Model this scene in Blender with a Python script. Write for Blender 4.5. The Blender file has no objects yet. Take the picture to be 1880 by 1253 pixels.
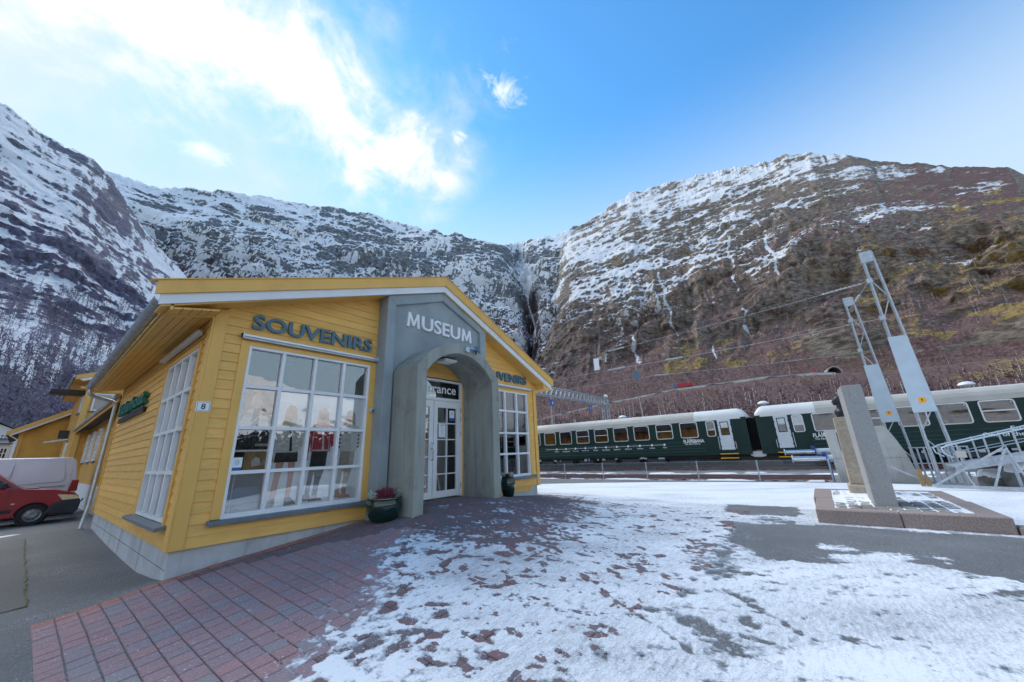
import bpy, bmesh, math, random
import numpy as np
from mathutils import Vector, Matrix

random.seed(7)
RNG = np.random.default_rng(7)
S = bpy.context.scene
COL = S.collection

# ------------------------------------------------------------------ camera, sky, sun, exposure
CAM = Vector((-1.4395, -7.1755, 1.0955))
F_ = Vector((0.75419177, 0.58926829, 0.28975448)).normalized()
YAW, PITCH, ROLL = math.radians(51.99862743), math.radians(16.84325793), math.radians(2.29888785)


def cam_matrix():
    cb, sb, cc, sc = math.cos(PITCH), math.sin(PITCH), math.cos(ROLL), math.sin(ROLL)
    rx = Matrix(((1, 0, 0), (0, cb, -sb), (0, sb, cb)))
    ry = Matrix(((cc, 0, sc), (0, 1, 0), (-sc, 0, cc)))
    m = rx @ ry
    ca, sa = math.cos(-YAW), math.sin(-YAW)
    m = Matrix(((ca, -sa, 0), (sa, ca, 0), (0, 0, 1))) @ m      # columns: right, forward, up
    r, f, u = m.col[0], m.col[1], m.col[2]
    return Matrix(((r.x, u.x, -f.x, CAM.x), (r.y, u.y, -f.y, CAM.y), (r.z, u.z, -f.z, CAM.z), (0, 0, 0, 1)))


cd = bpy.data.cameras.new('camera')
cd.sensor_width = 36
cd.lens = 13.0425
cd.clip_start = 0.05
cd.clip_end = 9000
cam = bpy.data.objects.new('camera', cd)
cam.matrix_world = cam_matrix()
COL.objects.link(cam)
S.camera = cam

SUN_AZ, SUN_EL = math.radians(76), math.radians(43)      # azimuth measured from +X towards +Y
SUN_STRENGTH, SUN_ANGLE, SKY_STRENGTH, EXPOSURE = 0.50, 60, 0.145, 3.02
sd = bpy.data.lights.new('sun', 'SUN')
sd.energy = SUN_STRENGTH
sd.angle = math.radians(SUN_ANGLE)
sd.color = (1.0, 0.96, 0.89)
sun = bpy.data.objects.new('sun', sd)
sdir = Vector((math.cos(SUN_AZ) * math.cos(SUN_EL), math.sin(SUN_AZ) * math.cos(SUN_EL), math.sin(SUN_EL)))
sun.rotation_euler = sdir.to_track_quat('Z', 'Y').to_euler()
sun.location = (0, 0, 40)
COL.objects.link(sun)

S.view_settings.view_transform = 'Standard'
S.view_settings.look = 'None'
S.view_settings.gamma = 1
S.view_settings.exposure = EXPOSURE
S.cycles.max_bounces = 8
S.cycles.transparent_max_bounces = 12


# ------------------------------------------------------------------ node helpers
class NT:
    def __init__(s, tree):
        s.t = tree

    def n(s, typ, **kw):
        nd = s.t.nodes.new(typ)
        ins = kw.pop('ins', {})
        for k, v in kw.items():
            setattr(nd, k, v)
        for k, v in ins.items():
            if hasattr(v, 'is_output') or isinstance(v, bpy.types.NodeSocket):
                s.t.links.new(v, nd.inputs[k])
            else:
                nd.inputs[k].default_value = v
        return nd

    def math(s, op, a, b=0.0, c=0.0, clamp=False):
        nd = s.n('ShaderNodeMath', operation=op, use_clamp=clamp)
        for i, v in enumerate((a, b, c)):
            if isinstance(v, bpy.types.NodeSocket):
                s.t.links.new(v, nd.inputs[i])
            else:
                nd.inputs[i].default_value = v
        return nd.outputs[0]

    def vmath(s, op, a, b=(0, 0, 0)):
        nd = s.n('ShaderNodeVectorMath', operation=op)
        for i, v in enumerate((a, b)):
            if isinstance(v, bpy.types.NodeSocket):
                s.t.links.new(v, nd.inputs[i])
            else:
                nd.inputs[i].default_value = v
        return nd.outputs['Value'] if op == 'DOT_PRODUCT' else nd.outputs[0]

    def mix(s, fac, a, b, blend='MIX'):
        nd = s.n('ShaderNodeMix', data_type='RGBA', blend_type=blend)
        for i, v in ((0, fac), (6, a), (7, b)):
            if isinstance(v, bpy.types.NodeSocket):
                s.t.links.new(v, nd.inputs[i])
            else:
                if i and len(v) == 3:
                    v = (*v, 1)
                nd.inputs[i].default_value = v
        return nd.outputs[2]

    def noise(s, vec, scale, detail=4, rough=0.55, dist=0.0, out='Fac'):
        nd = s.n('ShaderNodeTexNoise', ins={'Scale': scale, 'Detail': detail, 'Roughness': rough, 'Distortion': dist})
        if vec is not None:
            s.t.links.new(vec, nd.inputs['Vector'])
        return nd.outputs[out]

    def ramp(s, fac, a, b):
        nd = s.n('ShaderNodeMapRange', interpolation_type='SMOOTHSTEP', ins={'From Min': a, 'From Max': b})
        s.t.links.new(fac, nd.inputs['Value'])
        return nd.outputs[0]

    def map(s, vec, scale=(1, 1, 1), rot=(0, 0, 0)):
        nd = s.n('ShaderNodeMapping', ins={'Scale': scale, 'Rotation': rot})
        s.t.links.new(vec, nd.inputs['Vector'])
        return nd.outputs[0]

    def link(s, a, b):
        s.t.links.new(a, b)


# ------------------------------------------------------------------ sky
W = bpy.data.worlds.new('World')
S.world = W
W.use_nodes = True
W.node_tree.nodes.clear()
w = NT(W.node_tree)
sky = w.n('ShaderNodeTexSky', sky_type='NISHITA', sun_disc=False)
sky.sun_elevation = SUN_EL
sky.sun_rotation = math.pi / 2 - SUN_AZ
sky.altitude = 300
sky.air_density = 1.0
sky.dust_density = 0.15
sky.ozone_density = 2.2
D = w.n('ShaderNodeTexCoord').outputs['Generated']
cc_ = (0.0839, 0.6983, 0.7109)
ct1 = (0.9918, -0.1279, 0.0085)
ct2 = (0.0969, 0.7043, -0.7033)
dc = w.math('MAXIMUM', w.vmath('DOT_PRODUCT', D, cc_), 0.05)
px = w.math('DIVIDE', w.vmath('DOT_PRODUCT', D, ct1), dc)
py = w.math('DIVIDE', w.vmath('DOT_PRODUCT', D, ct2), dc)
front = w.ramp(w.vmath('DOT_PRODUCT', D, cc_), 0.1, 0.45)
pv = w.n('ShaderNodeCombineXYZ')
w.link(px, pv.inputs[0]); w.link(py, pv.inputs[1])
P2 = pv.outputs[0]
# the bright bank of cloud runs along a slanting line; its width tapers to the right
lx = w.math('ADD', w.math('MULTIPLY', px, 0.93), w.math('MULTIPLY', py, 0.37))
ly = w.math('SUBTRACT', w.math('MULTIPLY', py, 0.93), w.math('MULTIPLY', px, 0.37))
halfw = w.n('ShaderNodeMapRange', ins={'From Min': -0.3, 'From Max': 0.50, 'To Min': 0.22, 'To Max': 0.075})
w.link(lx, halfw.inputs['Value'])
halfw = halfw.outputs[0]
cen = w.math('ADD', w.math('MULTIPLY', lx, -0.34), -0.018)
dist = w.math('ABSOLUTE', w.math('SUBTRACT', ly, cen))
n1 = w.noise(w.map(P2, (1, 1.25, 1), (0, 0, -0.5)), 5.2, 10, 0.60, 0.5)
n2 = w.noise(P2, 17.0, 8, 0.6, 0.3)
edge = w.math('SUBTRACT', halfw, dist)
edge = w.math('ADD', edge, w.math('MULTIPLY', w.math('SUBTRACT', n1, 0.535), 0.55))
edge = w.math('ADD', edge, w.math('MULTIPLY', w.math('SUBTRACT', n2, 0.5), 0.20))
endf = w.math('SUBTRACT', 1.0, w.ramp(lx, 0.40, 0.56))
bank = w.math('MULTIPLY', w.ramp(edge, -0.03, 0.11), endf)
core = w.math('MULTIPLY', w.ramp(edge, 0.03, 0.19), endf)
# thin veil that pales the sky under the bank, towards the left
veil = w.math('MULTIPLY', w.ramp(w.math('SUBTRACT', w.math('MULTIPLY', ly, 1.0), w.math('MULTIPLY', lx, 0.30)), -0.12, 0.16),
              w.math('SUBTRACT', 1.0, w.ramp(lx, 0.10, 0.62)))
veil = w.math('MULTIPLY', veil, w.ramp(w.noise(P2, 2.4, 6, 0.55), 0.15, 0.72))


def puff(direction, size, thr, seed_scale, aniso=(1, 1, 1)):
    v = Vector(direction).normalized()
    a = v.cross(Vector((0, 0, 1))).normalized()
    b = v.cross(a)
    dd = w.math('MAXIMUM', w.vmath('DOT_PRODUCT', D, tuple(v)), 0.05)
    qx = w.math('DIVIDE', w.vmath('DOT_PRODUCT', D, tuple(a)), dd)
    qy = w.math('DIVIDE', w.vmath('DOT_PRODUCT', D, tuple(b)), dd)
    rr = w.math('SQRT', w.math('ADD', w.math('POWER', w.math('MULTIPLY', qx, aniso[0]), 2.0), w.math('POWER', w.math('MULTIPLY', qy, aniso[1]), 2.0)))
    nn = w.noise(D, seed_scale, 9, 0.62, 0.8)
    m = w.math('ADD', w.math('SUBTRACT', 1.0, w.math('DIVIDE', rr, size)), w.math('MULTIPLY', w.math('SUBTRACT', nn, 0.5), 3.2))
    m = w.ramp(m, thr, thr + 0.9)
    return w.math('MULTIPLY', m, w.ramp(w.vmath('DOT_PRODUCT', D, tuple(v)), 0.85, 0.95))


p1 = puff((0.4988, 0.3843, 0.7769), 0.060, 0.35, 16)
p2 = puff((0.4802, 0.5131, 0.7114), 0.030, 0.35, 22)
p3 = puff((0.455, 0.340, 0.824), 0.055, 0.75, 19)
p4 = puff((0.1036, 0.8091, 0.5784), 0.085, 0.40, 12, (0.75, 1.9))
puffs = w.math('MAXIMUM', w.math('MAXIMUM', p1, p2), w.math('MAXIMUM', w.math('MULTIPLY', p4, 0.85), w.math('MULTIPLY', p3, 0.4)))
skyc = sky.outputs[0]
# a deeper, cleaner blue: the air of a cold dry day
skyc = w.mix(1.0, skyc, (0.102, 0.205, 0.246), 'MULTIPLY')
skyc = w.mix(1.0, skyc, (0.53, 0.70, 0.89), 'DARKEN')
elev = w.n('ShaderNodeSeparateXYZ', ins={'Vector': D}).outputs[2]
# cold haze whitens the sky towards the skyline
skyc = w.mix(w.math('MULTIPLY', w.math('SUBTRACT', 1.0, w.ramp(elev, 0.40, 0.74)), 0.74), skyc, (0.65, 0.78, 0.90))
c1 = w.mix(w.math('MULTIPLY', veil, 0.58), skyc, (0.76, 0.83, 0.92))
thin = w.mix(core, (0.81, 0.89, 0.98), (1.34, 1.24, 1.08))
soft = w.math('MULTIPLY', w.ramp(w.math('ADD', edge, w.math('MULTIPLY', w.math('SUBTRACT', w.noise(P2, 3.1, 8, 0.6), 0.5), 0.45)), -0.17, 0.12), endf)
c1 = w.mix(w.math('MULTIPLY', w.math('MULTIPLY', soft, front), 0.40), c1, (0.86, 0.87, 0.90))
c2 = w.mix(w.math('MULTIPLY', w.math('MULTIPLY', bank, front), 0.93), c1, thin)
c3 = w.mix(w.math('MULTIPLY', puffs, 0.75), c2, (1.04, 1.07, 1.10))
bg = w.n('ShaderNodeBackground', ins={'Color': c3, 'Strength': SKY_STRENGTH})
wo = w.n('ShaderNodeOutputWorld')
w.link(bg.outputs[0], wo.inputs['Surface'])


# ------------------------------------------------------------------ materials
M = {}


def new_mat(name):
    m = bpy.data.materials.new(name)
    m.use_nodes = True
    m.node_tree.nodes.clear()
    t = NT(m.node_tree)
    out = t.n('ShaderNodeOutputMaterial')
    M[name] = m
    return m, t, out


def pm(name, col, var=0.15, scale=3.0, rough=0.6, bump=0.0, bscale=40.0, metal=0.0, rand=0.0, stain=None, stretch=(1, 1, 1),
       detail=5, coat=0.0, spec=0.5, streak=0.0):
    """painted / stone / metal surface: base colour broken up by noise, optional per-object variation, stains and bump"""
    m, t, out = new_mat(name)
    tc = t.n('ShaderNodeNewGeometry').outputs['Position']
    v = t.map(tc, stretch)
    n1 = t.noise(v, scale, detail, 0.6)
    dark = tuple(c * (1 - var) for c in col)
    lite = tuple(min(1, c * (1 + var)) for c in col)
    c = t.mix(t.ramp(n1, 0.3, 0.7), dark, lite)
    if rand:
        oi = t.n('ShaderNodeObjectInfo').outputs['Random']
        c = t.mix(1.0, c, t.mix(oi, (1 - rand,) * 3, (1 + rand,) * 3), 'MULTIPLY')
    if stain:
        sc, amt, scol = stain
        ns = t.noise(tc, sc, 7, 0.65, 0.6)
        c = t.mix(t.math('MULTIPLY', t.ramp(ns, 0.52, 0.75), amt), c, scol)
    if streak:
        # run-off stains
        nv = t.noise(t.map(tc, (5.5, 5.5, 0.35)), 1.6, 5, 0.65)
        c = t.mix(t.math('MULTIPLY', t.ramp(nv, 0.50, 0.72), streak), c, tuple(q * .42 for q in col))
    b = t.n('ShaderNodeBsdfPrincipled', ins={'Base Color': c, 'Metallic': metal})
    nr = t.noise(tc, scale * 3, 4)
    t.link(t.math('ADD', rough - 0.08, t.math('MULTIPLY', nr, 0.16)), b.inputs['Roughness'])
    b.inputs['Specular IOR Level'].default_value = spec
    if coat:
        b.inputs['Coat Weight'].default_value = coat
        b.inputs['Coat Roughness'].default_value = 0.05
    if bump:
        nb = t.noise(v, bscale, 6, 0.65)
        bn = t.n('ShaderNodeBump', ins={'Strength': 0.6, 'Distance': bump})
        t.link(nb, bn.inputs['Height'])
        t.link(bn.outputs[0], b.inputs['Normal'])
    t.link(b.outputs[0], out.inputs[0])
    return m


YEL = (0.80, 0.468, 0.122)
pm('yellow_paint', YEL, 0.07, 2.5, 0.55, 0.0012, 60, rand=0.07, stain=(1.6, 0.16, (0.45, 0.22, 0.04)), stretch=(1, 1, 6))
pm('yellow_board', (0.79, 0.458, 0.116), 0.05, 2.0, 0.55, 0.001, 50, rand=0.03, stain=(2.5, 0.18, (0.40, 0.2, 0.05)), stretch=(1, 1, 0.4))
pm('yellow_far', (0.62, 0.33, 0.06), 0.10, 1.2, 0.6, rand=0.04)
pm('white_paint', (0.80, 0.81, 0.82), 0.04, 2, 0.42, rand=0.02)
pm('white_barge', (0.78, 0.80, 0.83), 0.05, 1.2, 0.5, stain=(2.5, 0.12, (0.5, 0.48, 0.44)))
pm('sill_slate', (0.15, 0.185, 0.22), 0.15, 5, 0.5, 0.001, 80, stain=(6, 0.3, (0.25, 0.28, 0.3)))
pm('foundation_concrete', (0.50, 0.52, 0.54), 0.12, 2.2, 0.85, 0.004, 30, stain=(1.4, 0.45, (0.25, 0.26, 0.26)), streak=.4)
pm('portal_plaster', (0.31, 0.355, 0.37), 0.10, 1.6, 0.85, 0.003, 26, stain=(1.1, 0.4, (0.22, 0.245, 0.235)))
pm('porch_concrete', (0.32, 0.335, 0.30), 0.14, 1.8, 0.85, 0.004, 22, stain=(1.6, 0.6, (0.13, 0.135, 0.105)), stretch=(1, 1, 0.35), streak=.55)
pm('roof_felt', (0.08, 0.085, 0.09), 0.2, 3, 0.85, 0.004, 40)
pm('zinc', (0.42, 0.46, 0.50), 0.12, 6, 0.38, metal=0.75, stain=(5, 0.35, (0.25, 0.27, 0.3)))
pm('galvanised', (0.42, 0.47, 0.52), 0.14, 9, 0.42, metal=0.55, stain=(7, 0.3, (0.30, 0.34, 0.37)))
pm('sheet_metal', (0.50, 0.60, 0.68), 0.05, 2, 0.42, metal=0.25)
pm('letter_blue', (0.07, 0.16, 0.23), 0.08, 6, 0.45)
pm('letter_white', (0.86, 0.87, 0.88), 0.02, 6, 0.4)
pm('letter_green', (0.01, 0.16, 0.12), 0.1, 6, 0.4)
pm('letter_dark', (0.012, 0.02, 0.035), 0.1, 6, 0.4)
pm('black', (0.015, 0.015, 0.017), 0.2, 5, 0.5)
pm('black_plastic', (0.025, 0.028, 0.032), 0.15, 6, 0.5)
pm('rubber', (0.02, 0.02, 0.021), 0.2, 12, 0.85)
pm('glazed_green', (0.003, 0.024, 0.018), 0.35, 5, 0.10, coat=0.5, stain=(3, 0.4, (0.006, 0.045, 0.03)))
pm('soil', (0.04, 0.03, 0.022), 0.3, 30, 0.95)
pm('heather', (0.20, 0.035, 0.06), 0.45, 60, 0.8)
pm('frost_leaf', (0.50, 0.57, 0.52), 0.3, 60, 0.8)
pm('granite', (0.34, 0.345, 0.345), 0.22, 60, 0.75, 0.002, 70, detail=8, stain=(2.0, 0.3, (0.24, 0.24, 0.24)), streak=.3)
pm('granite_red', (0.30, 0.235, 0.21), 0.28, 45, 0.75, 0.004, 40, detail=8, stain=(2.0, 0.35, (0.19, 0.17, 0.165)))
pm('sandstone', (0.40, 0.335, 0.26), 0.16, 14, 0.85, 0.004, 30, detail=7, stain=(3, 0.35, (0.30, 0.25, 0.20)))
pm('engraving', (0.11, 0.10, 0.09), 0.1, 20, 0.9)
pm('bronze', (0.045, 0.05, 0.058), 0.35, 9, 0.42, metal=0.7)
pm('buffer_concrete', (0.45, 0.455, 0.44), 0.12, 1.6, 0.9, 0.003, 20, stain=(1.1, 0.35, (0.30, 0.31, 0.30)), streak=.4)
pm('blue_steel', (0.02, 0.08, 0.32), 0.12, 5, 0.4)
pm('steel', (0.62, 0.64, 0.66), 0.08, 8, 0.2, metal=0.9)
pm('rust', (0.17, 0.062, 0.045), 0.3, 7, 0.8, 0.002, 40)
pm('sleeper_wood', (0.115, 0.065, 0.052), 0.3, 6, 0.9)
pm('train_green', (0.0045, 0.029, 0.025), 0.15, 1.6, 0.38, stain=(1.3, 0.3, (0.008, 0.028, 0.028)), spec=.3)
pm('train_rib', (0.008, 0.05, 0.052), 0.1, 2, 0.35)
pm('train_roof', (0.52, 0.505, 0.46), 0.08, 0.8, 0.55, stain=(0.9, 0.25, (0.55, 0.52, 0.46)))
pm('train_roof_end', (0.70, 0.71, 0.70), 0.05, 0.8, 0.5, stain=(0.9, 0.2, (0.62, 0.58, 0.5)))
pm('train_under', (0.016, 0.017, 0.019), 0.3, 3, 0.8)
pm('train_box', (0.045, 0.05, 0.058), 0.2, 3, 0.7)
pm('door_white', (0.62, 0.67, 0.72), 0.04, 3, 0.45)
pm('aluminium', (0.66, 0.69, 0.72), 0.05, 5, 0.35, metal=0.5)
pm('seat_red', (0.22, 0.035, 0.02), 0.35, 2.5, 0.8)
pm('wood_panel', (0.19, 0.085, 0.06), 0.45, 1.1, 0.6, stain=(1.0, .6, (.10, .035, .03)))
pm('safety_yellow', (0.80, 0.42, 0.02), 0.06, 5, 0.5)
pm('sign_orange', (0.95, 0.42, 0.01), 0.03, 5, 0.4)
pm('sign_blue', (0.015, 0.10, 0.42), 0.05, 4, 0.4)
pm('sign_white', (0.80, 0.83, 0.86), 0.02, 4, 0.4)
pm('car_red', (0.30, 0.012, 0.022), 0.06, 1.5, 0.30, coat=0.35, stain=(2.2, 0.25, (0.22, 0.03, 0.035)))
pm('van_white', (0.70, 0.71, 0.75), 0.03, 1.2, 0.30, coat=0.25, stain=(1.6, 0.2, (0.50, 0.52, 0.58)))
pm('bumper_grey', (0.022, 0.027, 0.036), 0.15, 6, 0.6)
pm('car_seam', (0.16, 0.02, 0.03), 0.1, 6, 0.6)
pm('van_seam', (0.33, 0.36, 0.42), 0.1, 6, 0.6)
pm('hubcap', (0.24, 0.25, 0.26), 0.15, 12, 0.45, metal=0.6)
pm('lens_red', (0.35, 0.006, 0.012), 0.1, 20, 0.2, coat=0.5)
pm('lens_amber', (0.80, 0.62, 0.36), 0.15, 20, 0.15, coat=0.8)
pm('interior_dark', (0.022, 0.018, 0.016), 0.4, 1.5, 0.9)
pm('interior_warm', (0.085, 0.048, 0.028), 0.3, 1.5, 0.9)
pm('interior_floor', (0.10, 0.08, 0.065), 0.2, 2, 0.6)
pm('shelf_wood', (0.34, 0.21, 0.11), 0.2, 6, 0.7)
pm('goods_red', (0.42, 0.03, 0.025), 0.3, 12, 0.6)
pm('goods_blue', (0.03, 0.10, 0.30), 0.3, 12, 0.6)
pm('goods_white', (0.66, 0.68, 0.68), 0.2, 12, 0.5)
pm('goods_grey', (0.16, 0.19, 0.19), 0.4, 12, 0.6)
pm('poster_white', (0.86, 0.91, 0.93), 0.02, 1, 0.6)
pm('print_skin', (0.62, 0.36, 0.26), 0.05, 8, 0.6)
pm('print_blond', (0.66, 0.42, 0.17), 0.2, 25, 0.6, stretch=(3, 3, 0.4))
pm('print_cream', (0.62, 0.62, 0.58), 0.10, 20, 0.6)
pm('print_black', (0.022, 0.02, 0.026), 0.3, 12, 0.6)
pm('print_red', (0.45, 0.025, 0.055), 0.15, 20, 0.6)
pm('print_beige', (0.42, 0.37, 0.30), 0.12, 20, 0.6)
pm('print_grey', (0.20, 0.22, 0.23), 0.15, 20, 0.6)
pm('print_autumn', (0.20, 0.11, 0.02), 0.85, 9, 0.6, stain=(11, 0.8, (0.42, 0.26, 0.07)))
pm('print_orange', (0.34, 0.21, 0.09), 0.2, 5, 0.6)
pm('curtain_blue', (0.10, 0.17, 0.30), 0.15, 5, 0.8)
pm('rock_grey', (0.17, 0.175, 0.17), 0.35, 3, 0.9, 0.03, 6, stain=(2, 0.4, (0.10, 0.105, 0.09)))
pm('birch_bark', (0.66, 0.63, 0.60), 0.35, 4, 0.9, stretch=(1, 1, 0.5), rand=0.25)
pm('birch_twig', (0.115, 0.072, 0.072), 0.35, 0.6, 0.95, rand=0.2)
pm('brush_twig', (0.20, 0.128, 0.128), 0.5, 0.03, 0.95, stain=(0.02, 0.5, (0.20, 0.16, 0.12)))
pm('brush_stem', (0.25, 0.19, 0.185), 0.75, 0.35, 0.95)
pm('shaded_twig', (0.20, 0.18, 0.24), 0.5, 0.03, 0.95)  # bluish twin of the brush twigs, blue shade put into its colour
pm('conifer', (0.018, 0.035, 0.022), 0.4, 1.5, 0.95)
pm('road_asphalt', (0.10, 0.105, 0.11), 0.1, 0.5, 0.9)
pm('road_gravel', (0.21, 0.215, 0.205), 0.3, 0.12, 0.95, stain=(0.06, 0.5, (0.16, 0.115, 0.06)))
pm('tunnel_concrete', (0.38, 0.36, 0.33), 0.12, 0.5, 0.9)
pm('truck_red', (0.52, 0.025, 0.03), 0.08, 0.6, 0.5)
pm('truck_blue', (0.04, 0.18, 0.42), 0.08, 0.6, 0.4)
pm('house_white', (0.72, 0.73, 0.74), 0.05, 1, 0.6)
pm('house_roof', (0.12, 0.13, 0.145), 0.2, 1, 0.8)
pm('insulator', (0.40, 0.42, 0.42), 0.2, 5, 0.3)
pm('moss', (0.13, 0.13, 0.07), 0.4, 12, 0.95)
pm('slab_grey', (0.20, 0.19, 0.175), 0.22, 5, 0.9, 0.003, 30, rand=0.12)


def glass_mat(name, refl, tint=(1, 1, 1), rough=0.0):
    m, t, out = new_mat(name)
    tr = t.n('ShaderNodeBsdfTransparent', ins={'Color': (*tint, 1)})
    gl = t.n('ShaderNodeBsdfGlossy', ins={'Roughness': rough, 'Color': (0.96, 0.97, 1, 1)})
    # very slight waviness of the float glass
    pos = t.n('ShaderNodeNewGeometry').outputs['Position']
    bn = t.n('ShaderNodeBump', ins={'Strength': 0.04, 'Distance': 0.004})
    t.link(t.noise(pos, 2.2, 2), bn.inputs['Height'])
    t.link(bn.outputs[0], gl.inputs['Normal'])
    fr = t.n('ShaderNodeFresnel', ins={'IOR': 1.5}).outputs[0]
    fac = t.math('ADD', refl, t.math('MULTIPLY', fr, 1.0), clamp=True)
    mx = t.n('ShaderNodeMixShader')
    t.link(fac, mx.inputs[0]); t.link(tr.outputs[0], mx.inputs[1]); t.link(gl.outputs[0], mx.inputs[2])
    t.link(mx.outputs[0], out.inputs[0])
    return m


glass_mat('shop_glass', 0.12)
glass_mat('door_glass', 0.08)
glass_mat('train_glass', 0.10, (0.86, 0.9, 0.9))
glass_mat('car_glass', 0.10, (0.25, 0.33, 0.32), 0.02)


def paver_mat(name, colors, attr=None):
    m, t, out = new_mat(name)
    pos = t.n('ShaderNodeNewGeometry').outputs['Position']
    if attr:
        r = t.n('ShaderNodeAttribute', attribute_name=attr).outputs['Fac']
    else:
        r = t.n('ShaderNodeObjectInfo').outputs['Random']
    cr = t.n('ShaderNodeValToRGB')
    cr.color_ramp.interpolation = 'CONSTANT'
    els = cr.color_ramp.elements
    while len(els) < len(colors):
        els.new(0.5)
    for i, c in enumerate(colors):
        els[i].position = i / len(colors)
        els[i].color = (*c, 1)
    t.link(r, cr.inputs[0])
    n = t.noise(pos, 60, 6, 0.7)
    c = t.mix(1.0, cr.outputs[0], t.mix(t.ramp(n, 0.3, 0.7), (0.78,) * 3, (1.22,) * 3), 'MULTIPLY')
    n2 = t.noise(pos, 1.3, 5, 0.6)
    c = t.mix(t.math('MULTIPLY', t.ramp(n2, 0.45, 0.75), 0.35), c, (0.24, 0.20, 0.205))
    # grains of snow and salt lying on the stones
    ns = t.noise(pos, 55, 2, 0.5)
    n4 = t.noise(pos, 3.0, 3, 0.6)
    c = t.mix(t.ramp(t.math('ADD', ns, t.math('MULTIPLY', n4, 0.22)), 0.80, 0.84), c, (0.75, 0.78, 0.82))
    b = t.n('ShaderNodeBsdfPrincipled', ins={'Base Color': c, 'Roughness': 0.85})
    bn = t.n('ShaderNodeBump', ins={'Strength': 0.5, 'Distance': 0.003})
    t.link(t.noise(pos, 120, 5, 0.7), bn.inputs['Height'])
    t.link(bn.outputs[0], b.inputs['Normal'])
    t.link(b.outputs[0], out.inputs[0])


PAVC = [(0.311, 0.198, 0.212), (0.334, 0.212, 0.224), (0.285, 0.220, 0.242), (0.329, 0.202, 0.212), (0.265, 0.230, 0.255),
        (0.311, 0.208, 0.224), (0.354, 0.209, 0.216), (0.293, 0.209, 0.232), (0.317, 0.208, 0.219), (0.274, 0.234, 0.249)]
paver_mat('paver_mix', PAVC)
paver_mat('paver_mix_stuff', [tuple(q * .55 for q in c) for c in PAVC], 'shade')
paver_mat('paver_red', [(0.46, 0.17, 0.125), (0.40, 0.17, 0.135), (0.48, 0.19, 0.14), (0.36, 0.17, 0.145)])


def asphalt_mat(name, a, b_, grain=1.0):
    m, t, out = new_mat(name)
    pos = t.n('ShaderNodeNewGeometry').outputs['Position']
    n0 = t.noise(pos, 0.7, 5, 0.6)
    c = t.mix(t.ramp(n0, 0.35, 0.7), a, b_)
    g = t.noise(pos, 110, 3, 0.75)
    c = t.mix(t.math('MULTIPLY', t.ramp(g, 0.52, 0.66), 0.75 * grain), c, (0.34, 0.35, 0.36))
    g2 = t.noise(pos, 34, 4, 0.75)
    c = t.mix(t.math('MULTIPLY', t.ramp(g2, 0.54, 0.66), 0.7 * grain), c, (0.04, 0.042, 0.046))
    g3 = t.noise(pos, 48, 4, 0.75)
    n5 = t.noise(pos, 1.1, 5, 0.6)
    if grain >= 1:
        c = t.mix(t.ramp(t.math('ADD', g3, t.math('MULTIPLY', t.math('SUBTRACT', n5, 0.5), 0.35)), 0.60, 0.72), c, (0.62, 0.65, 0.69))
    b = t.n('ShaderNodeBsdfPrincipled', ins={'Base Color': c, 'Roughness': 0.82})
    bn = t.n('ShaderNodeBump', ins={'Strength': 0.9, 'Distance': 0.010})
    t.link(t.math('ADD', t.noise(pos, 70, 4, 0.75), t.math('MULTIPLY', t.noise(pos, 22, 3, 0.6), 0.6)), bn.inputs['Height'])
    t.link(bn.outputs[0], b.inputs['Normal'])
    t.link(b.outputs[0], out.inputs[0])


asphalt_mat('asphalt', (0.115, 0.122, 0.128), (0.16, 0.165, 0.17))
asphalt_mat('asphalt_old', (0.115, 0.112, 0.108), (0.14, 0.136, 0.132), 0.9)
asphalt_mat('ballast_stone', (0.16, 0.16, 0.165), (0.26, 0.265, 0.27), 1.0)


def snow_mat():
    m, t, out = new_mat('snow')
    pos = t.n('ShaderNodeNewGeometry').outputs['Position']
    th = t.n('ShaderNodeAttribute', attribute_name='thick').outputs['Fac']
    sp = t.noise(pos, 62, 6, 0.8)
    st = t.noise(t.map(pos, (1.2, 4.5, 1), (0, 0, math.radians(-24))), 6, 7, 0.65)
    x = t.math('ADD', t.math('MULTIPLY', th, 1.0), t.math('MULTIPLY', t.math('SUBTRACT', sp, 0.5), 1.7))
    x = t.math('ADD', x, t.math('MULTIPLY', t.math('SUBTRACT', st, 0.5), 1.0))
    k = t.ramp(x, -0.18, 0.74)
    c = t.mix(k, (0.25, 0.275, 0.31), (0.80, 0.83, 0.865))
    b = t.n('ShaderNodeBsdfPrincipled', ins={'Base Color': c, 'Roughness': 0.75})
    bn = t.n('ShaderNodeBump', ins={'Strength': 0.5, 'Distance': 0.006})
    t.link(t.math('ADD', t.noise(pos, 24, 6, 0.65), t.math('MULTIPLY', sp, 0.4)), bn.inputs['Height'])
    t.link(bn.outputs[0], b.inputs['Normal'])
    t.link(b.outputs[0], out.inputs[0])


snow_mat()
pm('snow_heap', (0.84, 0.86, 0.88), 0.03, 4, 0.7, 0.02, 9)


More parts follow.
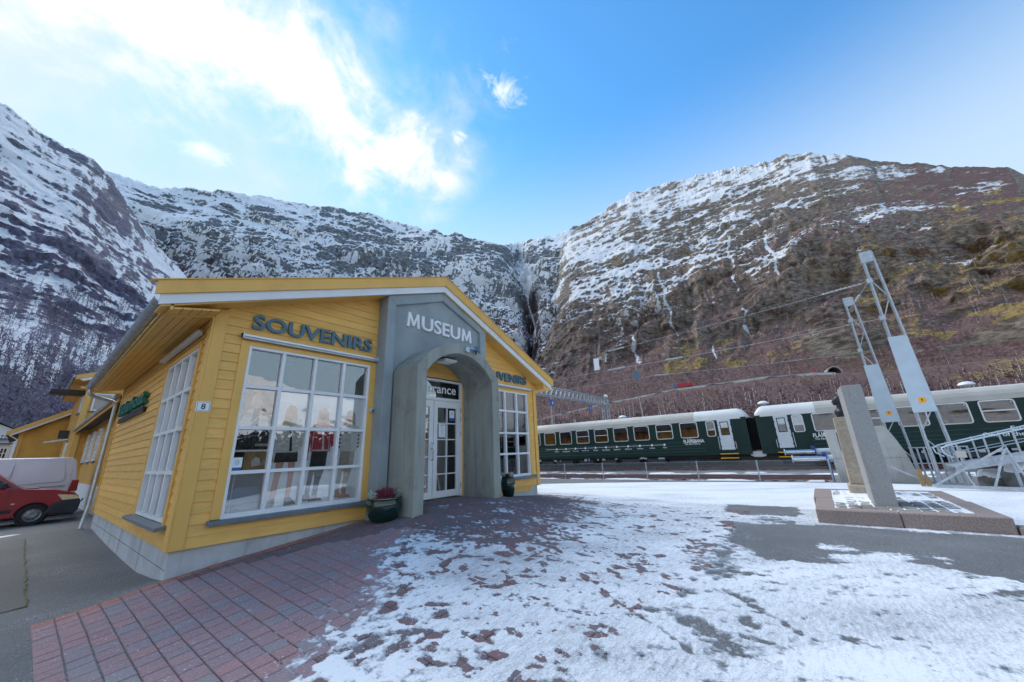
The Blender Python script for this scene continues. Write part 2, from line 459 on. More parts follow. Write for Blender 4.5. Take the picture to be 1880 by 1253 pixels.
def mountain_mat(name, rock, forest, grass, fine=0.16, snowcol=(0.80, 0.83, 0.87)):
    m, t, out = new_mat(name)
    pos = t.n('ShaderNodeNewGeometry').outputs['Position']
    cov = t.n('ShaderNodeAttribute', attribute_name='cov')
    sep = t.n('ShaderNodeSeparateColor')
    t.link(cov.outputs['Color'], sep.inputs[0])
    sn, gr, fo = sep.outputs[0], sep.outputs[1], sep.outputs[2]
    nA = t.noise(pos, fine, 7, 0.68)
    nB = t.noise(t.map(pos, (1, 1, 3.2)), fine * 0.45, 7, 0.65)
    nC = t.noise(pos, fine * 0.12, 5, 0.6)
    nD = t.noise(t.map(pos, (1.5, 1.5, 0.6)), fine * 1.5, 5, 0.7)
    rk = t.mix(t.ramp(nB, 0.33, 0.68), tuple(c * 0.34 for c in rock), tuple(c * 1.6 for c in rock))
    rk = t.mix(t.math('MULTIPLY', t.ramp(nC, 0.42, 0.68), 0.45), rk, (rock[0] * 1.05, rock[1] * 0.98, rock[2] * 0.72))
    fr = t.mix(t.ramp(nD, 0.3, 0.7), tuple(c * 0.55 for c in forest), tuple(c * 1.5 for c in forest))
    fr = t.mix(t.math('MULTIPLY', t.ramp(nC, 0.5, 0.7), 0.5), fr, (forest[0] * 1.1, forest[1] * 1.25, forest[2] * 0.8))
    g = t.mix(t.ramp(nA, 0.35, 0.7), tuple(c * 0.6 for c in grass), tuple(c * 1.3 for c in grass))
    kf = t.ramp(t.math('ADD', fo, t.math('MULTIPLY', t.math('SUBTRACT', nB, 0.5), 1.3)), 0.40, 0.62)
    c = t.mix(kf, rk, fr)
    kg = t.ramp(t.math('ADD', gr, t.math('MULTIPLY', t.math('SUBTRACT', nA, 0.5), 1.2)), 0.45, 0.62)
    c = t.mix(kg, c, g)
    e = t.math('ADD', sn, t.math('MULTIPLY', t.math('SUBTRACT', nA, 0.5), 0.95))
    e = t.math('ADD', e, t.math('MULTIPLY', t.math('SUBTRACT', nB, 0.5), 0.7))
    ks = t.ramp(e, 0.42, 0.60)
    # twigs and boulders stick out of the snow
    ks = t.math('MULTIPLY', ks, t.math('SUBTRACT', 1.0, t.math('MULTIPLY', t.ramp(nD, 0.55, 0.70), t.math('ADD', 0.12, t.math('MULTIPLY', fo, 0.75)))))
    c = t.mix(ks, c, snowcol)
    b = t.n('ShaderNodeBsdfPrincipled', ins={'Base Color': c, 'Roughness': 0.9})
    b.inputs['Specular IOR Level'].default_value = 0.15
    bn = t.n('ShaderNodeBump', ins={'Strength': 1.0, 'Distance': 5.0})
    t.link(t.math('ADD', nB, t.math('MULTIPLY', nA, 0.6)), bn.inputs['Height'])
    t.link(bn.outputs[0], b.inputs['Normal'])
    t.link(b.outputs[0], out.inputs[0])


mountain_mat('mountain_right', (0.262, 0.222, 0.190), (0.185, 0.118, 0.112), (0.36, 0.262, 0.10), 0.22)
mountain_mat('mountain_centre', (0.18, 0.205, 0.24), (0.14, 0.105, 0.115), (0.15, 0.12, 0.06), 0.13)
mountain_mat('mountain_left', (0.155, 0.185, 0.25), (0.15, 0.145, 0.205), (0.15, 0.12, 0.06), 0.17)  # blue skylight of the shaded side is put into rock and forest colours
mountain_mat('mountain_behind', (0.24, 0.17, 0.10), (0.22, 0.13, 0.06), (0.36, 0.23, 0.08), 0.05, (0.90, 0.86, 0.80))  # warm sunlight is put into the rock and snow colours


# ------------------------------------------------------------------ mesh helpers
def origin_of(p):
    v = Vector((0, 0, 0))
    while p is not None:
        v += p.location
        p = p.parent
    return v


def smooth_mesh(me, angle=None):
    me.polygons.foreach_set('use_smooth', [True] * len(me.polygons))
    if angle is not None:
        bm = bmesh.new()
        bm.from_mesh(me)
        for e in bm.edges:
            if len(e.link_faces) == 2 and e.calc_face_angle(0) > angle:
                e.smooth = False
        bm.to_mesh(me)
        bm.free()


class MB:
    def __init__(s):
        s.v, s.f, s.m = [], [], []
        s.k = 0

    def add(s, vs, fs):
        o = len(s.v)
        s.v += [tuple(p) for p in vs]
        s.f += [tuple(i + o for i in f) for f in fs]
        s.m += [s.k] * len(fs)
        return s

    def box(s, x0, x1, y0, y1, z0, z1, c=0.0):
        if c <= 0:
            vs = [(x, y, z) for x in (x0, x1) for y in (y0, y1) for z in (z0, z1)]
            return s.add(vs, [(0, 1, 3, 2), (4, 6, 7, 5), (0, 4, 5, 1), (2, 3, 7, 6), (0, 2, 6, 4), (1, 5, 7, 3)])
        # chamfered box
        vs, idx = [], {}
        X, Y, Z = (x0, x1), (y0, y1), (z0, z1)
        sg = (1, -1)
        for i in (0, 1):
            for j in (0, 1):
                for k in (0, 1):
                    for a in range(3):
                        p = [X[i], Y[j], Z[k]]
                        for b in range(3):
                            if b != a:
                                p[b] += (sg[i], sg[j], sg[k])[b] * c
                        idx[(i, j, k, a)] = len(vs)
                        vs.append(tuple(p))
        fs = []
        for a in range(3):
            b, d = [q for q in range(3) if q != a]
            for e in (0, 1):
                ring = []
                for q, r in ((0, 0), (0, 1), (1, 1), (1, 0)):
                    t = [0, 0, 0]
                    t[a], t[b], t[d] = e, q, r
                    ring.append(idx[(*t, a)])
                fs.append(tuple(ring))
        for a in range(3):
            b, d = [q for q in range(3) if q != a]
            for q in (0, 1):
                for r in (0, 1):
                    t0, t1 = [0, 0, 0], [0, 0, 0]
                    t0[a], t1[a] = 0, 1
                    t0[b] = t1[b] = q
                    t0[d] = t1[d] = r
                    fs.append((idx[(*t0, b)], idx[(*t1, b)], idx[(*t1, d)], idx[(*t0, d)]))
        for i in (0, 1):
            for j in (0, 1):
                for k in (0, 1):
                    fs.append(tuple(idx[(i, j, k, a)] for a in range(3)))
        return s.add(vs, fs)

    def prism(s, poly, axis, a, b):
        """poly: 2-D points in the plane of the two other axes (in x,y,z order); extruded along axis from a to b"""
        n = len(poly)

        def P(q, t):
            r = list(q)
            r.insert('xyz'.index(axis), t)
            return tuple(r)
        vs = [P(q, a) for q in poly] + [P(q, b) for q in poly]
        fs = [tuple(range(n)), tuple(range(2 * n - 1, n - 1, -1))]
        fs += [(i, (i + 1) % n, n + (i + 1) % n, n + i) for i in range(n)]
        return s.add(vs, fs)

    def tube(s, pts, r, n=8, caps=True):
        pts = [Vector(p) for p in pts]
        rs = r if isinstance(r, (list, tuple)) else [r] * len(pts)
        vs, fs = [], []
        up = None
        for i, p in enumerate(pts):
            d = (pts[min(i + 1, len(pts) - 1)] - pts[max(i - 1, 0)]).normalized()
            if up is None:
                up = Vector((0, 0, 1)) if abs(d.z) < 0.9 else Vector((1, 0, 0))
            a = d.cross(up).normalized()
            b = a.cross(d).normalized()
            up = b
            for q in range(n):
                t = 2 * math.pi * q / n
                vs.append(p + (a * math.cos(t) + b * math.sin(t)) * rs[i])
        for i in range(len(pts) - 1):
            for q in range(n):
                fs.append((i * n + q, i * n + (q + 1) % n, (i + 1) * n + (q + 1) % n, (i + 1) * n + q))
        if caps:
            fs.append(tuple(range(n - 1, -1, -1)))
            fs.append(tuple(range((len(pts) - 1) * n, len(pts) * n)))
        return s.add(vs, fs)

    def bar(s, p, q, w_, h=None):
        """square bar between two points"""
        h = h or w_
        p, q = Vector(p), Vector(q)
        d = (q - p).normalized()
        up = Vector((0, 0, 1)) if abs(d.z) < 0.95 else Vector((0, 1, 0))
        a = d.cross(up).normalized() * (w_ / 2)
        b = a.cross(d).normalized() * (h / 2)
        vs = [p + a + b, p - a + b, p - a - b, p + a - b, q + a + b, q - a + b, q - a - b, q + a - b]
        return s.add(vs, [(0, 1, 2, 3), (7, 6, 5, 4), (0, 4, 5, 1), (1, 5, 6, 2), (2, 6, 7, 3), (3, 7, 4, 0)])

    def lathe(s, prof, c, n=24, sx=1.0, sy=1.0):
        vs, fs = [], []
        for r, z in prof:
            for q in range(n):
                t = 2 * math.pi * q / n
                vs.append((c[0] + r * math.cos(t) * sx, c[1] + r * math.sin(t) * sy, c[2] + z))
        for i in range(len(prof) - 1):
            for q in range(n):
                fs.append((i * n + q, i * n + (q + 1) % n, (i + 1) * n + (q + 1) % n, (i + 1) * n + q))
        fs.append(tuple(range(n - 1, -1, -1)))
        fs.append(tuple(range((len(prof) - 1) * n, len(prof) * n)))
        return s.add(vs, fs)

    def flat(s, pts):
        return s.add(pts, [tuple(range(len(pts)))])

    def mesh(s, name, mats, off=Vector((0, 0, 0))):
        me = bpy.data.meshes.new(name)
        me.from_pydata([(p[0] - off[0], p[1] - off[1], p[2] - off[2]) for p in s.v], [], s.f)
        for m in (mats if isinstance(mats, (list, tuple)) else [mats]):
            me.materials.append(M[m] if isinstance(m, str) else m)
        me.polygons.foreach_set('material_index', s.m)
        bm = bmesh.new()
        bm.from_mesh(me)
        bmesh.ops.recalc_face_normals(bm, faces=bm.faces)
        bm.to_mesh(me)
        bm.free()
        return me

    def build(s, name, mats, parent=None, local=False, smooth=None, bevel=0.0, seg=2):
        off = Vector((0, 0, 0)) if local or parent is None else origin_of(parent)
        me = s.mesh(name, mats, off)
        if smooth is not None:
            smooth_mesh(me, smooth)
        o = bpy.data.objects.new(name, me)
        COL.objects.link(o)
        if parent is not None:
            o.parent = parent
        if bevel:
            b = o.modifiers.new('bevel', 'BEVEL')
            b.width = bevel
            b.segments = seg
            b.limit_method = 'ANGLE'
        return o


def tag(o, label=None, cat=None, group=None, kind=None):
    for k, v in (('label', label), ('category', cat), ('group', group), ('kind', kind)):
        if v:
            o[k] = v
    return o


def thing(name, label, cat, loc=(0, 0, 0), rz=0.0, group=None):
    o = bpy.data.objects.new(name, None)
    COL.objects.link(o)
    o.empty_display_size = 0.2
    o.location = loc
    o.rotation_euler = (0, 0, rz)
    return tag(o, label, cat, group)


def copy_tree(o, parent=None):
    c = o.copy()
    COL.objects.link(c)
    if parent is not None:
        c.parent = parent
    for ch in list(o.children):
        copy_tree(ch, c)
    return c


def raw_obj(name, me, parent=None):
    o = bpy.data.objects.new(name, me)
    COL.objects.link(o)
    if parent is not None:
        o.parent = parent
    return o


def np_mesh(name, V, Fq, mat, smooth=True, fmat=None):
    me = bpy.data.meshes.new(name)
    V = np.asarray(V, np.float32)
    Fq = np.asarray(Fq, np.int32)
    k = Fq.shape[1]
    me.vertices.add(len(V))
    me.vertices.foreach_set('co', V.ravel())
    me.loops.add(Fq.size)
    me.loops.foreach_set('vertex_index', Fq.ravel())
    me.polygons.add(len(Fq))
    me.polygons.foreach_set('loop_start', np.arange(0, Fq.size, k, dtype=np.int32))
    for m in (mat if isinstance(mat, (list, tuple)) else [mat]):
        me.materials.append(M[m])
    if fmat is not None:
        me.polygons.foreach_set('material_index', np.asarray(fmat, np.int32))
    me.update(calc_edges=True)
    me.polygons.foreach_set('use_smooth', np.full(len(Fq), smooth))
    return me


# ------------------------------------------------------------------ numpy noise
def _h(i, j, k, seed):
    with np.errstate(over='ignore'):
        n = (i * 374761393 + j * 668265263 + k * 1274126177 + seed * 974711).astype(np.int64)
        n = (n ^ (n >> 13)) * 1274126177
        n = (n ^ (n >> 16)) & 0xFFFFFF
    return n.astype(np.float64) / 0xFFFFFF


def vnoise(x, y, z=None, seed=0):
    two = z is None
    xi, yi = np.floor(x).astype(np.int64), np.floor(y).astype(np.int64)
    fx, fy = x - xi, y - yi
    fx = fx * fx * fx * (fx * (fx * 6 - 15) + 10)
    fy = fy * fy * fy * (fy * (fy * 6 - 15) + 10)
    if two:
        zi = np.zeros_like(xi)
        a = _h(xi, yi, zi, seed) * (1 - fx) + _h(xi + 1, yi, zi, seed) * fx
        b = _h(xi, yi + 1, zi, seed) * (1 - fx) + _h(xi + 1, yi + 1, zi, seed) * fx
        return a * (1 - fy) + b * fy
    zi = np.floor(z).astype(np.int64)
    fz = z - zi
    fz = fz * fz * (3 - 2 * fz)
    r = []
    for dz in (0, 1):
        a = _h(xi, yi, zi + dz, seed) * (1 - fx) + _h(xi + 1, yi, zi + dz, seed) * fx
        b = _h(xi, yi + 1, zi + dz, seed) * (1 - fx) + _h(xi + 1, yi + 1, zi + dz, seed) * fx
        r.append(a * (1 - fy) + b * fy)
    return r[0] * (1 - fz) + r[1] * fz


def fbm(x, y, z=None, oct=5, seed=0, gain=0.5, ridged=False):
    s, a, t = 0.0, 1.0, 0.0
    for o in range(oct):
        f = 2.03 ** o
        n = vnoise(x * f + 17.1 * o, y * f - 9.7 * o, None if z is None else z * f + 5.3 * o, seed + o)
        n = 1 - np.abs(2 * n - 1) if ridged else n
        s = s + a * n
        t += a
        a *= gain
    return s / t


def sstep(x, a, b):
    t = np.clip((x - a) / (b - a), 0, 1)
    return t * t * (3 - 2 * t)


# ------------------------------------------------------------------ ground height
CTRL = [(0, 0, -.345), (-1.04, -.4, -.517), (-.6, -.1, -.46), (.7, 0, -.26), (1.8, 0, -.15), (2.9, 0, -.035), (4.4, -.15, .165), (3.4, -1.16, .085),
        (5.5, -1.16, .14), (6.4, 0, .03), (7.6, 0, -.09), (8.7, 0, -.185), (0.03, .6, -.414), (0.03, 1.8, -.496), (0.03, 3.2, -.494),
        (0.03, 5.1, -.474), (.03, 7.8, -.41), (-.1, 8.9, -.39), (-1, 12.9, -.50), (-1.5, 5, -.52), (-1.5, 1, -.55), (-1.2, -2.2, -.54),
        (-1.44, -7.2, -.5), (.2, -4, -.42), (1.5, -5.5, -.46), (4.5, -5.5, -.45), (4.4, -3, -.20), (7, -3, -.27), (8.62, -6.8, -.45), (8.62, -9.3, -.45),
        (5.8, -8.7, -.46), (10.4, -5.2, -.45), (13, -9, -.5), (14.5, -6.4, -.52), (19.5, 0, -.55), (19.5, 10, -.55), (19.5, -8, -.55), (19.5, -16, -.58),
        (12, 4, -.42), (9.4, 9, -.42), (14, 14, -.52), (-6, 0, -.6), (-6, -8, -.55), (-6, 12, -.55), (0, 20, -.52), (-6, 22, -.6), (6, -16, -.55), (0, -20, -.6),
        (20, -26, -.6), (20, 30, -.6), (0, 36, -.6), (-14, 0, -.65), (-14, 24, -.65), (-14, -20, -.65), (8, 24, -.55)]
_c = np.array(CTRL, float)
_d = np.linalg.norm(_c[:, None, :2] - _c[None, :, :2], axis=2)
_A = np.zeros((len(_c) + 3, len(_c) + 3))
_A[:len(_c), :len(_c)] = _d + np.eye(len(_c)) * 0.02
_A[:len(_c), len(_c):] = np.c_[np.ones(len(_c)), _c[:, :2]]
_A[len(_c):, :len(_c)] = _A[:len(_c), len(_c):].T
_w = np.linalg.solve(_A, np.r_[_c[:, 2], 0, 0, 0])


def gz(x, y):
    x = np.asarray(x, float)
    y = np.asarray(y, float)
    sh = x.shape
    x, y = x.ravel(), y.ravel()
    # slight softening of the kernel keeps the sheet smooth at the control points
    z = _w[-3] + _w[-2] * x + _w[-1] * y
    for i in range(len(_c)):
        z = z + _w[i] * np.sqrt((x - _c[i, 0]) ** 2 + (y - _c[i, 1]) ** 2 + 0.02)
    far = sstep(np.hypot(x, y), 30, 60)
    z = z * (1 - far) - 0.8 * far
    t = sstep(x, 19.95, 20.6)
    z = z * (1 - t) - 0.85 * t
    return z.reshape(sh)


def g1(x, y):
    return float(gz(np.array([x]), np.array([y]))[0])


# ------------------------------------------------------------------ ground sheet
def grid_faces(nu, nv):
    i = np.arange(nu - 1)[:, None] * nv + np.arange(nv - 1)[None, :]
    return np.stack([i, i + nv, i + nv + 1, i + 1], -1).reshape(-1, 4)


xs = np.r_[-4000, -1500, -500, -200, -100, -60, -35, np.arange(-22, -4, 1.0), np.arange(-4, 12, 0.25), np.arange(12, 40, 0.6), 40, 60, 100, 200, 500, 1500, 4000]
ys = np.r_[-4000, -1500, -500, -200, -100, -60, -35, np.arange(-22, -9, 1.0), np.arange(-9, 14, 0.25), np.arange(14, 40, 1.0), 40, 60, 100, 200, 500, 1500, 4000]
gx, gy = np.meshgrid(xs, ys, indexing='ij')
gV = np.stack([gx, gy, gz(gx, gy)], -1).reshape(-1, 3)
tag(raw_obj('ground', np_mesh('ground', gV, grid_faces(len(xs), len(ys)), 'asphalt')), 'grey asphalt yard running round the yellow building', kind='structure')

# an older square of asphalt by the left edge, with moss in its seam
mb = MB()
px_, py_ = np.meshgrid(np.linspace(-6, -1.06, 12), np.linspace(1.1, 8.4, 16), indexing='ij')
V = np.stack([px_, py_, gz(px_, py_) + 0.006], -1).reshape(-1, 3)
tag(raw_obj('asphalt_patch', np_mesh('asphalt_patch', V, grid_faces(12, 16), 'asphalt_old')), 'older brownish asphalt patch left of the building', kind='structure')
mb = MB()
seam = [(-1.05, 8.4)] + [(-1.05 + random.uniform(-.015, .015), y) for y in np.arange(8.2, 1.1, -0.25)] + [(-1.05, 1.08)] + [(x, 1.08 + random.uniform(-.015, .015)) for x in np.arange(-1.2, -3.5, -0.25)]
mb.tube([(x, y, g1(x, y) + 0.004) for x, y in seam], [random.uniform(.008, .02) for _ in seam], 5)
tag(mb.build('seam_moss', 'moss'), 'thin mossy seam round the older asphalt patch', kind='stuff')

# ------------------------------------------------------------------ block paving
PX0, PX1, PY0, PY1 = -1.04, 9.6, -5.45, 0.0
PW, PD = 0.168, 0.185
pav = tag(bpy.data.objects.new('block_paving', None), 'red and grey concrete block paving in front of the entrance', kind='structure')
COL.objects.link(pav)
places = []
nx = int((PX1 - PX0) / PW)
for i in range(nx):
    x = PX0 + (i + 0.5) * PW
    yy = -0.02
    first = True
    ylim = PY1 - 5.45 + 0.9 * math.sin(x * 0.9) * 0.05
    while yy > ylim:
        d = PD * (0.55 + 0.45 * random.random()) if first else PD * random.choice((1, 1, 1, .78, 1.22))
        if first and x < 2.9:
            d = PD
        cx, cy = x, yy - d / 2
        if not (3.1 < cx < 3.42 and cy > -1.17) and not (5.38 < cx < 5.66 and cy > -1.17) and not (cx > 2.86 and cx < 6.1 and cy > -0.2 and not 3.4 < cx < 5.4):
            places.append((cx, cy, PW - 0.009, d - 0.007, first and x < 2.9))
        yy -= d
        first = False


def paver_mesh(wd, dp, mat, name='paver'):
    b = MB()
    h, c = 0.05, 0.006
    x, y = wd / 2, dp / 2
    vs = [(-x, -y, -h), (x, -y, -h), (x, y, -h), (-x, y, -h), (-x, -y, -c), (x, -y, -c), (x, y, -c), (-x, y, -c),
          (-x + c, -y + c, 0), (x - c, -y + c, 0), (x - c, y - c, 0), (-x + c, y - c, 0)]
    fs = [(8, 9, 10, 11)] + [(4 + i, 4 + (i + 1) % 4, 8 + (i + 1) % 4, 8 + i) for i in range(4)] + [(i, (i + 1) % 4, 4 + (i + 1) % 4, 4 + i) for i in range(4)]
    b.add(vs, fs)
    return b, b.mesh(name, mat)


def ptilt(cx, cy):
    e = 0.15
    sx = (g1(cx + e, cy) - g1(cx - e, cy)) / (2 * e)
    sy = (g1(cx, cy + e) - g1(cx, cy - e)) / (2 * e)
    return sx, sy


snow_edge = [(-1.2, -5.6), (0.04, -3.9), (.36, -3.55), (.75, -3.4), (1.28, -3.0), (1.9, -2.14), (3.0, -1.3), (3.77, -1.25), (5.18, -1.2), (7.4, -.6), (9.4, .2)]
# size in the picture: nearest to the camera and inside the frame first


def in_view(cx, cy):
    d = Vector((cx, cy, g1(cx, cy))) - CAM
    m = cam.matrix_world.to_3x3().transposed() @ d
    if m.z >= -0.2:
        return None
    u, v = m.x / -m.z * 13.0425 / 36, m.y / -m.z * 13.0425 / 36
    return (abs(u) < 0.51 and abs(v) < 0.345), d.length


meshes = {}
vis = []
for p in places:
    q = in_view(p[0], p[1])
    vis.append((q is not None and q[0], q[1] if q else 99))


def covered(x, y):
    e = np.interp(x, [a for a, b in snow_edge], [b for a, b in snow_edge])
    return y < e - 0.25


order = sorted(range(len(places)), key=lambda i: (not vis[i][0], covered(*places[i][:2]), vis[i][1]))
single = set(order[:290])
sv, sf, sshade = [], [], []
for i, (cx, cy, wd, dp, red) in enumerate(places):
    sx, sy = ptilt(cx, cy)
    z = g1(cx, cy) + 0.012 + random.uniform(-.0025, .0025)
    sx += random.uniform(-.012, .012)
    sy += random.uniform(-.012, .012)
    if i in single or red:
        key = (round(wd, 3), round(dp, 3) if any(abs(dp + .007 - PD * q) < 1e-6 for q in (1, .78, 1.22)) else round(dp, 2), red)
        if key not in meshes:
            meshes[key] = paver_mesh(key[0], key[1], 'paver_red' if red else 'paver_mix')[1]
        o = bpy.data.objects.new('paver', meshes[key])
        COL.objects.link(o)
        o.parent = pav
        o.location = (cx, cy, z)
        o.rotation_euler = (math.atan(sy), -math.atan(sx), random.uniform(-.012, .012))
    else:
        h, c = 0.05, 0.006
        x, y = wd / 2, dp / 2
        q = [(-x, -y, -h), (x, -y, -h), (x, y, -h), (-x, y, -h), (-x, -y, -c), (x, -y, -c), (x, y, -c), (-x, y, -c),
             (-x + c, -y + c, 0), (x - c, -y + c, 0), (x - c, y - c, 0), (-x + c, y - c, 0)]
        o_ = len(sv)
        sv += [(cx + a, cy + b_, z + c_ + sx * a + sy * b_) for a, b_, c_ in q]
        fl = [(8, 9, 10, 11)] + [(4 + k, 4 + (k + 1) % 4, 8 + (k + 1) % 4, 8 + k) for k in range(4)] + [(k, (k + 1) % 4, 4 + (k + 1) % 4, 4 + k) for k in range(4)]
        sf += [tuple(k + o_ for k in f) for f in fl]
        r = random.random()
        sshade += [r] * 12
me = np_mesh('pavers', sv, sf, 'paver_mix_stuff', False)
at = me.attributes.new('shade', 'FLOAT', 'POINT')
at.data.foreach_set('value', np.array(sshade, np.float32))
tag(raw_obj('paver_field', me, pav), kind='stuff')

# ------------------------------------------------------------------ snow lying on the ground
az = np.radians(np.linspace(-52, 108, 1060))
rr = np.exp(np.linspace(math.log(1.35), math.log(20.6), 560))
RA, AA = np.meshgrid(rr, az, indexing='ij')
sx_ = CAM.x + RA * np.cos(AA)
sy_ = CAM.y + RA * np.sin(AA)
edge_y = np.interp(sx_, [a for a, b in snow_edge], [b for a, b in snow_edge])
big = fbm(sx_ * 0.9, sy_ * 0.9, oct=4, seed=3) - 0.5
d_edge = (edge_y - sy_) + big * 0.9                      # > 0: on the snowy side
base = np.clip(d_edge * 1.5, -3.0, 0.34)
base = np.where(sx_ > 9.2, np.maximum(base, 0.9), base)
near = sstep(sx_ * 0.75 - sy_ * 0.66 - 1.0, 1.0, 3.2)        # towards the open yard the blotches turn into a dusting
blot = fbm(sx_ * 6.4, sy_ * 6.4, oct=4, seed=11, gain=0.6) - 0.5
fine_ = fbm(sx_ * 15, sy_ * 15, oct=4, seed=21, gain=.65) - 0.5
ca, sa = math.cos(math.radians(-40)), math.sin(math.radians(-40))
ux, uy = sx_ * ca - sy_ * sa, sx_ * sa + sy_ * ca
streak = fbm(ux * 7.5, uy * 2.2, oct=5, seed=31, gain=0.68) - 0.5
s_ = base + blot * (3.2 - 2.5 * near) + fine_ * (1.6 + 1.2 * near) + streak * 1.7 * (0.35 + near)
s_ = s_ - 0.20 * (1 - near) + 0.58 * near
# trampled footprints
rs = random.Random(5)
for _ in range(460):
    fx_, fy_ = rs.uniform(0.2, 8.5), rs.uniform(-6.4, -1.4)
    if fy_ > np.interp(fx_, [a for a, b in snow_edge], [b for a, b in snow_edge]) - 0.05:
        continue
    a = rs.uniform(-0.9, 2.2)
    dx, dy = sx_ - fx_, sy_ - fy_
    m = np.hypot(dx, dy) < 0.4
    if not m.any():
        continue
    u_ = dx[m] * math.cos(a) + dy[m] * math.sin(a)
    v_ = -dx[m] * math.sin(a) + dy[m] * math.cos(a)
    foot = (u_ / 0.125) ** 2 + (v_ / (0.046 + 0.012 * np.cos(u_ * 22))) ** 2
    s_[m] -= 1.5 * np.exp(-foot ** 2 * 0.9) * rs.uniform(0.15, 0.95)
# wheel marks of a barrow or sledge
for (x0, y0, x1, y1, wd, dp) in [(1.9, -6.3, 3.1, -4.7, .022, 1.0), (2.2, -6.5, 2.9, -5.6, .12, 1.9), (2.7, -6.9, 3.9, -5.9, .04, 1.1), (8.0, -4.6, 12.0, -1.0, .05, .8), (6.3, -2.2, 12.5, -.3, .05, .8)]:
    L = math.hypot(x1 - x0, y1 - y0)
    ex, ey = (x1 - x0) / L, (y1 - y0) / L
    t_ = (sx_ - x0) * ex + (sy_ - y0) * ey
    n_ = -(sx_ - x0) * ey + (sy_ - y0) * ex + 0.05 * np.sin(t_ * 3.1)
    s_ -= dp * np.exp(-(n_ / wd) ** 2) * sstep(t_, 0, .4) * (1 - sstep(t_, L - .4, L)) * (0.55 + 0.9 * fbm(sx_ * 6, sy_ * 6, oct=2, seed=77))


def soft_poly_gap(cx, cy, hx, hy, rot, depth, soft=0.35):
    global s_
    c, q = math.cos(rot), math.sin(rot)
    u_ = (sx_ - cx) * c + (sy_ - cy) * q
    v_ = -(sx_ - cx) * q + (sy_ - cy) * c
    d = np.maximum(np.abs(u_) - hx, np.abs(v_) - hy) + (fbm(sx_ * 2, sy_ * 2, oct=4, seed=41) - .5) * soft * 1.6
    s_ = s_ - depth * (1 - sstep(d, -soft * .3, soft))


soft_poly_gap(7.45, -7.75, 0.80, 1.55, 0.0, 2.6, 0.7)            # bare asphalt in front of the monument
soft_poly_gap(6.6, -9.6, 1.0, 1.0, 0.2, 2.2, 0.9)
soft_poly_gap(9.95, -5.75, 0.75, 0.70, 0.12, 2.6, 0.18)
soft_poly_gap(6.6, -6.2, 1.1, 0.32, 0.25, 2.0, 0.3)
soft_poly_gap(4.95, -5.65, 0.75, 0.22, 0.1, 1.0, 0.2)
soft_poly_gap(5.4, -1.7, 2.2, 0.9, 0.35, 1.2, 0.9)               # swept in front of the door
soft_poly_gap(8.0, -.6, 2.0, 0.7, 0.2, 0.9, 0.8)
# a line of snow left along the foot of the plinth
s_ = np.where((np.abs(sx_ - 8.5) < .11) & (sy_ < -6.6) & (sy_ > -9.9), np.maximum(s_, 0.25 + blot * 1.2), s_)
s_ = np.where((sx_ > 8.2) & (sx_ < 9.6) & (np.abs(sy_ + 6.62) < .16), np.maximum(s_, 0.3 + blot * 1.2), s_)
far_ = sstep(sx_, 10.3, 12.0)
s_ = s_ + far_ * (0.45 + 1.1 * (fbm(sx_ * .55, sy_ * .22, oct=4, seed=52) - .5))
s_ = s_ - 0.9 * far_ * (1 - sstep(np.abs(sx_ - 18.2 - big * 1.2), 0.05, 0.7)) * sstep(fbm(sx_ * .5, sy_ * .16, oct=3, seed=51), .45, .6)
# left side of the house: only a strip between the parked cars and the kerb
leftm = (sx_ < -0.02) & (sy_ > -5.4)
s_ = np.where(leftm, -1.0 + 1.7 * np.exp(-((sy_ - 9.6 - 0.35 * (sx_ + 1.5)) / 0.30) ** 2) * sstep(-sx_, .9, 1.3) + blot * .5, s_)
s_ = np.where((sx_ < PX0 + 0.02) & (sy_ < 0.8), -1.5, s_)
thick = np.minimum(np.clip(s_, -1.5, 1.0), 1.0 - np.where(sx_ < 10.5, near, .75) * (.95 - .68 * fbm(ux * 1.6, uy * .7, oct=4, seed=83)))
inpav = sstep(sx_, PX0 - .02, PX0) * (1 - sstep(sx_, PX0 + nx * PW + .1, PX0 + nx * PW + .8)) * sstep(sy_, -6.4, -5.7)
zz = gz(sx_, sy_) + .003 + .0092 * inpav + np.where(thick > 0, thick * 0.007, thick * 0.02)
inside = ((sx_ > 0.02) & (sx_ < 8.84) & (sy_ > 0.0)) | ((sx_ > 8.63) & (sy_ < -6.84) & (sy_ > -9.33) & (sx_ < 12.9)) | (sx_ > 20.3)
V = np.stack([sx_, sy_, zz], -1).reshape(-1, 3)
F = grid_faces(len(rr), len(az))
tmin = thick.reshape(-1)[F].max(1)
keep = (tmin > -0.25) & ~inside.reshape(-1)[F].any(1)
F = F[keep]
used = np.unique(F)
remap = np.full(len(V), -1)
remap[used] = np.arange(len(used))
me = np_mesh('snow', V[used], remap[F], 'snow')
at = me.attributes.new('thick', 'FLOAT', 'POINT')
at.data.foreach_set('value', thick.reshape(-1)[used].astype(np.float32))
tag(raw_obj('snow_cover', me), 'thin trampled snow lying over paving and asphalt', 'snow', kind='stuff')
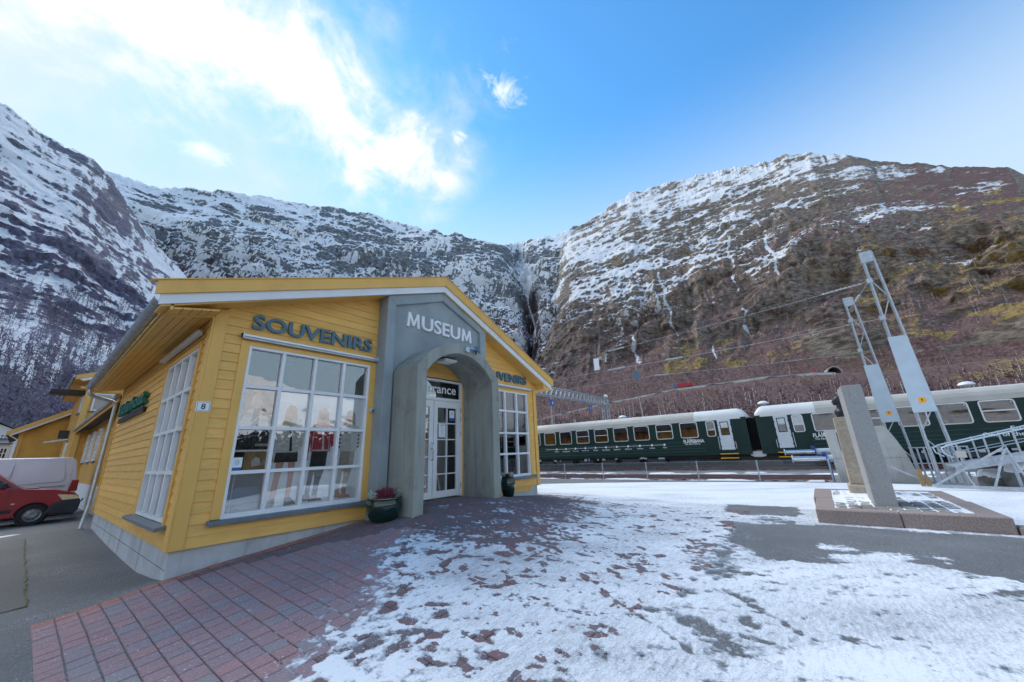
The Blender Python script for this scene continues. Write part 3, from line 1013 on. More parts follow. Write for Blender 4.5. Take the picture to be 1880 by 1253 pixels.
# ================================================================== the museum shop
def text_mesh(txt, bold=0.0, ext=0.02, res=4):
    """letters as (verts, faces) with their lower left corner at 0,0; x along the writing, y up, z out"""
    cu = bpy.data.curves.new('txt', 'FONT')
    cu.body = txt
    cu.size = 1
    cu.offset = bold
    cu.extrude = ext
    cu.resolution_u = res
    o = bpy.data.objects.new('txt', cu)
    COL.objects.link(o)
    dg = bpy.context.evaluated_depsgraph_get()
    me = bpy.data.meshes.new_from_object(o.evaluated_get(dg))
    v = [tuple(p.co) for p in me.vertices]
    f = [tuple(p.vertices) for p in me.polygons]
    bpy.data.objects.remove(o)
    bpy.data.curves.remove(cu)
    bpy.data.meshes.remove(me)
    x0 = min(p[0] for p in v); y0 = min(p[1] for p in v); z0 = min(p[2] for p in v)
    return [(p[0] - x0, p[1] - y0, p[2] - z0) for p in v], f


def fit_text(txt, P0, right, up, out, width, height, depth, bold=0.0, res=4):
    v, f = text_mesh(txt, bold, 0.05, res)
    X = max(p[0] for p in v); Y = max(p[1] for p in v); Z = max(p[2] for p in v)
    P0, right, up, out = Vector(P0), Vector(right), Vector(up), Vector(out)
    return [tuple(P0 + right * (p[0] / X * width) + up * (p[1] / Y * height) + out * (p[2] / Z * depth)) for p in v], f


def letters(parent, txt, P0, right, up, out, width, height, depth, mat, bold=0.0, res=4, local=False):
    """a word split into one object per letter"""
    v, f = fit_text(txt, P0, right, up, out, width, height, depth, bold, res)
    par = list(range(len(v)))

    def find(a):
        while par[a] != a:
            par[a] = par[par[a]]
            a = par[a]
        return a
    for q in f:
        for a in q[1:]:
            par[find(a)] = find(q[0])
    isl = {}
    for q in f:
        isl.setdefault(find(q[0]), []).append(q)
    r = Vector(right)
    items = sorted(isl.values(), key=lambda fs: min(Vector(v[i]).dot(r) for q in fs for i in q))
    # islands that overlap sideways (a ring over an A, the dot of an i) belong to one letter
    groups = []
    for fs in items:
        a = min(Vector(v[i]).dot(r) for q in fs for i in q)
        b = max(Vector(v[i]).dot(r) for q in fs for i in q)
        if groups and min(b, groups[-1][1]) - max(a, groups[-1][0]) > 0.6 * min(b - a, groups[-1][1] - groups[-1][0]):
            groups[-1][2].extend(fs)
            groups[-1][0] = min(a, groups[-1][0]); groups[-1][1] = max(b, groups[-1][1])
        else:
            groups.append([a, b, list(fs)])
    for gi, (a, b, fs) in enumerate(groups):
        if len(groups) == len(txt) and txt[gi] == 'M':
            p0, u_, o_ = Vector(P0), Vector(up), Vector(out)
            wd, st = b - a, (b - a) * .19
            ol = [(0, 0), (.10, 1), (.24, 1), (.50, .36), (.76, 1), (.90, 1), (1, 0), (.82, 0), (.765, .62), (.56, .10), (.44, .10), (.235, .62), (.18, 0)]
            base = p0 + r * (a - p0.dot(r))
            q = [base + r * (x * wd) + u_ * (y * height) for x, y in ol]
            k = len(q)
            m = MB()
            m.add(q + [c + o_ * depth for c in q], [tuple(range(k)), tuple(range(2 * k - 1, k - 1, -1))] + [(i, (i + 1) % k, k + (i + 1) % k, k + i) for i in range(k)])
            m.build('letter', mat, parent, local=local)
            continue
        ids = sorted({i for q in fs for i in q})
        mp = {i: k for k, i in enumerate(ids)}
        m = MB()
        m.add([v[i] for i in ids], [tuple(mp[i] for i in q) for q in fs])
        m.build('letter', mat, parent, local=local)


YD, UP = Vector((0, -1, 0)), Vector((0, 0, 1))
BW, BD = 8.854, 8.72
B = thing('museum_building', 'yellow weatherboarded souvenir shop with grey concrete museum porch in its gable', 'building', (4.43, 0.0, -0.35))


def zroof(x, top=True):
    if top:
        pts = [(-0.79, 3.576), (4.46, 5.535), (9.33, 3.42)]
    else:
        pts = [(-0.677, 3.236), (4.44, 5.14), (9.163, 3.11)]
    (a, za), (m, zm), (c, zc) = pts
    return za + (x - a) * (zm - za) / (m - a) if x < m else zm + (x - m) * (zc - zm) / (c - m)


def cl0(x):      # underside line of the cladding on the front: it climbs a little to the right, as the sill of the wall does
    return 0.016 * x


# foundation
m = MB()
m.box(0.035, BW - .15, 0.03, BD - .03, -0.9, 0.06)
fo_ = m.build('foundation', 'foundation_concrete', B)
m = MB()
m.box(BW - 2.2, BW - .10, 0.022, 0.03, -0.9, 0.20)
m.build('foundation_panel', 'foundation_concrete', B)
for yy in (1.9, 3.9, 6.1):
    m = MB(); m.box(0.0322, 0.036, yy, yy + .012, -.9, 0.0); m.build('shutter_joint', 'slab_grey', fo_)
m = MB(); m.box(0.0325, 0.036, 0.06, BD - .1, -.245, -.235); m.build('shutter_joint', 'slab_grey', fo_)
# dark core wall so that no light leaks
m = MB()
WIN_L = (0.53, 2.757, 0.32, 3.005)
WIN_R = (6.12, 8.385, 0.43, 2.935)
m.prism([(0.03, 0.0), (0.47, 0.0), (0.47, zroof(.47, False)), (0.03, zroof(.03, False))], 'y', 0.0, 0.16)
m.prism([(0.47, 3.03), (2.80, 3.03), (2.80, zroof(2.8, False)), (0.47, zroof(.47, False))], 'y', 0.0, 0.16)
m.box(0.47, 2.80, 0.0, 0.16, 0.0, 0.30)
m.prism([(2.80, -.1), (3.35, -.1), (3.35, zroof(3.35, False)), (2.80, zroof(2.8, False))], 'y', 0.0, 0.16)
m.prism([(3.35, 3.0), (5.42, 3.0), (5.42, zroof(5.42, False)), (4.44, 5.1), (3.35, zroof(3.35, False))], 'y', 0.0, 0.16)
m.prism([(5.42, -.1), (6.07, -.1), (6.07, zroof(6.07, False)), (5.42, zroof(5.42, False))], 'y', 0.0, 0.16)
m.prism([(6.07, 2.97), (8.44, 2.97), (8.44, zroof(8.44, False)), (6.07, zroof(6.07, False))], 'y', 0.0, 0.16)
m.box(6.07, 8.44, 0.0, 0.16, 0.0, 0.41)
m.prism([(8.44, 0.1), (8.70, .1), (8.70, zroof(8.7, False)), (8.44, zroof(8.44, False))], 'y', 0.0, 0.16)
SW = (0.50, 2.70, 0.32, 2.985)         # side window: y0,y1,z0,z1
m.box(0.03, 0.16, 0.16, SW[0] - .05, 0.0, 3.40)
m.box(0.03, 0.16, SW[1] + .05, BD, 0.0, 3.40)
m.box(0.03, 0.16, SW[0] - .05, SW[1] + .05, 0.0, 0.29)
m.box(0.03, 0.16, SW[0] - .05, SW[1] + .05, 3.02, 3.40)
m.box(BW - .16, BW - .05, 0.16, BD, 0.0, 3.3)
m.prism([(0.03, 0.0), (BW - .05, 0.0), (BW - .05, zroof(8.8, False)), (4.44, 5.1), (0.03, zroof(0.03, False))], 'y', BD - .12, BD)
m.build('wall', 'yellow_board', B)
m = MB()
m.box(0.2, BW - .2, 0.2, BD - .2, 0.10, 0.14)
m.build('shop_floor', 'interior_floor', B)
m = MB()
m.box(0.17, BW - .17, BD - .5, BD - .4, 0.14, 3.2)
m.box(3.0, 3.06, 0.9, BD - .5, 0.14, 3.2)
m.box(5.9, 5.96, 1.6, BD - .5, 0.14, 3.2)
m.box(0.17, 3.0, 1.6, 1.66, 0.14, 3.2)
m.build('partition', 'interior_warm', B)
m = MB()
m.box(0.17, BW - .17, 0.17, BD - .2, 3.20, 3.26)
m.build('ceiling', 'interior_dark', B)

# weatherboards, one object per board
EXPO = 0.1495


def front_board(x0, x1, z0, dz0, z1cap=None, y=0.0):
    """board from x0 to x1; its lower edge follows the slight climb of the wall"""
    b = MB()
    t = EXPO + 0.012
    za, zb = z0 + dz0(x0), z0 + dz0(x1)
    vs = []
    for x, z in ((x0, za), (x1, zb)):
        vs += [(x, y, z), (x, y - .031, z), (x, y - .029, z + .014), (x, y - .012, z + t), (x, y, z + t)]
    fs = [(0, 1, 2, 3, 4), (9, 8, 7, 6, 5)] + [(i, (i + 1) % 5, 5 + (i + 1) % 5, 5 + i) for i in range(5)]
    b.add(vs, fs)
    b.build('board', 'yellow_paint', B)


for k in range(36):
    z = k * EXPO
    zm = z + EXPO
    segs = []
    # left bay
    if z < 3.46:
        pass
    xl = 0.165
    if z + .02 > zroof(0.165, False):
        xl = 0.165 + (z - zroof(0.165, False)) / 0.3735
    if z < 0.24:
        segs.append((xl, 2.90))
    elif zm < 3.12:
        segs.append((xl, 0.41))
    else:
        segs.append((xl, 2.90))
    # right bay (its wall reads a little higher)
    segs_r = []
    xr = 8.69
    lim = zroof(8.69, False)
    if z + .02 > lim:
        xr = 8.69 - (z - lim) / 0.43
    if z < 0.13:
        pass
    elif z < 0.36:
        segs_r.append((6.06, xr))
    elif zm < 3.05:
        segs_r.append((8.50, xr))
    else:
        segs_r.append((6.06, xr))
    for a, b_ in segs + segs_r:
        if b_ - a > 0.04:
            front_board(a, b_, z, (lambda x: 0.0))
# boards over the entrance, inside the porch
for k in range(4):
    z = 2.95 + k * EXPO
    front_board(3.36, 5.43, z, (lambda x: 0.0), y=-0.11)
# side wall boards (their ends at the corner show as a saw-tooth)


def side_board(y0, y1, z):
    b = MB()
    t = EXPO + 0.012
    vs = []
    for y in (y0, y1):
        vs += [(0.03, y, z), (-.004, y, z), (-.002, y, z + .014), (0.016, y, z + t), (0.03, y, z + t)]
    b.add(vs, [(0, 1, 2, 3, 4), (9, 8, 7, 6, 5)] + [(i, (i + 1) % 5, 5 + (i + 1) % 5, 5 + i) for i in range(5)])
    b.build('board', 'yellow_paint', B)


for k in range(23):
    z = k * EXPO
    if z < 0.2 or z > 3.03:
        side_board(0.155, BD - .1, z)
    else:
        side_board(0.155, SW[0] - .125, z)
        side_board(SW[1] + .12, BD - .1, z)
# corner boards
m = MB()
m.prism([(0.0, 0.0), (0.168, 0.0), (0.168, zroof(.168, False)), (0.0, zroof(0, False))], 'y', -0.050, -0.0)
m.build('corner_board', 'yellow_board', B, bevel=.004)
m = MB()
m.box(-.026, -.0008, -.046, 0.13, 0.0, 3.40)
m.build('corner_board', 'yellow_board', B, bevel=.004)
m = MB()
m.prism([(8.70, 0.115), (8.854, 0.125), (8.854, zroof(8.854, False)), (8.70, zroof(8.7, False))], 'y', -0.050, 0.0)
m.build('corner_board', 'yellow_board', B, bevel=.004)
m = MB(); m.box(8.80, 8.858, 0.0, 0.14, 0.125, 3.2); m.build('corner_board', 'yellow_board', B)
m = MB(); m.box(-.02, 0.03, BD - .14, BD, 0.0, 3.40); m.build('corner_board', 'yellow_board', B, bevel=.004)
m = MB(); m.box(8.78, 8.83, 0.14, BD, 0.1, 3.2); m.build('side_cladding', 'yellow_board', B)


# windows of the front
def front_window(x0, x1, z0, z1, cols, rows, zb, name='window'):
    fr, yo = 0.045, -0.035
    m = MB()
    m.box(x0, x0 + fr, yo, 0.09, z0, z1)
    m.box(x1 - fr, x1, yo, 0.09, z0, z1)
    m.box(x0 + fr, x1 - fr, yo, 0.09, z0, z0 + fr + .03)
    m.box(x0 + fr, x1 - fr, yo, 0.09, z1 - fr, z1)
    wn = m.build(name, 'white_paint', B, bevel=.004)
    xsn = [x0 + (x1 - x0) * i / cols for i in range(cols + 1)]
    bw = 0.028
    for i in range(1, cols):
        b = MB(); b.box(xsn[i] - bw, xsn[i] + bw, yo + .004, 0.075, z0 + fr + .03, z1 - fr, 0.005)
        b.build('glazing_bar', 'white_paint', wn)
    ed = [x0 + fr] + [x for x in xsn[1:-1]] + [x1 - fr]
    for zc in zb[1:-1]:
        for i in range(cols):
            a = xsn[i] + (bw if i else fr)
            c = xsn[i + 1] - (bw if i < cols - 1 else fr)
            b = MB(); b.box(a, c, yo + .006, 0.073, zc - bw, zc + bw, 0.005)
            b.build('glazing_bar', 'white_paint', wn)
    for i in range(cols):
        for j in range(len(zb) - 1):
            a, c = xsn[i] + (bw if i else fr), xsn[i + 1] - (bw if i < cols - 1 else fr)
            d = zb[j] + (bw if j else fr + .03)
            e = zb[j + 1] - (bw if j < len(zb) - 2 else fr)
            b = MB(); b.box(a - .01, c + .01, 0.030, 0.036, d - .01, e + .01)
            b.build('pane', 'shop_glass', wn)
    return wn


zl = [0.32, 0.975, 1.655, 2.325, 3.005]
wl = front_window(*WIN_L, 4, 4, zl)
wr = front_window(*WIN_R, 4, 4, [0.43, 1.085, 1.68, 2.325, 2.935])
# an extra bar where the picture in the first column ends
b = MB(); b.box(0.575, 1.06, 0.04, 0.075, 1.285, 1.315); b.build('glazing_bar', 'white_paint', wl)
for (a, c, z0, z1, zs) in ((0.41, 0.53, 0.335, 3.07, 1), (2.757, 2.885, 0.335, 3.07, 1), (8.385, 8.505, 0.445, 3.02, 1), (6.06, 6.12, 0.445, 3.02, 1)):
    m = MB(); m.box(a, c, -.046, 0.0, z0, z1); m.build('casing', 'yellow_board', B, bevel=.003)
m = MB(); m.box(0.53, 2.757, -.046, 0.0, 3.005, 3.07); m.build('casing', 'yellow_board', B)
m = MB(); m.box(6.12, 8.385, -.046, 0.0, 2.935, 3.02); m.build('casing', 'yellow_board', B)
m = MB(); m.prism([(-.115, .255), (0.02, .275), (0.02, .335), (-.115, .318)], 'x', .375, 2.89); m.build('window_sill', 'sill_slate', B, bevel=.006)
m = MB(); m.prism([(-.115, .36), (0.02, .38), (0.02, .445), (-.115, .428)], 'x', 6.06, 8.61); m.build('window_sill', 'sill_slate', B, bevel=.006)
# sun-blind cassettes
for a, c, z0 in ((0.39, 2.885, 3.105), (6.06, 8.535, 3.04)):
    m = MB()
    m.prism([(-.03, z0), (-.10, z0 + .005), (-.125, z0 + .03), (-.125, z0 + .06), (-.03, z0 + .085)], 'x', a, c)
    cs = m.build('blind_cassette', 'aluminium', B)
    m = MB(); m.box(a + .02, c - .02, -.118, -.105, z0 - .012, z0 + .005); m.build('end_bar', 'zinc', cs)
    for xx in (a, c - .012):
        m = MB(); m.box(xx, xx + .012, -.13, -.03, z0 - .004, z0 + .09); m.build('end_cap', 'sheet_metal', cs)
m = MB(); m.box(2.80, 2.875, -.10, -.046, 2.02, 2.10, .008); jb = m.build('junction_box', 'sheet_metal', B)
m = MB(); m.box(2.82, 2.85, -.13, -.10, 2.03, 2.07); m.build('sensor', 'letter_blue', jb)

# side window
m = MB()
y0, y1, z0, z1 = SW
f_ = 0.045
for bx in ((y0, y0 + f_, z0, z1), (y1 - f_, y1, z0, z1), (y0 + f_, y1 - f_, z0, z0 + f_), (y0 + f_, y1 - f_, z1 - f_, z1)):
    m.box(-.01, 0.10, *bx)
sw = m.build('window', 'white_paint', B)
ysn = [y0 + (y1 - y0) * i / 4 for i in range(5)]
zsn = [z0, 1.01, 1.675, 2.315, z1]
for yv in ysn[1:-1]:
    b = MB(); b.box(-.008, 0.085, yv - .028, yv + .028, z0 + f_, z1 - f_, .005); b.build('glazing_bar', 'white_paint', sw)
for zv in zsn[1:-1]:
    for i in range(4):
        b = MB(); b.box(-.006, 0.083, ysn[i] + .028, ysn[i + 1] - .028, zv - .028, zv + .028, .005); b.build('glazing_bar', 'white_paint', sw)
for i in range(4):
    for j in range(4):
        b = MB(); b.box(0.05, 0.056, ysn[i] + .02, ysn[i + 1] - .02, zsn[j] + .02, zsn[j + 1] - .02); b.build('pane', 'shop_glass', sw)
for a, c in ((SW[0] - .12, SW[0]), (SW[1], SW[1] + .12)):
    m = MB(); m.box(-.022, 0.03, a, c, .30, 3.06); m.build('casing', 'yellow_board', B)
m = MB(); m.box(-.022, 0.03, SW[0], SW[1], 2.985, 3.06); m.build('casing', 'yellow_board', B)
m = MB(); m.prism([(-.13, .235), (0.04, .26), (0.04, .315), (-.13, .285)], 'y', SW[0] - .22, SW[1] + .28); m.build('window_sill', 'sill_slate', B, bevel=.006)
m = MB(); m.prism([(-.12, 3.175), (-.03, 3.165), (-.03, 3.235), (-.10, 3.24), (-.12, 3.22)], 'y', SW[0] - .1, SW[1] + .45); m.build('blind_cassette', 'aluminium', B)
m = MB(); m.box(-.10, -.02, 0.42, 0.46, 1.62, 1.70, .01); m.build('window_hook', 'sign_white', B)

# concrete surround of the entrance
m = MB()
G0, G1 = 0.0, -0.36
m.prism([(2.885, -.35), (3.105, -.35), (3.105, 4.41), (2.885, zroof(2.885, False) + .02)], 'y', G0, G1)
m.prism([(5.84, -.2), (6.075, -.2), (6.075, zroof(6.075, False) + .02), (5.84, 4.376)], 'y', G0, G1)
m.prism([(2.885, zroof(2.885, False) + .02), (3.105, 4.41), (4.47, 4.925), (4.44, 5.155)], 'y', G0, G1)
m.prism([(4.44, 5.155), (4.47, 4.925), (5.84, 4.376), (6.075, zroof(6.075, False) + .02)], 'y', G0, G1)
su = m.build('portal_surround', 'portal_plaster', B, bevel=.012)
CX = 4.385


def arc(cx, hw, zs, rise, n=18, rev=False):
    r = (hw * hw + rise * rise) / (2 * rise)
    a0 = math.asin(hw / r)
    p = [(cx + r * math.sin(-a0 + 2 * a0 * i / n), zs + rise - r + r * math.cos(-a0 + 2 * a0 * i / n)) for i in range(n + 1)]
    return p[::-1] if rev else p


inner = arc(CX, 1.005, 2.80, 0.535)
outer = arc(CX, 1.245, 2.875, 0.69)
m = MB()
m.prism([(3.105, -.35), (3.33, -.35), (3.33, 2.83)] + arc(CX, 1.055, 2.83, 0.565)[1:-1] + [(5.44, 2.83), (5.44, -.2), (5.84, -.2), (5.84, 4.376), (4.47, 4.925), (3.105, 4.41)], 'y', -.285, -.16)
m.build('portal_panel', 'portal_plaster', B)
# the porch: two legs and a barrel vault, standing out from the wall
m = MB()
prof = [(3.14, -.35), (3.14, 2.875)] + outer[1:-1] + [(5.63, 2.875), (5.63, -.2), (5.39, -.2), (5.39, 2.8)] + inner[::-1][1:-1] + [(3.38, 2.8), (3.38, -.35)]
n_ = len(prof)
ring_in = list(range(n_))
vs = [(x, -1.16, z) for x, z in prof] + [(x, -.145, z) for x, z in prof]
fs = [(i, (i + 1) % n_, n_ + (i + 1) % n_, n_ + i) for i in range(n_)]
no, ni = 2 + len(outer) - 2 + 2, 0
oi = list(range(0, len(outer) + 2))                       # outer chain, left foot to right foot
ii = list(range(len(outer) + 2, n_))                      # inner chain, right foot to left foot
ii = ii[::-1]
for off in (0, n_):
    for a in range(len(oi) - 1):
        q = (oi[a] + off, oi[a + 1] + off, ii[a + 1] + off, ii[a] + off)
        fs.append(q)
m.add(vs, fs)
m.build('arched_porch', 'porch_concrete', B, bevel=.014)
# entrance floor slab
m = MB(); m.box(3.36, 5.42, -.34, .6, .0, .155); m.build('threshold', 'slab_grey', B)

# door
dr = bpy.data.objects.new('entrance_door', None)
COL.objects.link(dr); dr.parent = B; dr.location = Vector((4.42, -.15, .19)) - B.location
m = MB()
for bx in ((3.42, 3.49, .17, 2.92), (5.28, 5.345, .17, 2.92), (3.49, 5.28, 2.40, 2.47), (3.49, 5.28, 2.87, 2.92)):
    m.box(bx[0], bx[1], -.15, -.04, bx[2], bx[3])
m.build('door_frame', 'white_paint', dr, bevel=.004)
m = MB(); m.box(3.49, 5.28, -.105, -.10, 2.47, 2.87); m.build('fanlight', 'door_glass', dr)
for sgn, (a, c) in ((-1, (3.495, 4.418)), (1, (4.432, 5.275))):
    st = 0.118
    m = MB()
    m.box(a, a + st, -.14, -.085, .19, 2.395)
    m.box(c - st, c, -.14, -.085, .19, 2.395)
    m.box(a + st, c - st, -.14, -.085, .19, .335)
    m.box(a + st, c - st, -.14, -.085, 2.235, 2.395)
    xm = (a + c) / 2
    m.box(xm - .013, xm + .013, -.135, -.09, .335, 2.235)
    for zc in (.70, 1.09, 1.48, 1.86):
        m.box(a + st, xm - .013, -.1345, -.09, zc - .012, zc + .012)
        m.box(xm + .013, c - st, -.1345, -.09, zc - .012, zc + .012)
    m.build('door_leaf', 'white_paint', dr, bevel=.003)
    m = MB(); m.box(a + st, c - st, -.116, -.110, .335, 2.235); m.build('door_pane', 'door_glass', dr)
m = MB()
m.tube([(4.375, -.14, 1.02), (4.375, -.20, 1.02), (4.375, -.215, 1.06), (4.375, -.215, 1.36), (4.375, -.20, 1.40), (4.375, -.14, 1.40)], .012, 8)
m.build('pull_handle', 'steel', dr, smooth=.8)
m = MB(); m.lathe([(.0, 0), (.022, 0), (.022, .02), (0, .02)], (4.375, -.16, 1.26), 12); m.build('lock', 'steel', dr)
for zc in (2.2, 1.98, 1.62, .42):
    m = MB(); m.tube([(5.295, -.157, zc - .06), (5.295, -.157, zc + .06)], .011, 8); m.build('hinge', 'zinc', dr)
for a, c in ((5.345, 5.47), (3.30, 3.42)):
    m = MB(); m.box(a, c, -.155, -.03, .13, 2.93); m.build('casing', 'yellow_board', B)

# roof
m = MB()
yf, yb = -.47, BD + .25
top = [(-0.66, zroof(-.66)), (4.46, 5.535), (9.28, zroof(9.28))]
for (xa, za), (xb, zb_) in ((top[0], top[1]), (top[1], top[2])):
    m.prism([(xa, za - .10), (xb, zb_ - .10), (xb, zb_ - .16), (xa, za - .16)], 'y', yf + .06, yb)
rf = m.build('roof', 'roof_felt', B)


def barge(dz0, dz1, y0, y1, mat, xl, xr, name):
    """a pair of verge boards between two offsets below the roof line"""
    for xa, xb in ((xl, 4.46), (4.46, xr)):
        b = MB()
        vs = []
        for x in (xa, xb):
            k = (x - xl) / (4.46 - xl) if x <= 4.46 else (xr - x) / (xr - 4.46)
            zt = zroof(x)
            vs += [(x, zt + dz0[0] + (dz0[1] - dz0[0]) * k), (x, zt + dz1[0] + (dz1[1] - dz1[0]) * k)]
        b.prism([vs[0], vs[2], vs[3], vs[1]], 'y', y0, y1)
        b.build(name, mat, rf, bevel=.004)


barge((0.02, 0.02), (-.185, -.222), -.475, -.435, 'yellow_board', -.79, 9.33, 'verge_board')
barge((-.18, -.215), (-.335, -.385), -.432, -.40, 'white_barge', -.73, 9.28, 'verge_board')
# capping strip on the verge
for xa, xb in ((-.86, 4.46), (4.46, 9.37)):
    b = MB(); b.prism([(xa, zroof(xa) + .02), (xb, zroof(xb) + .02), (xb, zroof(xb) + .036), (xa, zroof(xa) + .036)], 'y', -.495, -.36); b.build('verge_cap', 'yellow_board', rf)
# soffit boards of the front overhang and of the eaves
for xa, xb in ((-.70, 4.44), (4.44, 9.20)):
    b = MB(); b.prism([(xa, zroof(xa, False) + .02), (xb, zroof(xb, False) + .02), (xb, zroof(xb, False) + .05), (xa, zroof(xa, False) + .05)], 'y', -.40, -.001); b.build('soffit_board', 'yellow_board', rf)
for i in range(5):
    xa, xb = -.56 + i * .108, -.56 + (i + 1) * .108 - .010
    za, zb_ = 3.252 + (xa + .56) * .21, 3.252 + (xb + .56) * .21
    b = MB(); b.prism([(xa, za), (xb, zb_), (xb, zb_ + .02), (xa, za + .02)], 'y', -.39, BD + .1); b.build('soffit_board', 'yellow_board', rf)
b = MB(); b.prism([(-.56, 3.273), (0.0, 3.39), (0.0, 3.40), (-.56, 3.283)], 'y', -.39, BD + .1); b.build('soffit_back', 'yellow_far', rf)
b = MB(); b.box(-.595, -.562, -.40, BD + .15, 3.235, 3.43); b.build('fascia', 'yellow_board', rf)
b = MB(); b.prism([(-.555, 3.225), (-.028, 3.345), (-.028, 3.44), (-.555, 3.27)], 'y', -.075, -.055); b.build('eave_closer', 'yellow_board', rf)
b = MB(); b.prism([(8.85, 3.10), (9.17, 3.08), (9.2, 3.12), (8.85, 3.28)], 'y', -.39, BD); b.build('soffit_board', 'yellow_board', rf)
# half-round gutter with joints, and the downpipe
gut = MB()
pr = [(-.70 + .085 * math.cos(t), 3.375 + .072 * math.sin(t)) for t in np.linspace(math.pi, 2 * math.pi, 11)]
pr += [(-.70 + .077 * math.cos(t), 3.375 + .064 * math.sin(t)) for t in np.linspace(2 * math.pi, math.pi, 11)]
gut.prism(pr, 'y', -.42, BD + .1)
gt = gut.build('gutter', 'zinc', rf)
for yv in np.arange(-.2, BD, 0.62):
    b = MB()
    pr = [(-.70 + .094 * math.cos(t), 3.375 + .080 * math.sin(t)) for t in np.linspace(math.pi, 2 * math.pi, 9)]
    pr += [(-.70 + .086 * math.cos(t), 3.375 + .073 * math.sin(t)) for t in np.linspace(2 * math.pi, math.pi, 9)]
    b.prism(pr, 'y', yv, yv + .03)
    b.build('gutter_bracket', 'zinc', gt)
b = MB()
b.tube([(-.685, BD - .02, 3.29), (-.685, BD - .02, 3.20), (-.64, BD - .02, 3.13), (-.20, BD + .0, 3.00), (-.125, BD, 2.95), (-.11, BD, 2.86), (-.105, BD, 0.2), (-.14, BD - .05, -.15), (-.16, BD - .08, g1(-.16, BD - .08) + .02)], .045, 10)
b.build('downpipe', 'zinc', gt, smooth=.9)

# ------------------------------------------------------------------ writing on the front
t_ = thing('souvenirs_sign', 'word SOUVENIRS in large dark blue letters left of the porch', 'sign', (1.62, -.03, 3.3))
letters(t_, 'SOUVENIRS', (0.51, -.035, 3.295), (1, 0, 0), UP, YD, 2.232, 0.262, .045, 'letter_blue', .022)
t_ = thing('souvenirs_sign', 'word SOUVENIRS half hidden behind the porch, over the narrower window', 'sign', (7.2, -.03, 3.2))
letters(t_, 'SOUVENIRS', (6.10, -.035, 3.215), (1, 0, 0), UP, YD, 2.232, 0.262, .045, 'letter_blue', .022)
t_ = thing('museum_sign', 'word MUSEUM in raised white letters on the grey gable panel', 'sign', (4.47, -.29, 4.0))
letters(t_, 'MUSEUM', (3.425, -.287, 4.005), (1, 0, 0), UP, YD, 2.10, 0.355, .045, 'letter_white', .016)
t_ = thing('entrance_sign', 'word entrance in white on the dark glass above the door', 'sign', (4.4, -.12, 2.55))
letters(t_, 'entrance', (3.94, -.1065, 2.585), (1, 0, 0), UP, YD, 1.22, 0.185, .003, 'letter_white', .012)
t_ = thing('house_number', 'white enamel number plate 8 on the yellow corner board', 'sign', (.08, -.05, 1.95))
m = MB(); m.box(-.018, .158, -.062, -.0505, 1.872, 2.026, .006); pl_ = m.build('plate', 'sign_white', t_)
m = MB()
for bx in ((-.006, .146, 1.884, 1.888), (-.006, .146, 2.010, 2.014), (-.006, -.002, 1.888, 2.010), (.142, .146, 1.888, 2.010)):
    m.box(bx[0], bx[1], -.0632, -.062, bx[2], bx[3])
m.build('border', 'black', t_)
v, f = fit_text('8', (.043, -.0622, 1.905), (1, 0, 0), UP, YD, .054, .088, .0015, .02)
m = MB(); m.add(v, f); m.build('digit', 'black', t_)
# sign on the side wall
t_ = thing('side_sign', 'green lettering over a dark strip on the side wall under the eaves', 'sign', (-.03, 5.8, 2.4))
letters(t_, 'Riderhout', (-.012, 7.75, 2.46), (0, -1, 0), UP, (-1, 0, 0), 3.55, .33, .085, 'letter_green', .02)
m = MB(); m.box(-.07, -.008, 4.25, 7.70, 2.285, 2.405, .01); m.build('strip', 'letter_dark', t_)

# ------------------------------------------------------------------ lamp and camera on the porch
t_ = thing('ceiling_lamp', 'flat white lamp under the vault of the porch', 'lamp', (4.4, -.6, 3.2))
m = MB(); m.box(4.18, 4.56, -.80, -.45, 3.235, 3.285, .01); m.build('housing', 'white_paint', t_)
m = MB(); m.box(4.21, 4.53, -.77, -.48, 3.222, 3.236, .004); m.build('diffuser', 'letter_white', t_)
t_ = thing('wall_spotlight', 'small blue-grey spotlight on a bracket at the crown of the porch', 'spotlight', (4.62, -1.18, 3.46))
m = MB(); m.tube([(4.50, -1.165, 3.46), (4.50, -1.22, 3.46)], .065, 14); m.build('wall_plate', 'sheet_metal', t_, smooth=.6)
m = MB(); m.tube([(4.50, -1.20, 3.46), (4.58, -1.24, 3.50), (4.72, -1.25, 3.50)], .016, 8); m.build('arm', 'sheet_metal', t_, smooth=.8)
m = MB(); m.tube([(4.74, -1.25, 3.56), (4.74, -1.25, 3.44)], [.05, .06], 12); m.build('head', 'letter_blue', t_, smooth=.6)
m = MB(); m.tube([(4.74, -1.25, 3.44), (4.74, -1.25, 3.37)], .018, 8); m.build('lamp_holder', 'black_plastic', t_)

# ------------------------------------------------------------------ posters in the shop window


def ell(cx, cz, rx, rz, n=20, a0=0, a1=2 * math.pi):
    return [(cx + rx * math.cos(a0 + (a1 - a0) * i / n), cz + rz * math.sin(a0 + (a1 - a0) * i / n)) for i in range(n)]


def poster(label, x0, x1, z0, z1, shapes, panel='poster_white', y=0.062):
    t = thing('shop_poster', label, 'poster', ((x0 + x1) / 2, y, z0), group='posters in the shop window')
    m = MB(); m.box(x0, x1, y, y + .02, z0, z1); m.build('panel', panel, t)
    mats = []
    m = MB()
    for i, (mt, poly) in enumerate(shapes):
        if mt not in mats:
            mats.append(mt)
        m.k = mats.index(mt)
        m.flat([(a, y - .002 - .0006 * i, c) for a, c in poly])
    m.build('print', mats, t)


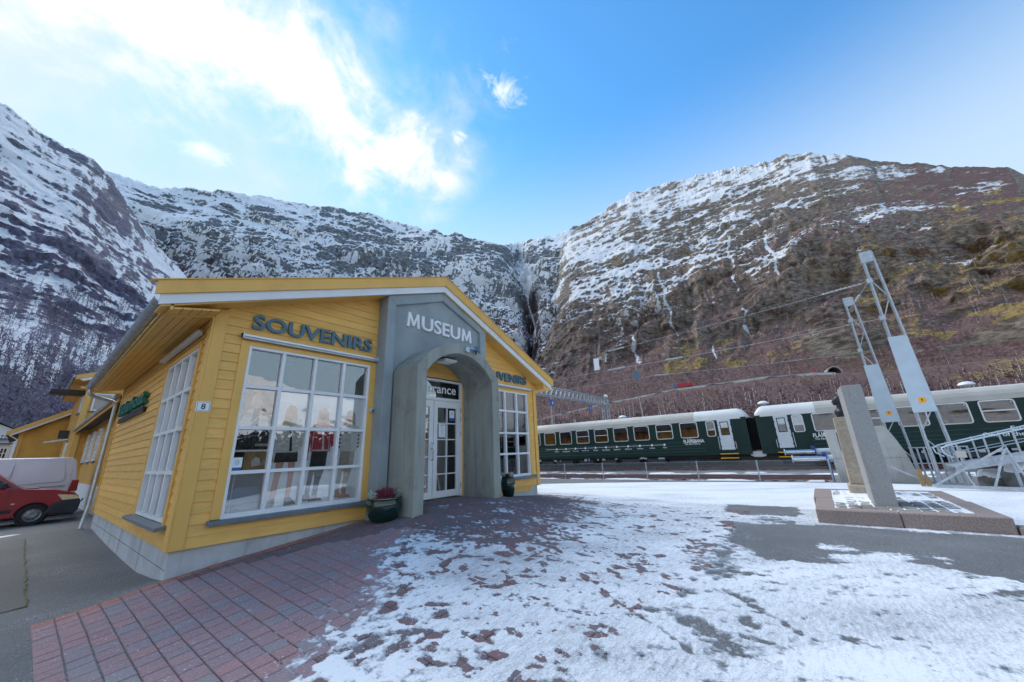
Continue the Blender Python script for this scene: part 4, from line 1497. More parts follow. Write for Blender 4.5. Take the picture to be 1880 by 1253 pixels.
def woman(cx, z0, h, hair, top, leg, skirt=None, hairlen=.24, lean=0.0):
    """flat print of a standing woman, z0 the soles, h the height"""
    k = h / 1.66
    P = lambda pts: [(cx + x * k + lean * (z) * .1, z0 + z * k) for x, z in pts]
    s = []
    hr = [(-.105, 1.50), (-.09, 1.62), (-.03, 1.67), (.04, 1.665), (.09, 1.60), (.105, 1.48), (.12, 1.50 - hairlen), (.05, 1.49 - hairlen), (-.05, 1.47 - hairlen), (-.13, 1.50 - hairlen)]
    s.append((hair, P(hr)))
    if skirt:
        s.append(('print_skin', P([(-.14, .80), (-.01, .80), (-.06, .46), (-.10, .10), (-.17, .05), (-.19, .10), (-.16, .45)])))
        s.append(('print_skin', P([(.03, .80), (.16, .80), (.15, .45), (.13, .10), (.06, .10), (.06, .46)])))
        s.append(('print_black', P([(-.20, .10), (-.10, .14), (-.09, .04), (-.11, 0), (-.22, 0)])))
        s.append(('print_black', P([(.05, .13), (.13, .14), (.24, .02), (.22, 0), (.05, 0)])))
        s.append((skirt, P([(-.17, .98), (.17, .98), (.19, .70), (-.19, .70)])))
    else:
        s.append((leg, P([(-.15, .98), (.15, .98), (.13, .60), (.05, .34), (.02, .10), (-.07, .10), (-.05, .40), (-.09, .62)])))
        s.append((leg, P([(-.15, .95), (-.02, .90), (-.08, .50), (-.12, .12), (-.20, .12), (-.17, .50)])))
        s.append(('print_skin', P([(-.07, .10), (.02, .10), (.04, .03), (-.06, .03)])))
        s.append(('print_black' if leg == 'print_black' else 'print_skin', P([(-.12, .06), (.10, .05), (.12, 0), (-.13, 0)])))
        s.append(('print_black' if leg == 'print_black' else 'print_skin', P([(-.22, .12), (-.11, .12), (-.08, .02), (-.24, .02)])))
    s.append(('print_skin', P([(-.035, 1.42), (.035, 1.42), (.045, 1.30), (-.045, 1.30)])))
    s.append((top, P([(-.06, 1.40), (.06, 1.40), (.19, 1.34), (.23, 1.20), (.27, .98), (.20, .94), (.19, 1.06), (.18, .86), (-.18, .86), (-.19, 1.06), (-.21, .82), (-.28, .84), (-.25, 1.16), (-.19, 1.34)])))
    s.append(('print_black' if skirt else 'print_cream', P([(.0, 1.30), (.03, 1.30), (.075, .88), (.03, .88)])))
    s.append(('print_skin', P([(-.28, .85), (-.21, .83), (-.20, .72), (-.25, .70)])))
    s.append(('print_skin', P(ell(0.0, 1.525, .066, .09))))
    for a in (-.025, .025):
        s.append(('print_black', P(ell(a, 1.54, .010, .006, 8))))
    s.append(('print_red', P(ell(0, 1.482, .022, .007, 8))))
    return s


wm = woman(1.365, .40, 1.66, 'print_blond', 'print_cream', None, 'print_black', .30)
for i in range(9):
    z_ = .40 + .90 + i * .052
    wm.insert(-7, ('print_grey', [(1.20, z_), (1.53, z_), (1.53, z_ + .008), (1.20, z_ + .008)]))
poster('window poster of a fair-haired woman in a cream cardigan and black skirt', 1.10, 1.66, .34, 2.37, wm)
wm = woman(1.93, .42, 1.62, 'print_blond', 'print_red', 'print_black', None, .20)
for dx in (-.16, .02, .14):
    wm.append(('print_cream', [(1.93 + dx, 1.31), (1.93 + dx + .014, 1.31), (1.93 + dx + .016, 1.68), (1.93 + dx + .004, 1.68)]))
wm.append(('print_cream', [(1.76, 1.275), (2.10, 1.275), (2.10, 1.30), (1.76, 1.30)]))
poster('window poster of a woman in a red knitted jacket and dark trousers', 1.665, 2.205, .34, 2.37, wm)
wm = woman(2.47, .42, 1.62, 'print_beige', 'print_cream', 'print_beige', None, .16)
for dz in (.9, .97, 1.04, 1.12, 1.2):
    for sg in (-1, 1):
        wm.append(('print_black', [(2.47 + sg * .18, .42 + dz), (2.47 + sg * .215, .42 + dz + .02), (2.47 + sg * .20, .42 + dz + .05), (2.47 + sg * .165, .42 + dz + .03)]))
poster('window poster of a person in a pale patterned jacket and beige trousers', 2.21, 2.75, .34, 2.37, wm)
wm = [('print_autumn', [(0.56, 1.66), (1.08, 1.66), (1.08, 2.36), (.56, 2.36)])]
wm += [('print_blond', ell(.80, 2.10, .085, .12)), ('print_skin', ell(.80, 2.09, .058, .078)), ('print_cream', [(.58, 1.66), (.60, 1.78), (.70, 1.97), (.78, 1.98), (.76, 1.66)]),
       ('print_cream', [(.86, 1.66), (.86, 1.97), (.93, 1.93), (1.0, 1.80), (1.02, 1.66)]), ('print_black', [(.75, 1.66), (.77, 1.96), (.85, 1.97), (.87, 1.66)]),
       ('print_skin', [(.84, 1.88), (1.05, 1.86), (1.05, 1.90), (.86, 1.92)]), ('wood_panel', ell(.96, 1.89, .07, .03)), ('print_cream', [(.72, 1.68), (.735, 1.68), (.86, 1.85), (.85, 1.86)])]
poster('window poster of a fiddler among autumn leaves, leftmost in the shop window', .56, 1.085, 1.345, 2.36,
       wm + [('print_black', [(.58, 1.42), (.62, 1.66), (1.02, 1.66), (1.06, 1.42)]), ('print_grey', [(.72, 1.52), (.92, 1.535), (.90, 1.55), (.74, 1.54)]), ('print_beige', [(.86, 1.37), (1.07, 1.37), (1.07, 1.41), (.86, 1.41)])], panel='print_black')
poster('brown picture panel low in the first column of the shop window', .72, 1.085, .98, 1.29, [('print_orange', [(.74, .99), (1.08, .99), (1.08, 1.28), (.74, 1.28)]), ('print_cream', [(.86, 1.05), (.98, 1.07), (.96, 1.18), (.90, 1.20), (.85, 1.14)]), ('print_beige', [(.98, 1.06), (1.07, 1.08), (1.06, 1.16), (1.0, 1.15)])], panel='print_black')
t_ = thing('blind', 'pale grey blind half lowered behind the lowest left pane', 'blind', (.8, .3, .3))
m = MB(); m.box(.76, 1.08, .26, .27, .34, .74); m.build('cloth', 'curtain_blue', t_)
m = MB(); m.box(.56, .76, .27, .28, .34, .70); m.build('cloth', 'curtain_blue', t_)
m = MB(); m.tube([(.70, .25, .34), (.71, .25, .95)], .01, 6); m.build('rod', 'sheet_metal', t_)
t_ = thing('window_sticker', 'square white sticker with a blue foot on the leftmost pane column', 'sticker', (.63, .02, 1.05))
m = MB(); m.box(.585, .715, .024, .0285, 1.05, 1.20); m.build('card', 'sign_white', t_)
m = MB(); m.box(.585, .715, .024, .0287, 1.012, 1.05); m.build('foot', 'sign_blue', t_)
m = MB(); m.flat([(x, .0235, z) for x, z in ell(.65, 1.125, .035, .042)]); m.build('emblem', 'sheet_metal', t_)
t_ = thing('door_sticker', 'white sticker with round emblem on the top right door pane', 'sticker', (5.05, -.12, 2.0))
m = MB(); m.box(4.94, 5.10, -.1225, -.1165, 2.00, 2.18); m.build('card', 'sign_white', t_)
m = MB(); m.flat([(x, -.1230, z) for x, z in ell(5.02, 2.11, .035, .042)]); m.build('emblem', 'sheet_metal', t_)
m = MB(); m.box(4.94, 5.10, -.1225, -.1165, 1.93, 1.998); m.build('foot', 'sign_blue', t_)
t_ = thing('door_notice', 'white printed notice taped inside the door glass', 'notice', (4.7, -.12, 1.6))
m = MB(); m.box(4.60, 4.81, -.1225, -.1165, 1.53, 1.84); m.build('sheet', 'sign_white', t_)
m = MB()
for i, (a, c) in enumerate(((.05, .16), (.04, .15), (.07, .14), (.05, .16), (.06, .15), (.08, .14))):
    m.box(4.60 + a, 4.60 + c, -.1232, -.1226, 1.80 - i * .036, 1.806 - i * .036 + (.006 if i == 0 else 0))
m.build('print', 'letter_blue', t_)

# lamps burning in the shop (one shows through the glass over the door)


def shop_lamp(label, x, y, z, watts, aim, spot):
    t = thing('ceiling_spotlight', label, 'spotlight', (x, y, z), group='lit spotlights in the shop')
    m = MB(); m.tube([(x, y, z + .10), (x, y, z)], .035, 10); m.build('can', 'black', t)
    m = MB(); m.lathe([(0, 0), (.026, .002), (.026, .008), (0, .01)], (x, y, z - .012), 10); m.build('bulb', 'bulb_glow', t)
    ld = bpy.data.lights.new('spotlight', 'SPOT')
    ld.energy = watts; ld.color = (1.0, .90, .76); ld.spot_size = spot; ld.spot_blend = .6; ld.shadow_soft_size = .05
    lo = bpy.data.objects.new('light', ld)
    COL.objects.link(lo)
    lo.parent = t
    lo.location = (0, 0, -.03)
    lo.rotation_euler = (Vector(aim) - Vector((x, y, z))).to_track_quat('-Z', 'Y').to_euler()


bm_, bt_, bo_ = new_mat('bulb_glow')
be_ = bt_.n('ShaderNodeEmission', ins={'Color': (1, .62, .22, 1), 'Strength': 6})
bt_.link(be_.outputs[0], bo_.inputs[0])
shop_lamp('lit spotlight showing through the fanlight under the word entrance', 5.12, .55, 2.52, 14, (5.0, 2.3, .9), 1.6)

# what stands inside the shop
rs = random.Random(3)


def shelf(label, x0, x1, y0, y1, zs, goods, frame='shelf_wood'):
    t = thing('display_shelf', label, 'shelf', ((x0 + x1) / 2, (y0 + y1) / 2, .14), group='shelves inside the shop')
    for xx in (x0, x1 - .03):
        m = MB(); m.box(xx, xx + .03, y0, y1, .14, zs[-1] + .35); m.build('upright', frame, t)
    for z in zs:
        m = MB(); m.box(x0 + .03, x1 - .03, y0, y1, z - .025, z); m.build('shelf_board', frame, t)
        m = MB()
        x = x0 + .06
        mats = goods
        while x < x1 - .12:
            wd = rs.uniform(.05, .13)
            h = rs.uniform(.08, .26)
            m.k = rs.randrange(len(mats))
            if rs.random() < .5:
                m.lathe([(.0, 0), (wd * .5, 0), (wd * .55, h * .4), (wd * .3, h * .8), (wd * .15, h)], (x + wd / 2, y0 + .12, z), 10)
            else:
                m.box(x, x + wd, y0 + .04, y0 + .18, z, z + h)
            x += wd + rs.uniform(.01, .06)
        tag(m.build('goods', mats, t), kind='stuff')


shelf('shelf of souvenirs behind the narrower window', 6.05, 7.95, .75, 1.05, [.35, .75, 1.15, 1.5, 1.85, 2.2], ['goods_white', 'goods_red', 'goods_grey', 'goods_grey'])
shelf('shelf of folded goods seen through the entrance door', 3.6, 5.8, 2.4, 2.75, [.3, .6, .9, 1.2, 1.5, 1.8], ['goods_grey', 'goods_blue', 'goods_red', 'goods_white'])
m = MB(); m.box(7.98, 8.4, .6, .64, .4, 2.9); tag(m.build('hanging_cloth', 'goods_grey'), 'dark cloth hanging behind the right column of the narrower window', 'cloth')
t_ = thing('easel', 'white folding easel with a blue and red flag behind the door glass', 'easel', (4.85, .5, .16))
for p, q in (((4.68, .4, .16), (5.02, .55, 1.75)), ((5.16, .4, .16), (4.98, .55, 1.2)), ((4.95, .9, .16), (5.0, .56, 1.6))):
    m = MB(); m.bar(p, q, .03); m.build('leg', 'white_paint', t_)
m = MB(); m.box(4.60, 4.92, .62, .64, .3, 1.05); m.build('flag', 'goods_blue', t_)
m = MB(); m.box(4.98, 5.30, .66, .68, .55, 1.15); m.build('flag', 'goods_red', t_)
m = MB()

# ------------------------------------------------------------------ planters beside the porch


def planter(label, cx, cy, r, h, zb, seed, tall=False):
    rg = random.Random(seed)
    t = thing('planter', label, 'planter', (cx, cy, zb), group='glazed planters beside the porch')
    if tall:
        pr = [(.0, 0), (r * .62, 0), (r * .72, .02), (r * .92, h * .35), (r, h * .6), (r * .96, h * .8), (r * .80, h * .93), (r * .84, h * .96), (r * .84, h), (r * .74, h), (r * .72, h * .9), (0, h * .88)]
    else:
        pr = [(.0, 0), (r * .66, 0), (r * .74, .02), (r * .92, h * .3), (r, h * .6), (r * .97, h * .82), (r * .93, h * .90), (r * .99, h * .95), (r * .98, h), (r * .88, h), (r * .86, h * .9), (0, h * .88)]
    m = MB(); m.lathe(pr, (cx, cy, zb), 36); m.build('pot', 'glazed_green', t, smooth=.7)
    m = MB(); m.lathe([(0, 0), (r * .84, 0), (r * .84, .02), (0, .03)], (cx, cy, zb + h * .89), 20); m.build('soil', 'soil', t)
    m = MB()
    for _ in range(420):
        a = rg.uniform(0, 6.28); q = r * .55 * math.sqrt(rg.random())
        bx, by = cx + q * math.cos(a), cy + q * math.sin(a)
        hh = rg.uniform(.10, .24) * (r / .32) * (1.15 - q / r * .6)
        ex, ey = bx + rg.gauss(0, .05), by + rg.gauss(0, .05)
        w_ = rg.uniform(.006, .011)
        z0 = zb + h * .9
        c = rg.uniform(0, 3.14)
        dx, dy = w_ * math.cos(c), w_ * math.sin(c)
        m.add([(bx - dx, by - dy, z0), (bx + dx, by + dy, z0), ((bx + ex) / 2 + dx * 1.4, (by + ey) / 2 + dy * 1.4, z0 + hh * .6), (ex, ey, z0 + hh), ((bx + ex) / 2 - dx * 1.4, (by + ey) / 2 - dy * 1.4, z0 + hh * .6)], [(0, 1, 2, 3, 4)])
    m.build('heather', 'heather', t)
    m = MB()
    for cl in range(5):
        a = rg.uniform(-.5, .6) + (0 if cl % 2 else math.pi) if not tall else rg.uniform(2.4, 5.4)
        bx, by = cx + r * .72 * math.cos(a), cy + r * .72 * math.sin(a)
        for _ in range(130):
            v = Vector((rg.gauss(0, 1), rg.gauss(0, 1), rg.gauss(0, 1))).normalized() * rg.uniform(.03, .095) * (r / .32)
            p = Vector((bx, by, zb + h + .05)) + v
            u1 = Vector((rg.gauss(0, 1), rg.gauss(0, 1), rg.gauss(0, 1))).normalized() * .016
            u2 = Vector((rg.gauss(0, 1), rg.gauss(0, 1), rg.gauss(0, 1))).normalized() * .010
            m.flat([p - u1, p + u2, p + u1, p - u2])
    m.build('silver_leaves', 'frost_leaf', t)


planter('wide dark green glazed planter with pink heather left of the porch', 2.87, -.66, .315, .40, g1(2.87, -.66) + .01, 1)
planter('tall dark green glazed pot with heather at the far side of the porch', 6.56, -.60, .19, .50, g1(6.56, -.60) + .01, 2, True)
# ================================================================== annex wings, neighbours


def clad(parent, p0, p1, z0, z1, out, expo=.15, mat='yellow_far', holes=()):
    """lap boarding of a distant wall as real steps, joined; p0 -> p1 along the foot; holes: (s0,s1,z0,z1)"""
    p0, p1 = Vector((*p0, 0)), Vector((*p1, 0))
    L = (p1 - p0).length
    d = (p1 - p0) / L
    o = Vector((*out, 0))
    m = MB()
    z = z0
    while z < z1 - .02:
        t = min(expo, z1 - z)
        cuts = [(0, L)]
        for a, b_, c, e in holes:
            if z + t > c and z < e:
                nc = []
                for q, r in cuts:
                    if a > q: nc.append((q, min(a, r)))
                    if b_ < r: nc.append((max(b_, q), r))
                cuts = [c_ for c_ in nc if c_[1] - c_[0] > .02]
        for a, b_ in cuts:
            A, C = p0 + d * a, p0 + d * b_
            vs = []
            for P in (A, C):
                vs += [P + UP * z, P + o * .03 + UP * z, P + o * .008 + UP * (z + t), P + UP * (z + t)]
            m.add(vs, [(0, 1, 2, 3), (7, 6, 5, 4), (0, 4, 5, 1), (1, 5, 6, 2), (2, 6, 7, 3), (0, 3, 7, 4)])
        z += expo
    return tag(m.build('cladding', mat, parent), kind='stuff')


def far_window(parent, c, right, out, w_, h, nx, nz, depth=.06):
    """small-paned window centred at c"""
    c, r, o = Vector(c), Vector(right), Vector(out)
    m = MB()

    def bx(mb_, a, b_, z0, z1, d0, d1):
        vs = [c + r * x + UP * z + o * d for x in (a, b_) for z in (z0, z1) for d in (d0, d1)]
        mb_.add(vs, [(0, 1, 3, 2), (4, 6, 7, 5), (0, 4, 5, 1), (2, 3, 7, 6), (0, 2, 6, 4), (1, 5, 7, 3)])
    f = .07
    bx(m, -w_ / 2, -w_ / 2 + f, -h / 2, h / 2, -.02, depth)
    bx(m, w_ / 2 - f, w_ / 2, -h / 2, h / 2, -.02, depth)
    bx(m, -w_ / 2 + f, w_ / 2 - f, -h / 2, -h / 2 + f, -.02, depth)
    bx(m, -w_ / 2 + f, w_ / 2 - f, h / 2 - f, h / 2, -.02, depth)
    fr = m.build('window', 'white_paint', parent)
    m = MB()
    for i in range(1, nx):
        x = -w_ / 2 + w_ * i / nx
        bx(m, x - .03, x + .03, -h / 2 + f, h / 2 - f, 0, depth - .01)
    for j in range(1, nz):
        z = -h / 2 + h * j / nz
        bx(m, -w_ / 2 + f, w_ / 2 - f, z - .022, z + .022, 0, depth - .012)
    m.build('glazing_bar', 'white_paint', fr)
    m = MB(); bx(m, -w_ / 2 + f, w_ / 2 - f, -h / 2 + f, h / 2 - f, .008, .014); m.build('pane', 'car_glass', fr)
    m = MB(); bx(m, -w_ / 2 - .06, w_ / 2 + .06, -h / 2 - .05, -h / 2, 0, depth + .04); m.build('sill', 'sill_slate', fr)
    return fr


t_ = thing('annex_wing', 'low yellow wing with three tall white windows behind the downpipe', 'building', (2.5, 16, -.55))
m = MB(); m.box(.52, 5.5, BD + .05, 24.97, -.9, .5); m.build('foundation', 'house_white', t_)
m = MB(); m.box(.56, 5.5, BD + .05, 24.97, .5, 3.25); m.build('wall', 'yellow_far', t_)
clad(t_, (.55, 24.97), (.55, BD + .05), .5, 3.35, (-1, 0), holes=[(5.45, 6.65, 1.4, 3.0), (2.95, 4.15, 1.4, 3.0), (.35, 1.55, 1.4, 3.0)])
for yv in (18.92, 21.42, 24.02):
    far_window(t_, (.55, yv, 2.22), (0, -1, 0), (-1, 0, 0), 1.1, 1.45, 2, 4, .08)
m = MB(); m.prism([(-.02, 3.22), (3.4, 4.6), (5.9, 3.4), (5.9, 3.3), (3.4, 4.48), (-.02, 3.10)], 'y', BD + .28, 24.9); m.build('roof', 'roof_felt', t_)
m = MB(); m.box(-.04, -.005, BD + .3, 24.9, 3.06, 3.26); m.build('fascia', 'yellow_far', t_)
m = MB(); m.tube([(-.09, BD + .3, 3.22), (-.09, 24.9, 3.22)], .06, 8); m.build('gutter', 'zinc', t_, smooth=.8)

t_ = thing('gabled_wing', 'tall yellow two-storey wing with white gable board and corner boards', 'building', (3, 30, -.55))
m = MB()
m.prism([(0.03, -.6), (6, -.6), (6, 6.1), (3.0, 7.3), (0.03, 6.1)], 'y', 25.0, 35.8)
m.build('wall', 'yellow_far', t_)
clad(t_, (0.03, 25.0), (2.6, 25.0), .5, 6.1, (0, -1), holes=[(.35, 1.75, 4.35, 5.45)])
clad(t_, (0.03, 35.8), (0.03, 25.0), .4, 6.0, (-1, 0), holes=[(8.5, 9.7, 4.3, 5.6), (5.5, 6.7, 1.4, 2.8)])
far_window(t_, (1.05, 25.0, 4.85), (1, 0, 0), (0, -1, 0), 1.5, 1.0, 2, 1, .07)
far_window(t_, (0.02, 26.7, 4.95), (0, -1, 0), (-1, 0, 0), 1.1, 1.25, 2, 3, .08)
far_window(t_, (0.02, 29.7, 2.1), (0, -1, 0), (-1, 0, 0), 1.1, 1.35, 2, 3, .08)
m = MB(); m.box(-.03, .20, 24.93, 25.0, .3, 5.95); m.build('corner_board', 'yellow_board', t_)
m = MB(); m.box(-.04, .03, 25.0, 25.25, .3, 5.95); m.build('corner_board', 'yellow_board', t_)
m = MB()
m.prism([(-.62, 6.22), (3.0, 7.66), (6.6, 6.22), (6.6, 6.10), (3.0, 7.54), (-.62, 6.10)], 'y', 24.5, 36)
rr_ = m.build('roof', 'roof_felt', t_)
m = MB(); m.prism([(-.60, 6.22), (3.0, 7.66), (3.0, 7.42), (-.60, 5.98)], 'y', 24.44, 24.5); m.build('verge_board', 'yellow_board', rr_)
m = MB(); m.prism([(-.45, 6.03), (3.0, 7.41), (3.0, 7.26), (-.30, 5.94)], 'y', 24.47, 24.52); m.build('verge_board', 'white_paint', rr_)
m = MB(); m.prism([(-.6, 6.05), (.03, 6.05), (.03, 6.10), (-.6, 6.10)], 'y', 24.5, 36); m.build('soffit', 'yellow_board', rr_)
m = MB(); m.tube([(-.66, 24.6, 6.18), (-.66, 36, 6.18)], .06, 8); m.build('gutter', 'zinc', rr_, smooth=.8)
m = MB(); m.box(-.30, .50, 24.72, 24.95, 5.55, 5.66); m.build('capital', 'yellow_board', t_)
m = MB(); m.box(-1.35, -.02, 26.0, 26.9, 5.35, 5.62, .02); m.build('awning_box', 'black', t_)
m = MB(); m.box(-.45, -.02, 30.3, 30.7, 3.1, 3.6); m.build('wall_lamp', 'black_plastic', t_)
m = MB(); m.prism([(-.95, 2.82), (0.0, 3.0), (0.0, 3.08), (-.95, 2.9)], 'y', 30.2, 31.6); m.build('canopy', 'house_white', t_)

t_ = thing('warehouse', 'long brown-yellow boarded building with white verge board at the far left', 'building', (1, 40, -.6))
m = MB(); m.prism([(-2.0, -.6), (4.2, -.6), (4.2, 4.0), (1.1, 6.0), (-2.0, 4.0)], 'y', 36.1, 48); m.build('wall', 'yellow_far', t_)
clad(t_, (-2.0, 36.1), (.1, 36.1), 0.0, 4.05, (0, -1), expo=.17)
m = MB(); m.prism([(-1.4, 4.05), (.1, 4.05), (.1, 5.3)], 'y', 36.05, 36.1); m.build('gable_field', 'yellow_far', t_)
m = MB(); m.box(-2.06, -1.86, 36.04, 36.1, 0, 3.85); m.build('corner_board', 'yellow_board', t_)
m = MB(); m.prism([(-2.6, 3.80), (1.1, 6.22), (4.8, 3.8), (4.8, 3.66), (1.1, 6.08), (-2.6, 3.66)], 'y', 35.6, 48.4); r2 = m.build('roof', 'roof_felt', t_)
m = MB(); m.prism([(-2.62, 3.81), (1.1, 6.24), (1.1, 5.98), (-2.55, 3.58)], 'y', 35.52, 35.6); m.build('verge_board', 'yellow_board', r2)
m = MB(); m.prism([(-2.45, 3.63), (1.1, 5.95), (1.1, 5.82), (-2.40, 3.53)], 'y', 35.55, 35.62); m.build('verge_board', 'white_paint', r2)
m = MB(); m.tube([(-2.45, 35.8, 3.6), (-2.05, 36.0, 3.3), (-2.05, 36.0, 0)], .05, 8); m.build('downpipe', 'sign_white', r2, smooth=.8)

t_ = thing('white_house', 'white wooden house with small black-paned windows behind the parked vans', 'building', (-5, 55, -.6))
m = MB(); m.prism([(-5.6, -.6), (-2.45, -.6), (-2.45, 4.95), (-4.0, 5.75), (-5.6, 4.95)], 'y', 52, 60); m.build('wall', 'house_white', t_)
m = MB(); m.prism([(-6.0, 4.85), (-4.0, 6.05), (-2.1, 4.95), (-2.1, 4.82), (-4.0, 5.9), (-6.0, 4.72)], 'y', 51.6, 60.4); m.build('roof', 'house_roof', t_)
m = MB(); m.box(-5.6, -2.52, 50, 52, -.6, 3.72); m.build('porch', 'house_white', t_)
m = MB(); m.prism([(49.6, 3.62), (52, 4.15), (52, 4.25), (49.6, 3.74)], 'x', -5.8, -2.45); m.build('porch_roof', 'house_roof', t_)
for xv in (-2.82, -3.35, -3.9):
    far_window(t_, (xv, 50, 2.85), (1, 0, 0), (0, -1, 0), .46, .95, 2, 2, .06)
far_window(t_, (-3.1, 52, 4.35), (1, 0, 0), (0, -1, 0), .5, .55, 2, 2, .06)
far_window(t_, (-3.8, 52, 4.45), (1, 0, 0), (0, -1, 0), .5, .55, 2, 2, .06)


# ------------------------------------------------------------------ parked vehicles
def wheel(parent, x, y, z, r, wd, sy):
    """wheel whose axle runs along y; sy: the side its outer face looks to"""
    m = MB()
    prof = [(r * .62, -wd / 2), (r * .90, -wd / 2), (r * .985, -wd * .38), (r, -wd * .2), (r, wd * .2), (r * .985, wd * .38), (r * .90, wd / 2), (r * .62, wd / 2)]
    n = 32
    vs, fs = [], []
    for q_, (a, h) in enumerate(prof):
        for k in range(n):
            t = 2 * math.pi * k / n
            vs.append((x + a * math.cos(t), y + h, z + a * math.sin(t)))
    for q_ in range(len(prof)):
        for k in range(n):
            q2 = (q_ + 1) % len(prof)
            fs.append((q_ * n + k, q_ * n + (k + 1) % n, q2 * n + (k + 1) % n, q2 * n + k))
    m.add(vs, fs)
    wh = m.build('wheel', 'rubber', parent, smooth=.7)
    m = MB()
    yo = y + sy * wd * .30
    rim = [(r * .64, yo + sy * wd * .15), (r * .58, yo + sy * wd * .12), (r * .52, yo + sy * wd * .02), (r * .34, yo + sy * wd * .14), (r * .20, yo + sy * wd * .16), (r * .12, yo + sy * wd * .12)]
    vs, fs = [], []
    for a, h in rim:
        for k in range(n):
            t = 2 * math.pi * k / n
            vs.append((x + a * math.cos(t), h, z + a * math.sin(t)))
    for q_ in range(len(rim) - 1):
        for k in range(n):
            fs.append((q_ * n + k, q_ * n + (k + 1) % n, (q_ + 1) * n + (k + 1) % n, (q_ + 1) * n + k))
    fs.append(tuple(range((len(rim) - 1) * n, len(rim) * n)))
    m.add(vs, fs)
    m.build('rim', 'hubcap', wh, smooth=.7)
    m = MB()
    for k in range(8):
        t = 2 * math.pi * (k + .5) / 8
        c = (x + r * .43 * math.cos(t), yo + sy * wd * .115, z + r * .43 * math.sin(t))
        m.tube([(c[0], c[1] - .004, c[2]), (c[0], c[1] + .006, c[2])], r * .05, 8)
    m.build('rim_hole', 'black', wh)
    return wh


def body(parent, name, poly, y0, y1, mat, tuck, zbelt, bevel=.04):
    """side outline extruded across; everything above zbelt leans inwards"""
    n = len(poly)
    vs = []
    for y, s_y in ((y0, 1), (y1, -1)):
        for x, z in poly:
            vs.append((x, y + s_y * max(0, z - zbelt) * tuck, z))
    m = MB()
    m.add(vs, [tuple(range(n)), tuple(range(2 * n - 1, n - 1, -1))] + [(i, (i + 1) % n, n + (i + 1) % n, n + i) for i in range(n)])
    o = m.build(name, mat, parent)
    smooth_mesh(o.data, math.radians(40))
    b = o.modifiers.new('bevel', 'BEVEL')
    b.width = bevel; b.segments = 3; b.limit_method = 'ANGLE'; b.angle_limit = math.radians(50)
    b.harden_normals = True
    return o


def archpts(cx, cz, r, zb, n=12):
    a0 = math.asin((zb - cz) / r) if abs(zb - cz) < r else 0
    return [(cx + r * math.cos(t), cz + r * math.sin(t)) for t in np.linspace(a0, math.pi - a0, n)]


# red delivery car, nose towards the house
GZ = -.50
XW, YC = -.955, 12.78
t_ = thing('parked_car', 'red van-shaped car with dark bumper parked nose to the yellow house', 'car', (-2.2, 13.6, GZ))
fx0 = -.02
pl = [(fx0 - .10, GZ + .26), (fx0 - .02, GZ + .34), (fx0, GZ + .62), (fx0 - .04, GZ + .80), (fx0 - .12, GZ + .88), (fx0 - .55, GZ + 1.02), (fx0 - 1.22, GZ + 1.115),
      (fx0 - 3.9, GZ + 1.16), (fx0 - 4.0, GZ + 1.05), (fx0 - 4.02, GZ + .40), (fx0 - 3.85, GZ + .26)]
pl += archpts(XW - 2.68, GZ + .30, .36, GZ + .26)[::-1] + archpts(XW, GZ + .30, .365, GZ + .26)[::-1]
body(t_, 'body', pl, YC, YC + 1.68, 'car_red', .04, GZ + .55, .05)
ph = [(fx0 - 1.20, GZ + 1.10), (fx0 - 1.32, GZ + 1.14), (fx0 - 1.98, GZ + 1.72), (fx0 - 2.25, GZ + 1.80), (fx0 - 3.85, GZ + 1.80), (fx0 - 3.96, GZ + 1.12)]
body(t_, 'cabin', ph, YC + .03, YC + 1.65, 'car_red', .20, GZ + 1.1, .05)
m = MB()
for a, b_ in (((fx0 - 1.30, GZ + 1.165), (fx0 - 1.94, GZ + 1.705)),):
    for s0, s1 in ((0, 1),):
        ya, yb_ = YC + .13, YC + 1.55
        ya2, yb2 = YC + .22, YC + 1.46
        m.flat([(a[0] + .012, ya, a[1] + .012), (a[0] + .012, yb_, a[1] + .012), (b_[0] + .012, yb2, b_[1] + .012), (b_[0] + .012, ya2, b_[1] + .012)])
m.build('windscreen', 'car_glass', t_)
m = MB()
def sp(x, z):
    return (x, YC + .03 + max(0, z - GZ - 1.1) * .20 - .008, z)
m.flat([sp(fx0 - 1.50, GZ + 1.17), sp(fx0 - 2.02, GZ + 1.62), sp(fx0 - 2.30, GZ + 1.66), sp(fx0 - 2.38, GZ + 1.17)])
m.build('side_window', 'black_plastic', t_)
m = MB(); m.prism([(fx0 - .72, GZ + .30), (fx0 - .08, GZ + .24), (fx0 + .02, GZ + .34), (fx0 + .045, GZ + .60), (fx0 + .0, GZ + .72), (fx0 - .40, GZ + .68), (fx0 - .60, GZ + .58)], 'y', YC - .02, YC + 1.70)
bp = m.build('bumper', 'bumper_grey', t_, bevel=.04, seg=3)
m = MB(); m.tube([(fx0 + .02, YC + .5, GZ + .58), (fx0 + .09, YC + .5, GZ + .60), (fx0 + .11, YC + .5, GZ + .68)], .018, 8); m.build('tow_hook', 'black', bp)
m = MB()
vs = [(fx0 - .52, GZ + .88), (fx0 - .10, GZ + .83), (fx0 - .02, GZ + .76), (fx0 - .03, GZ + .70), (fx0 - .38, GZ + .69)]
m.prism(vs, 'y', YC - .012, YC + .30)
m.build('headlight', 'lens_amber', t_, bevel=.02)
m = MB(); m.prism(vs, 'y', YC + 1.38, YC + 1.692); m.build('headlight', 'lens_amber', t_, bevel=.02)
m = MB(); m.box(fx0 - 3.2, fx0 - 1.38, YC - .016, YC + .02, GZ + .42, GZ + .52, .008); m.build('rub_strip', 'bumper_grey', t_)
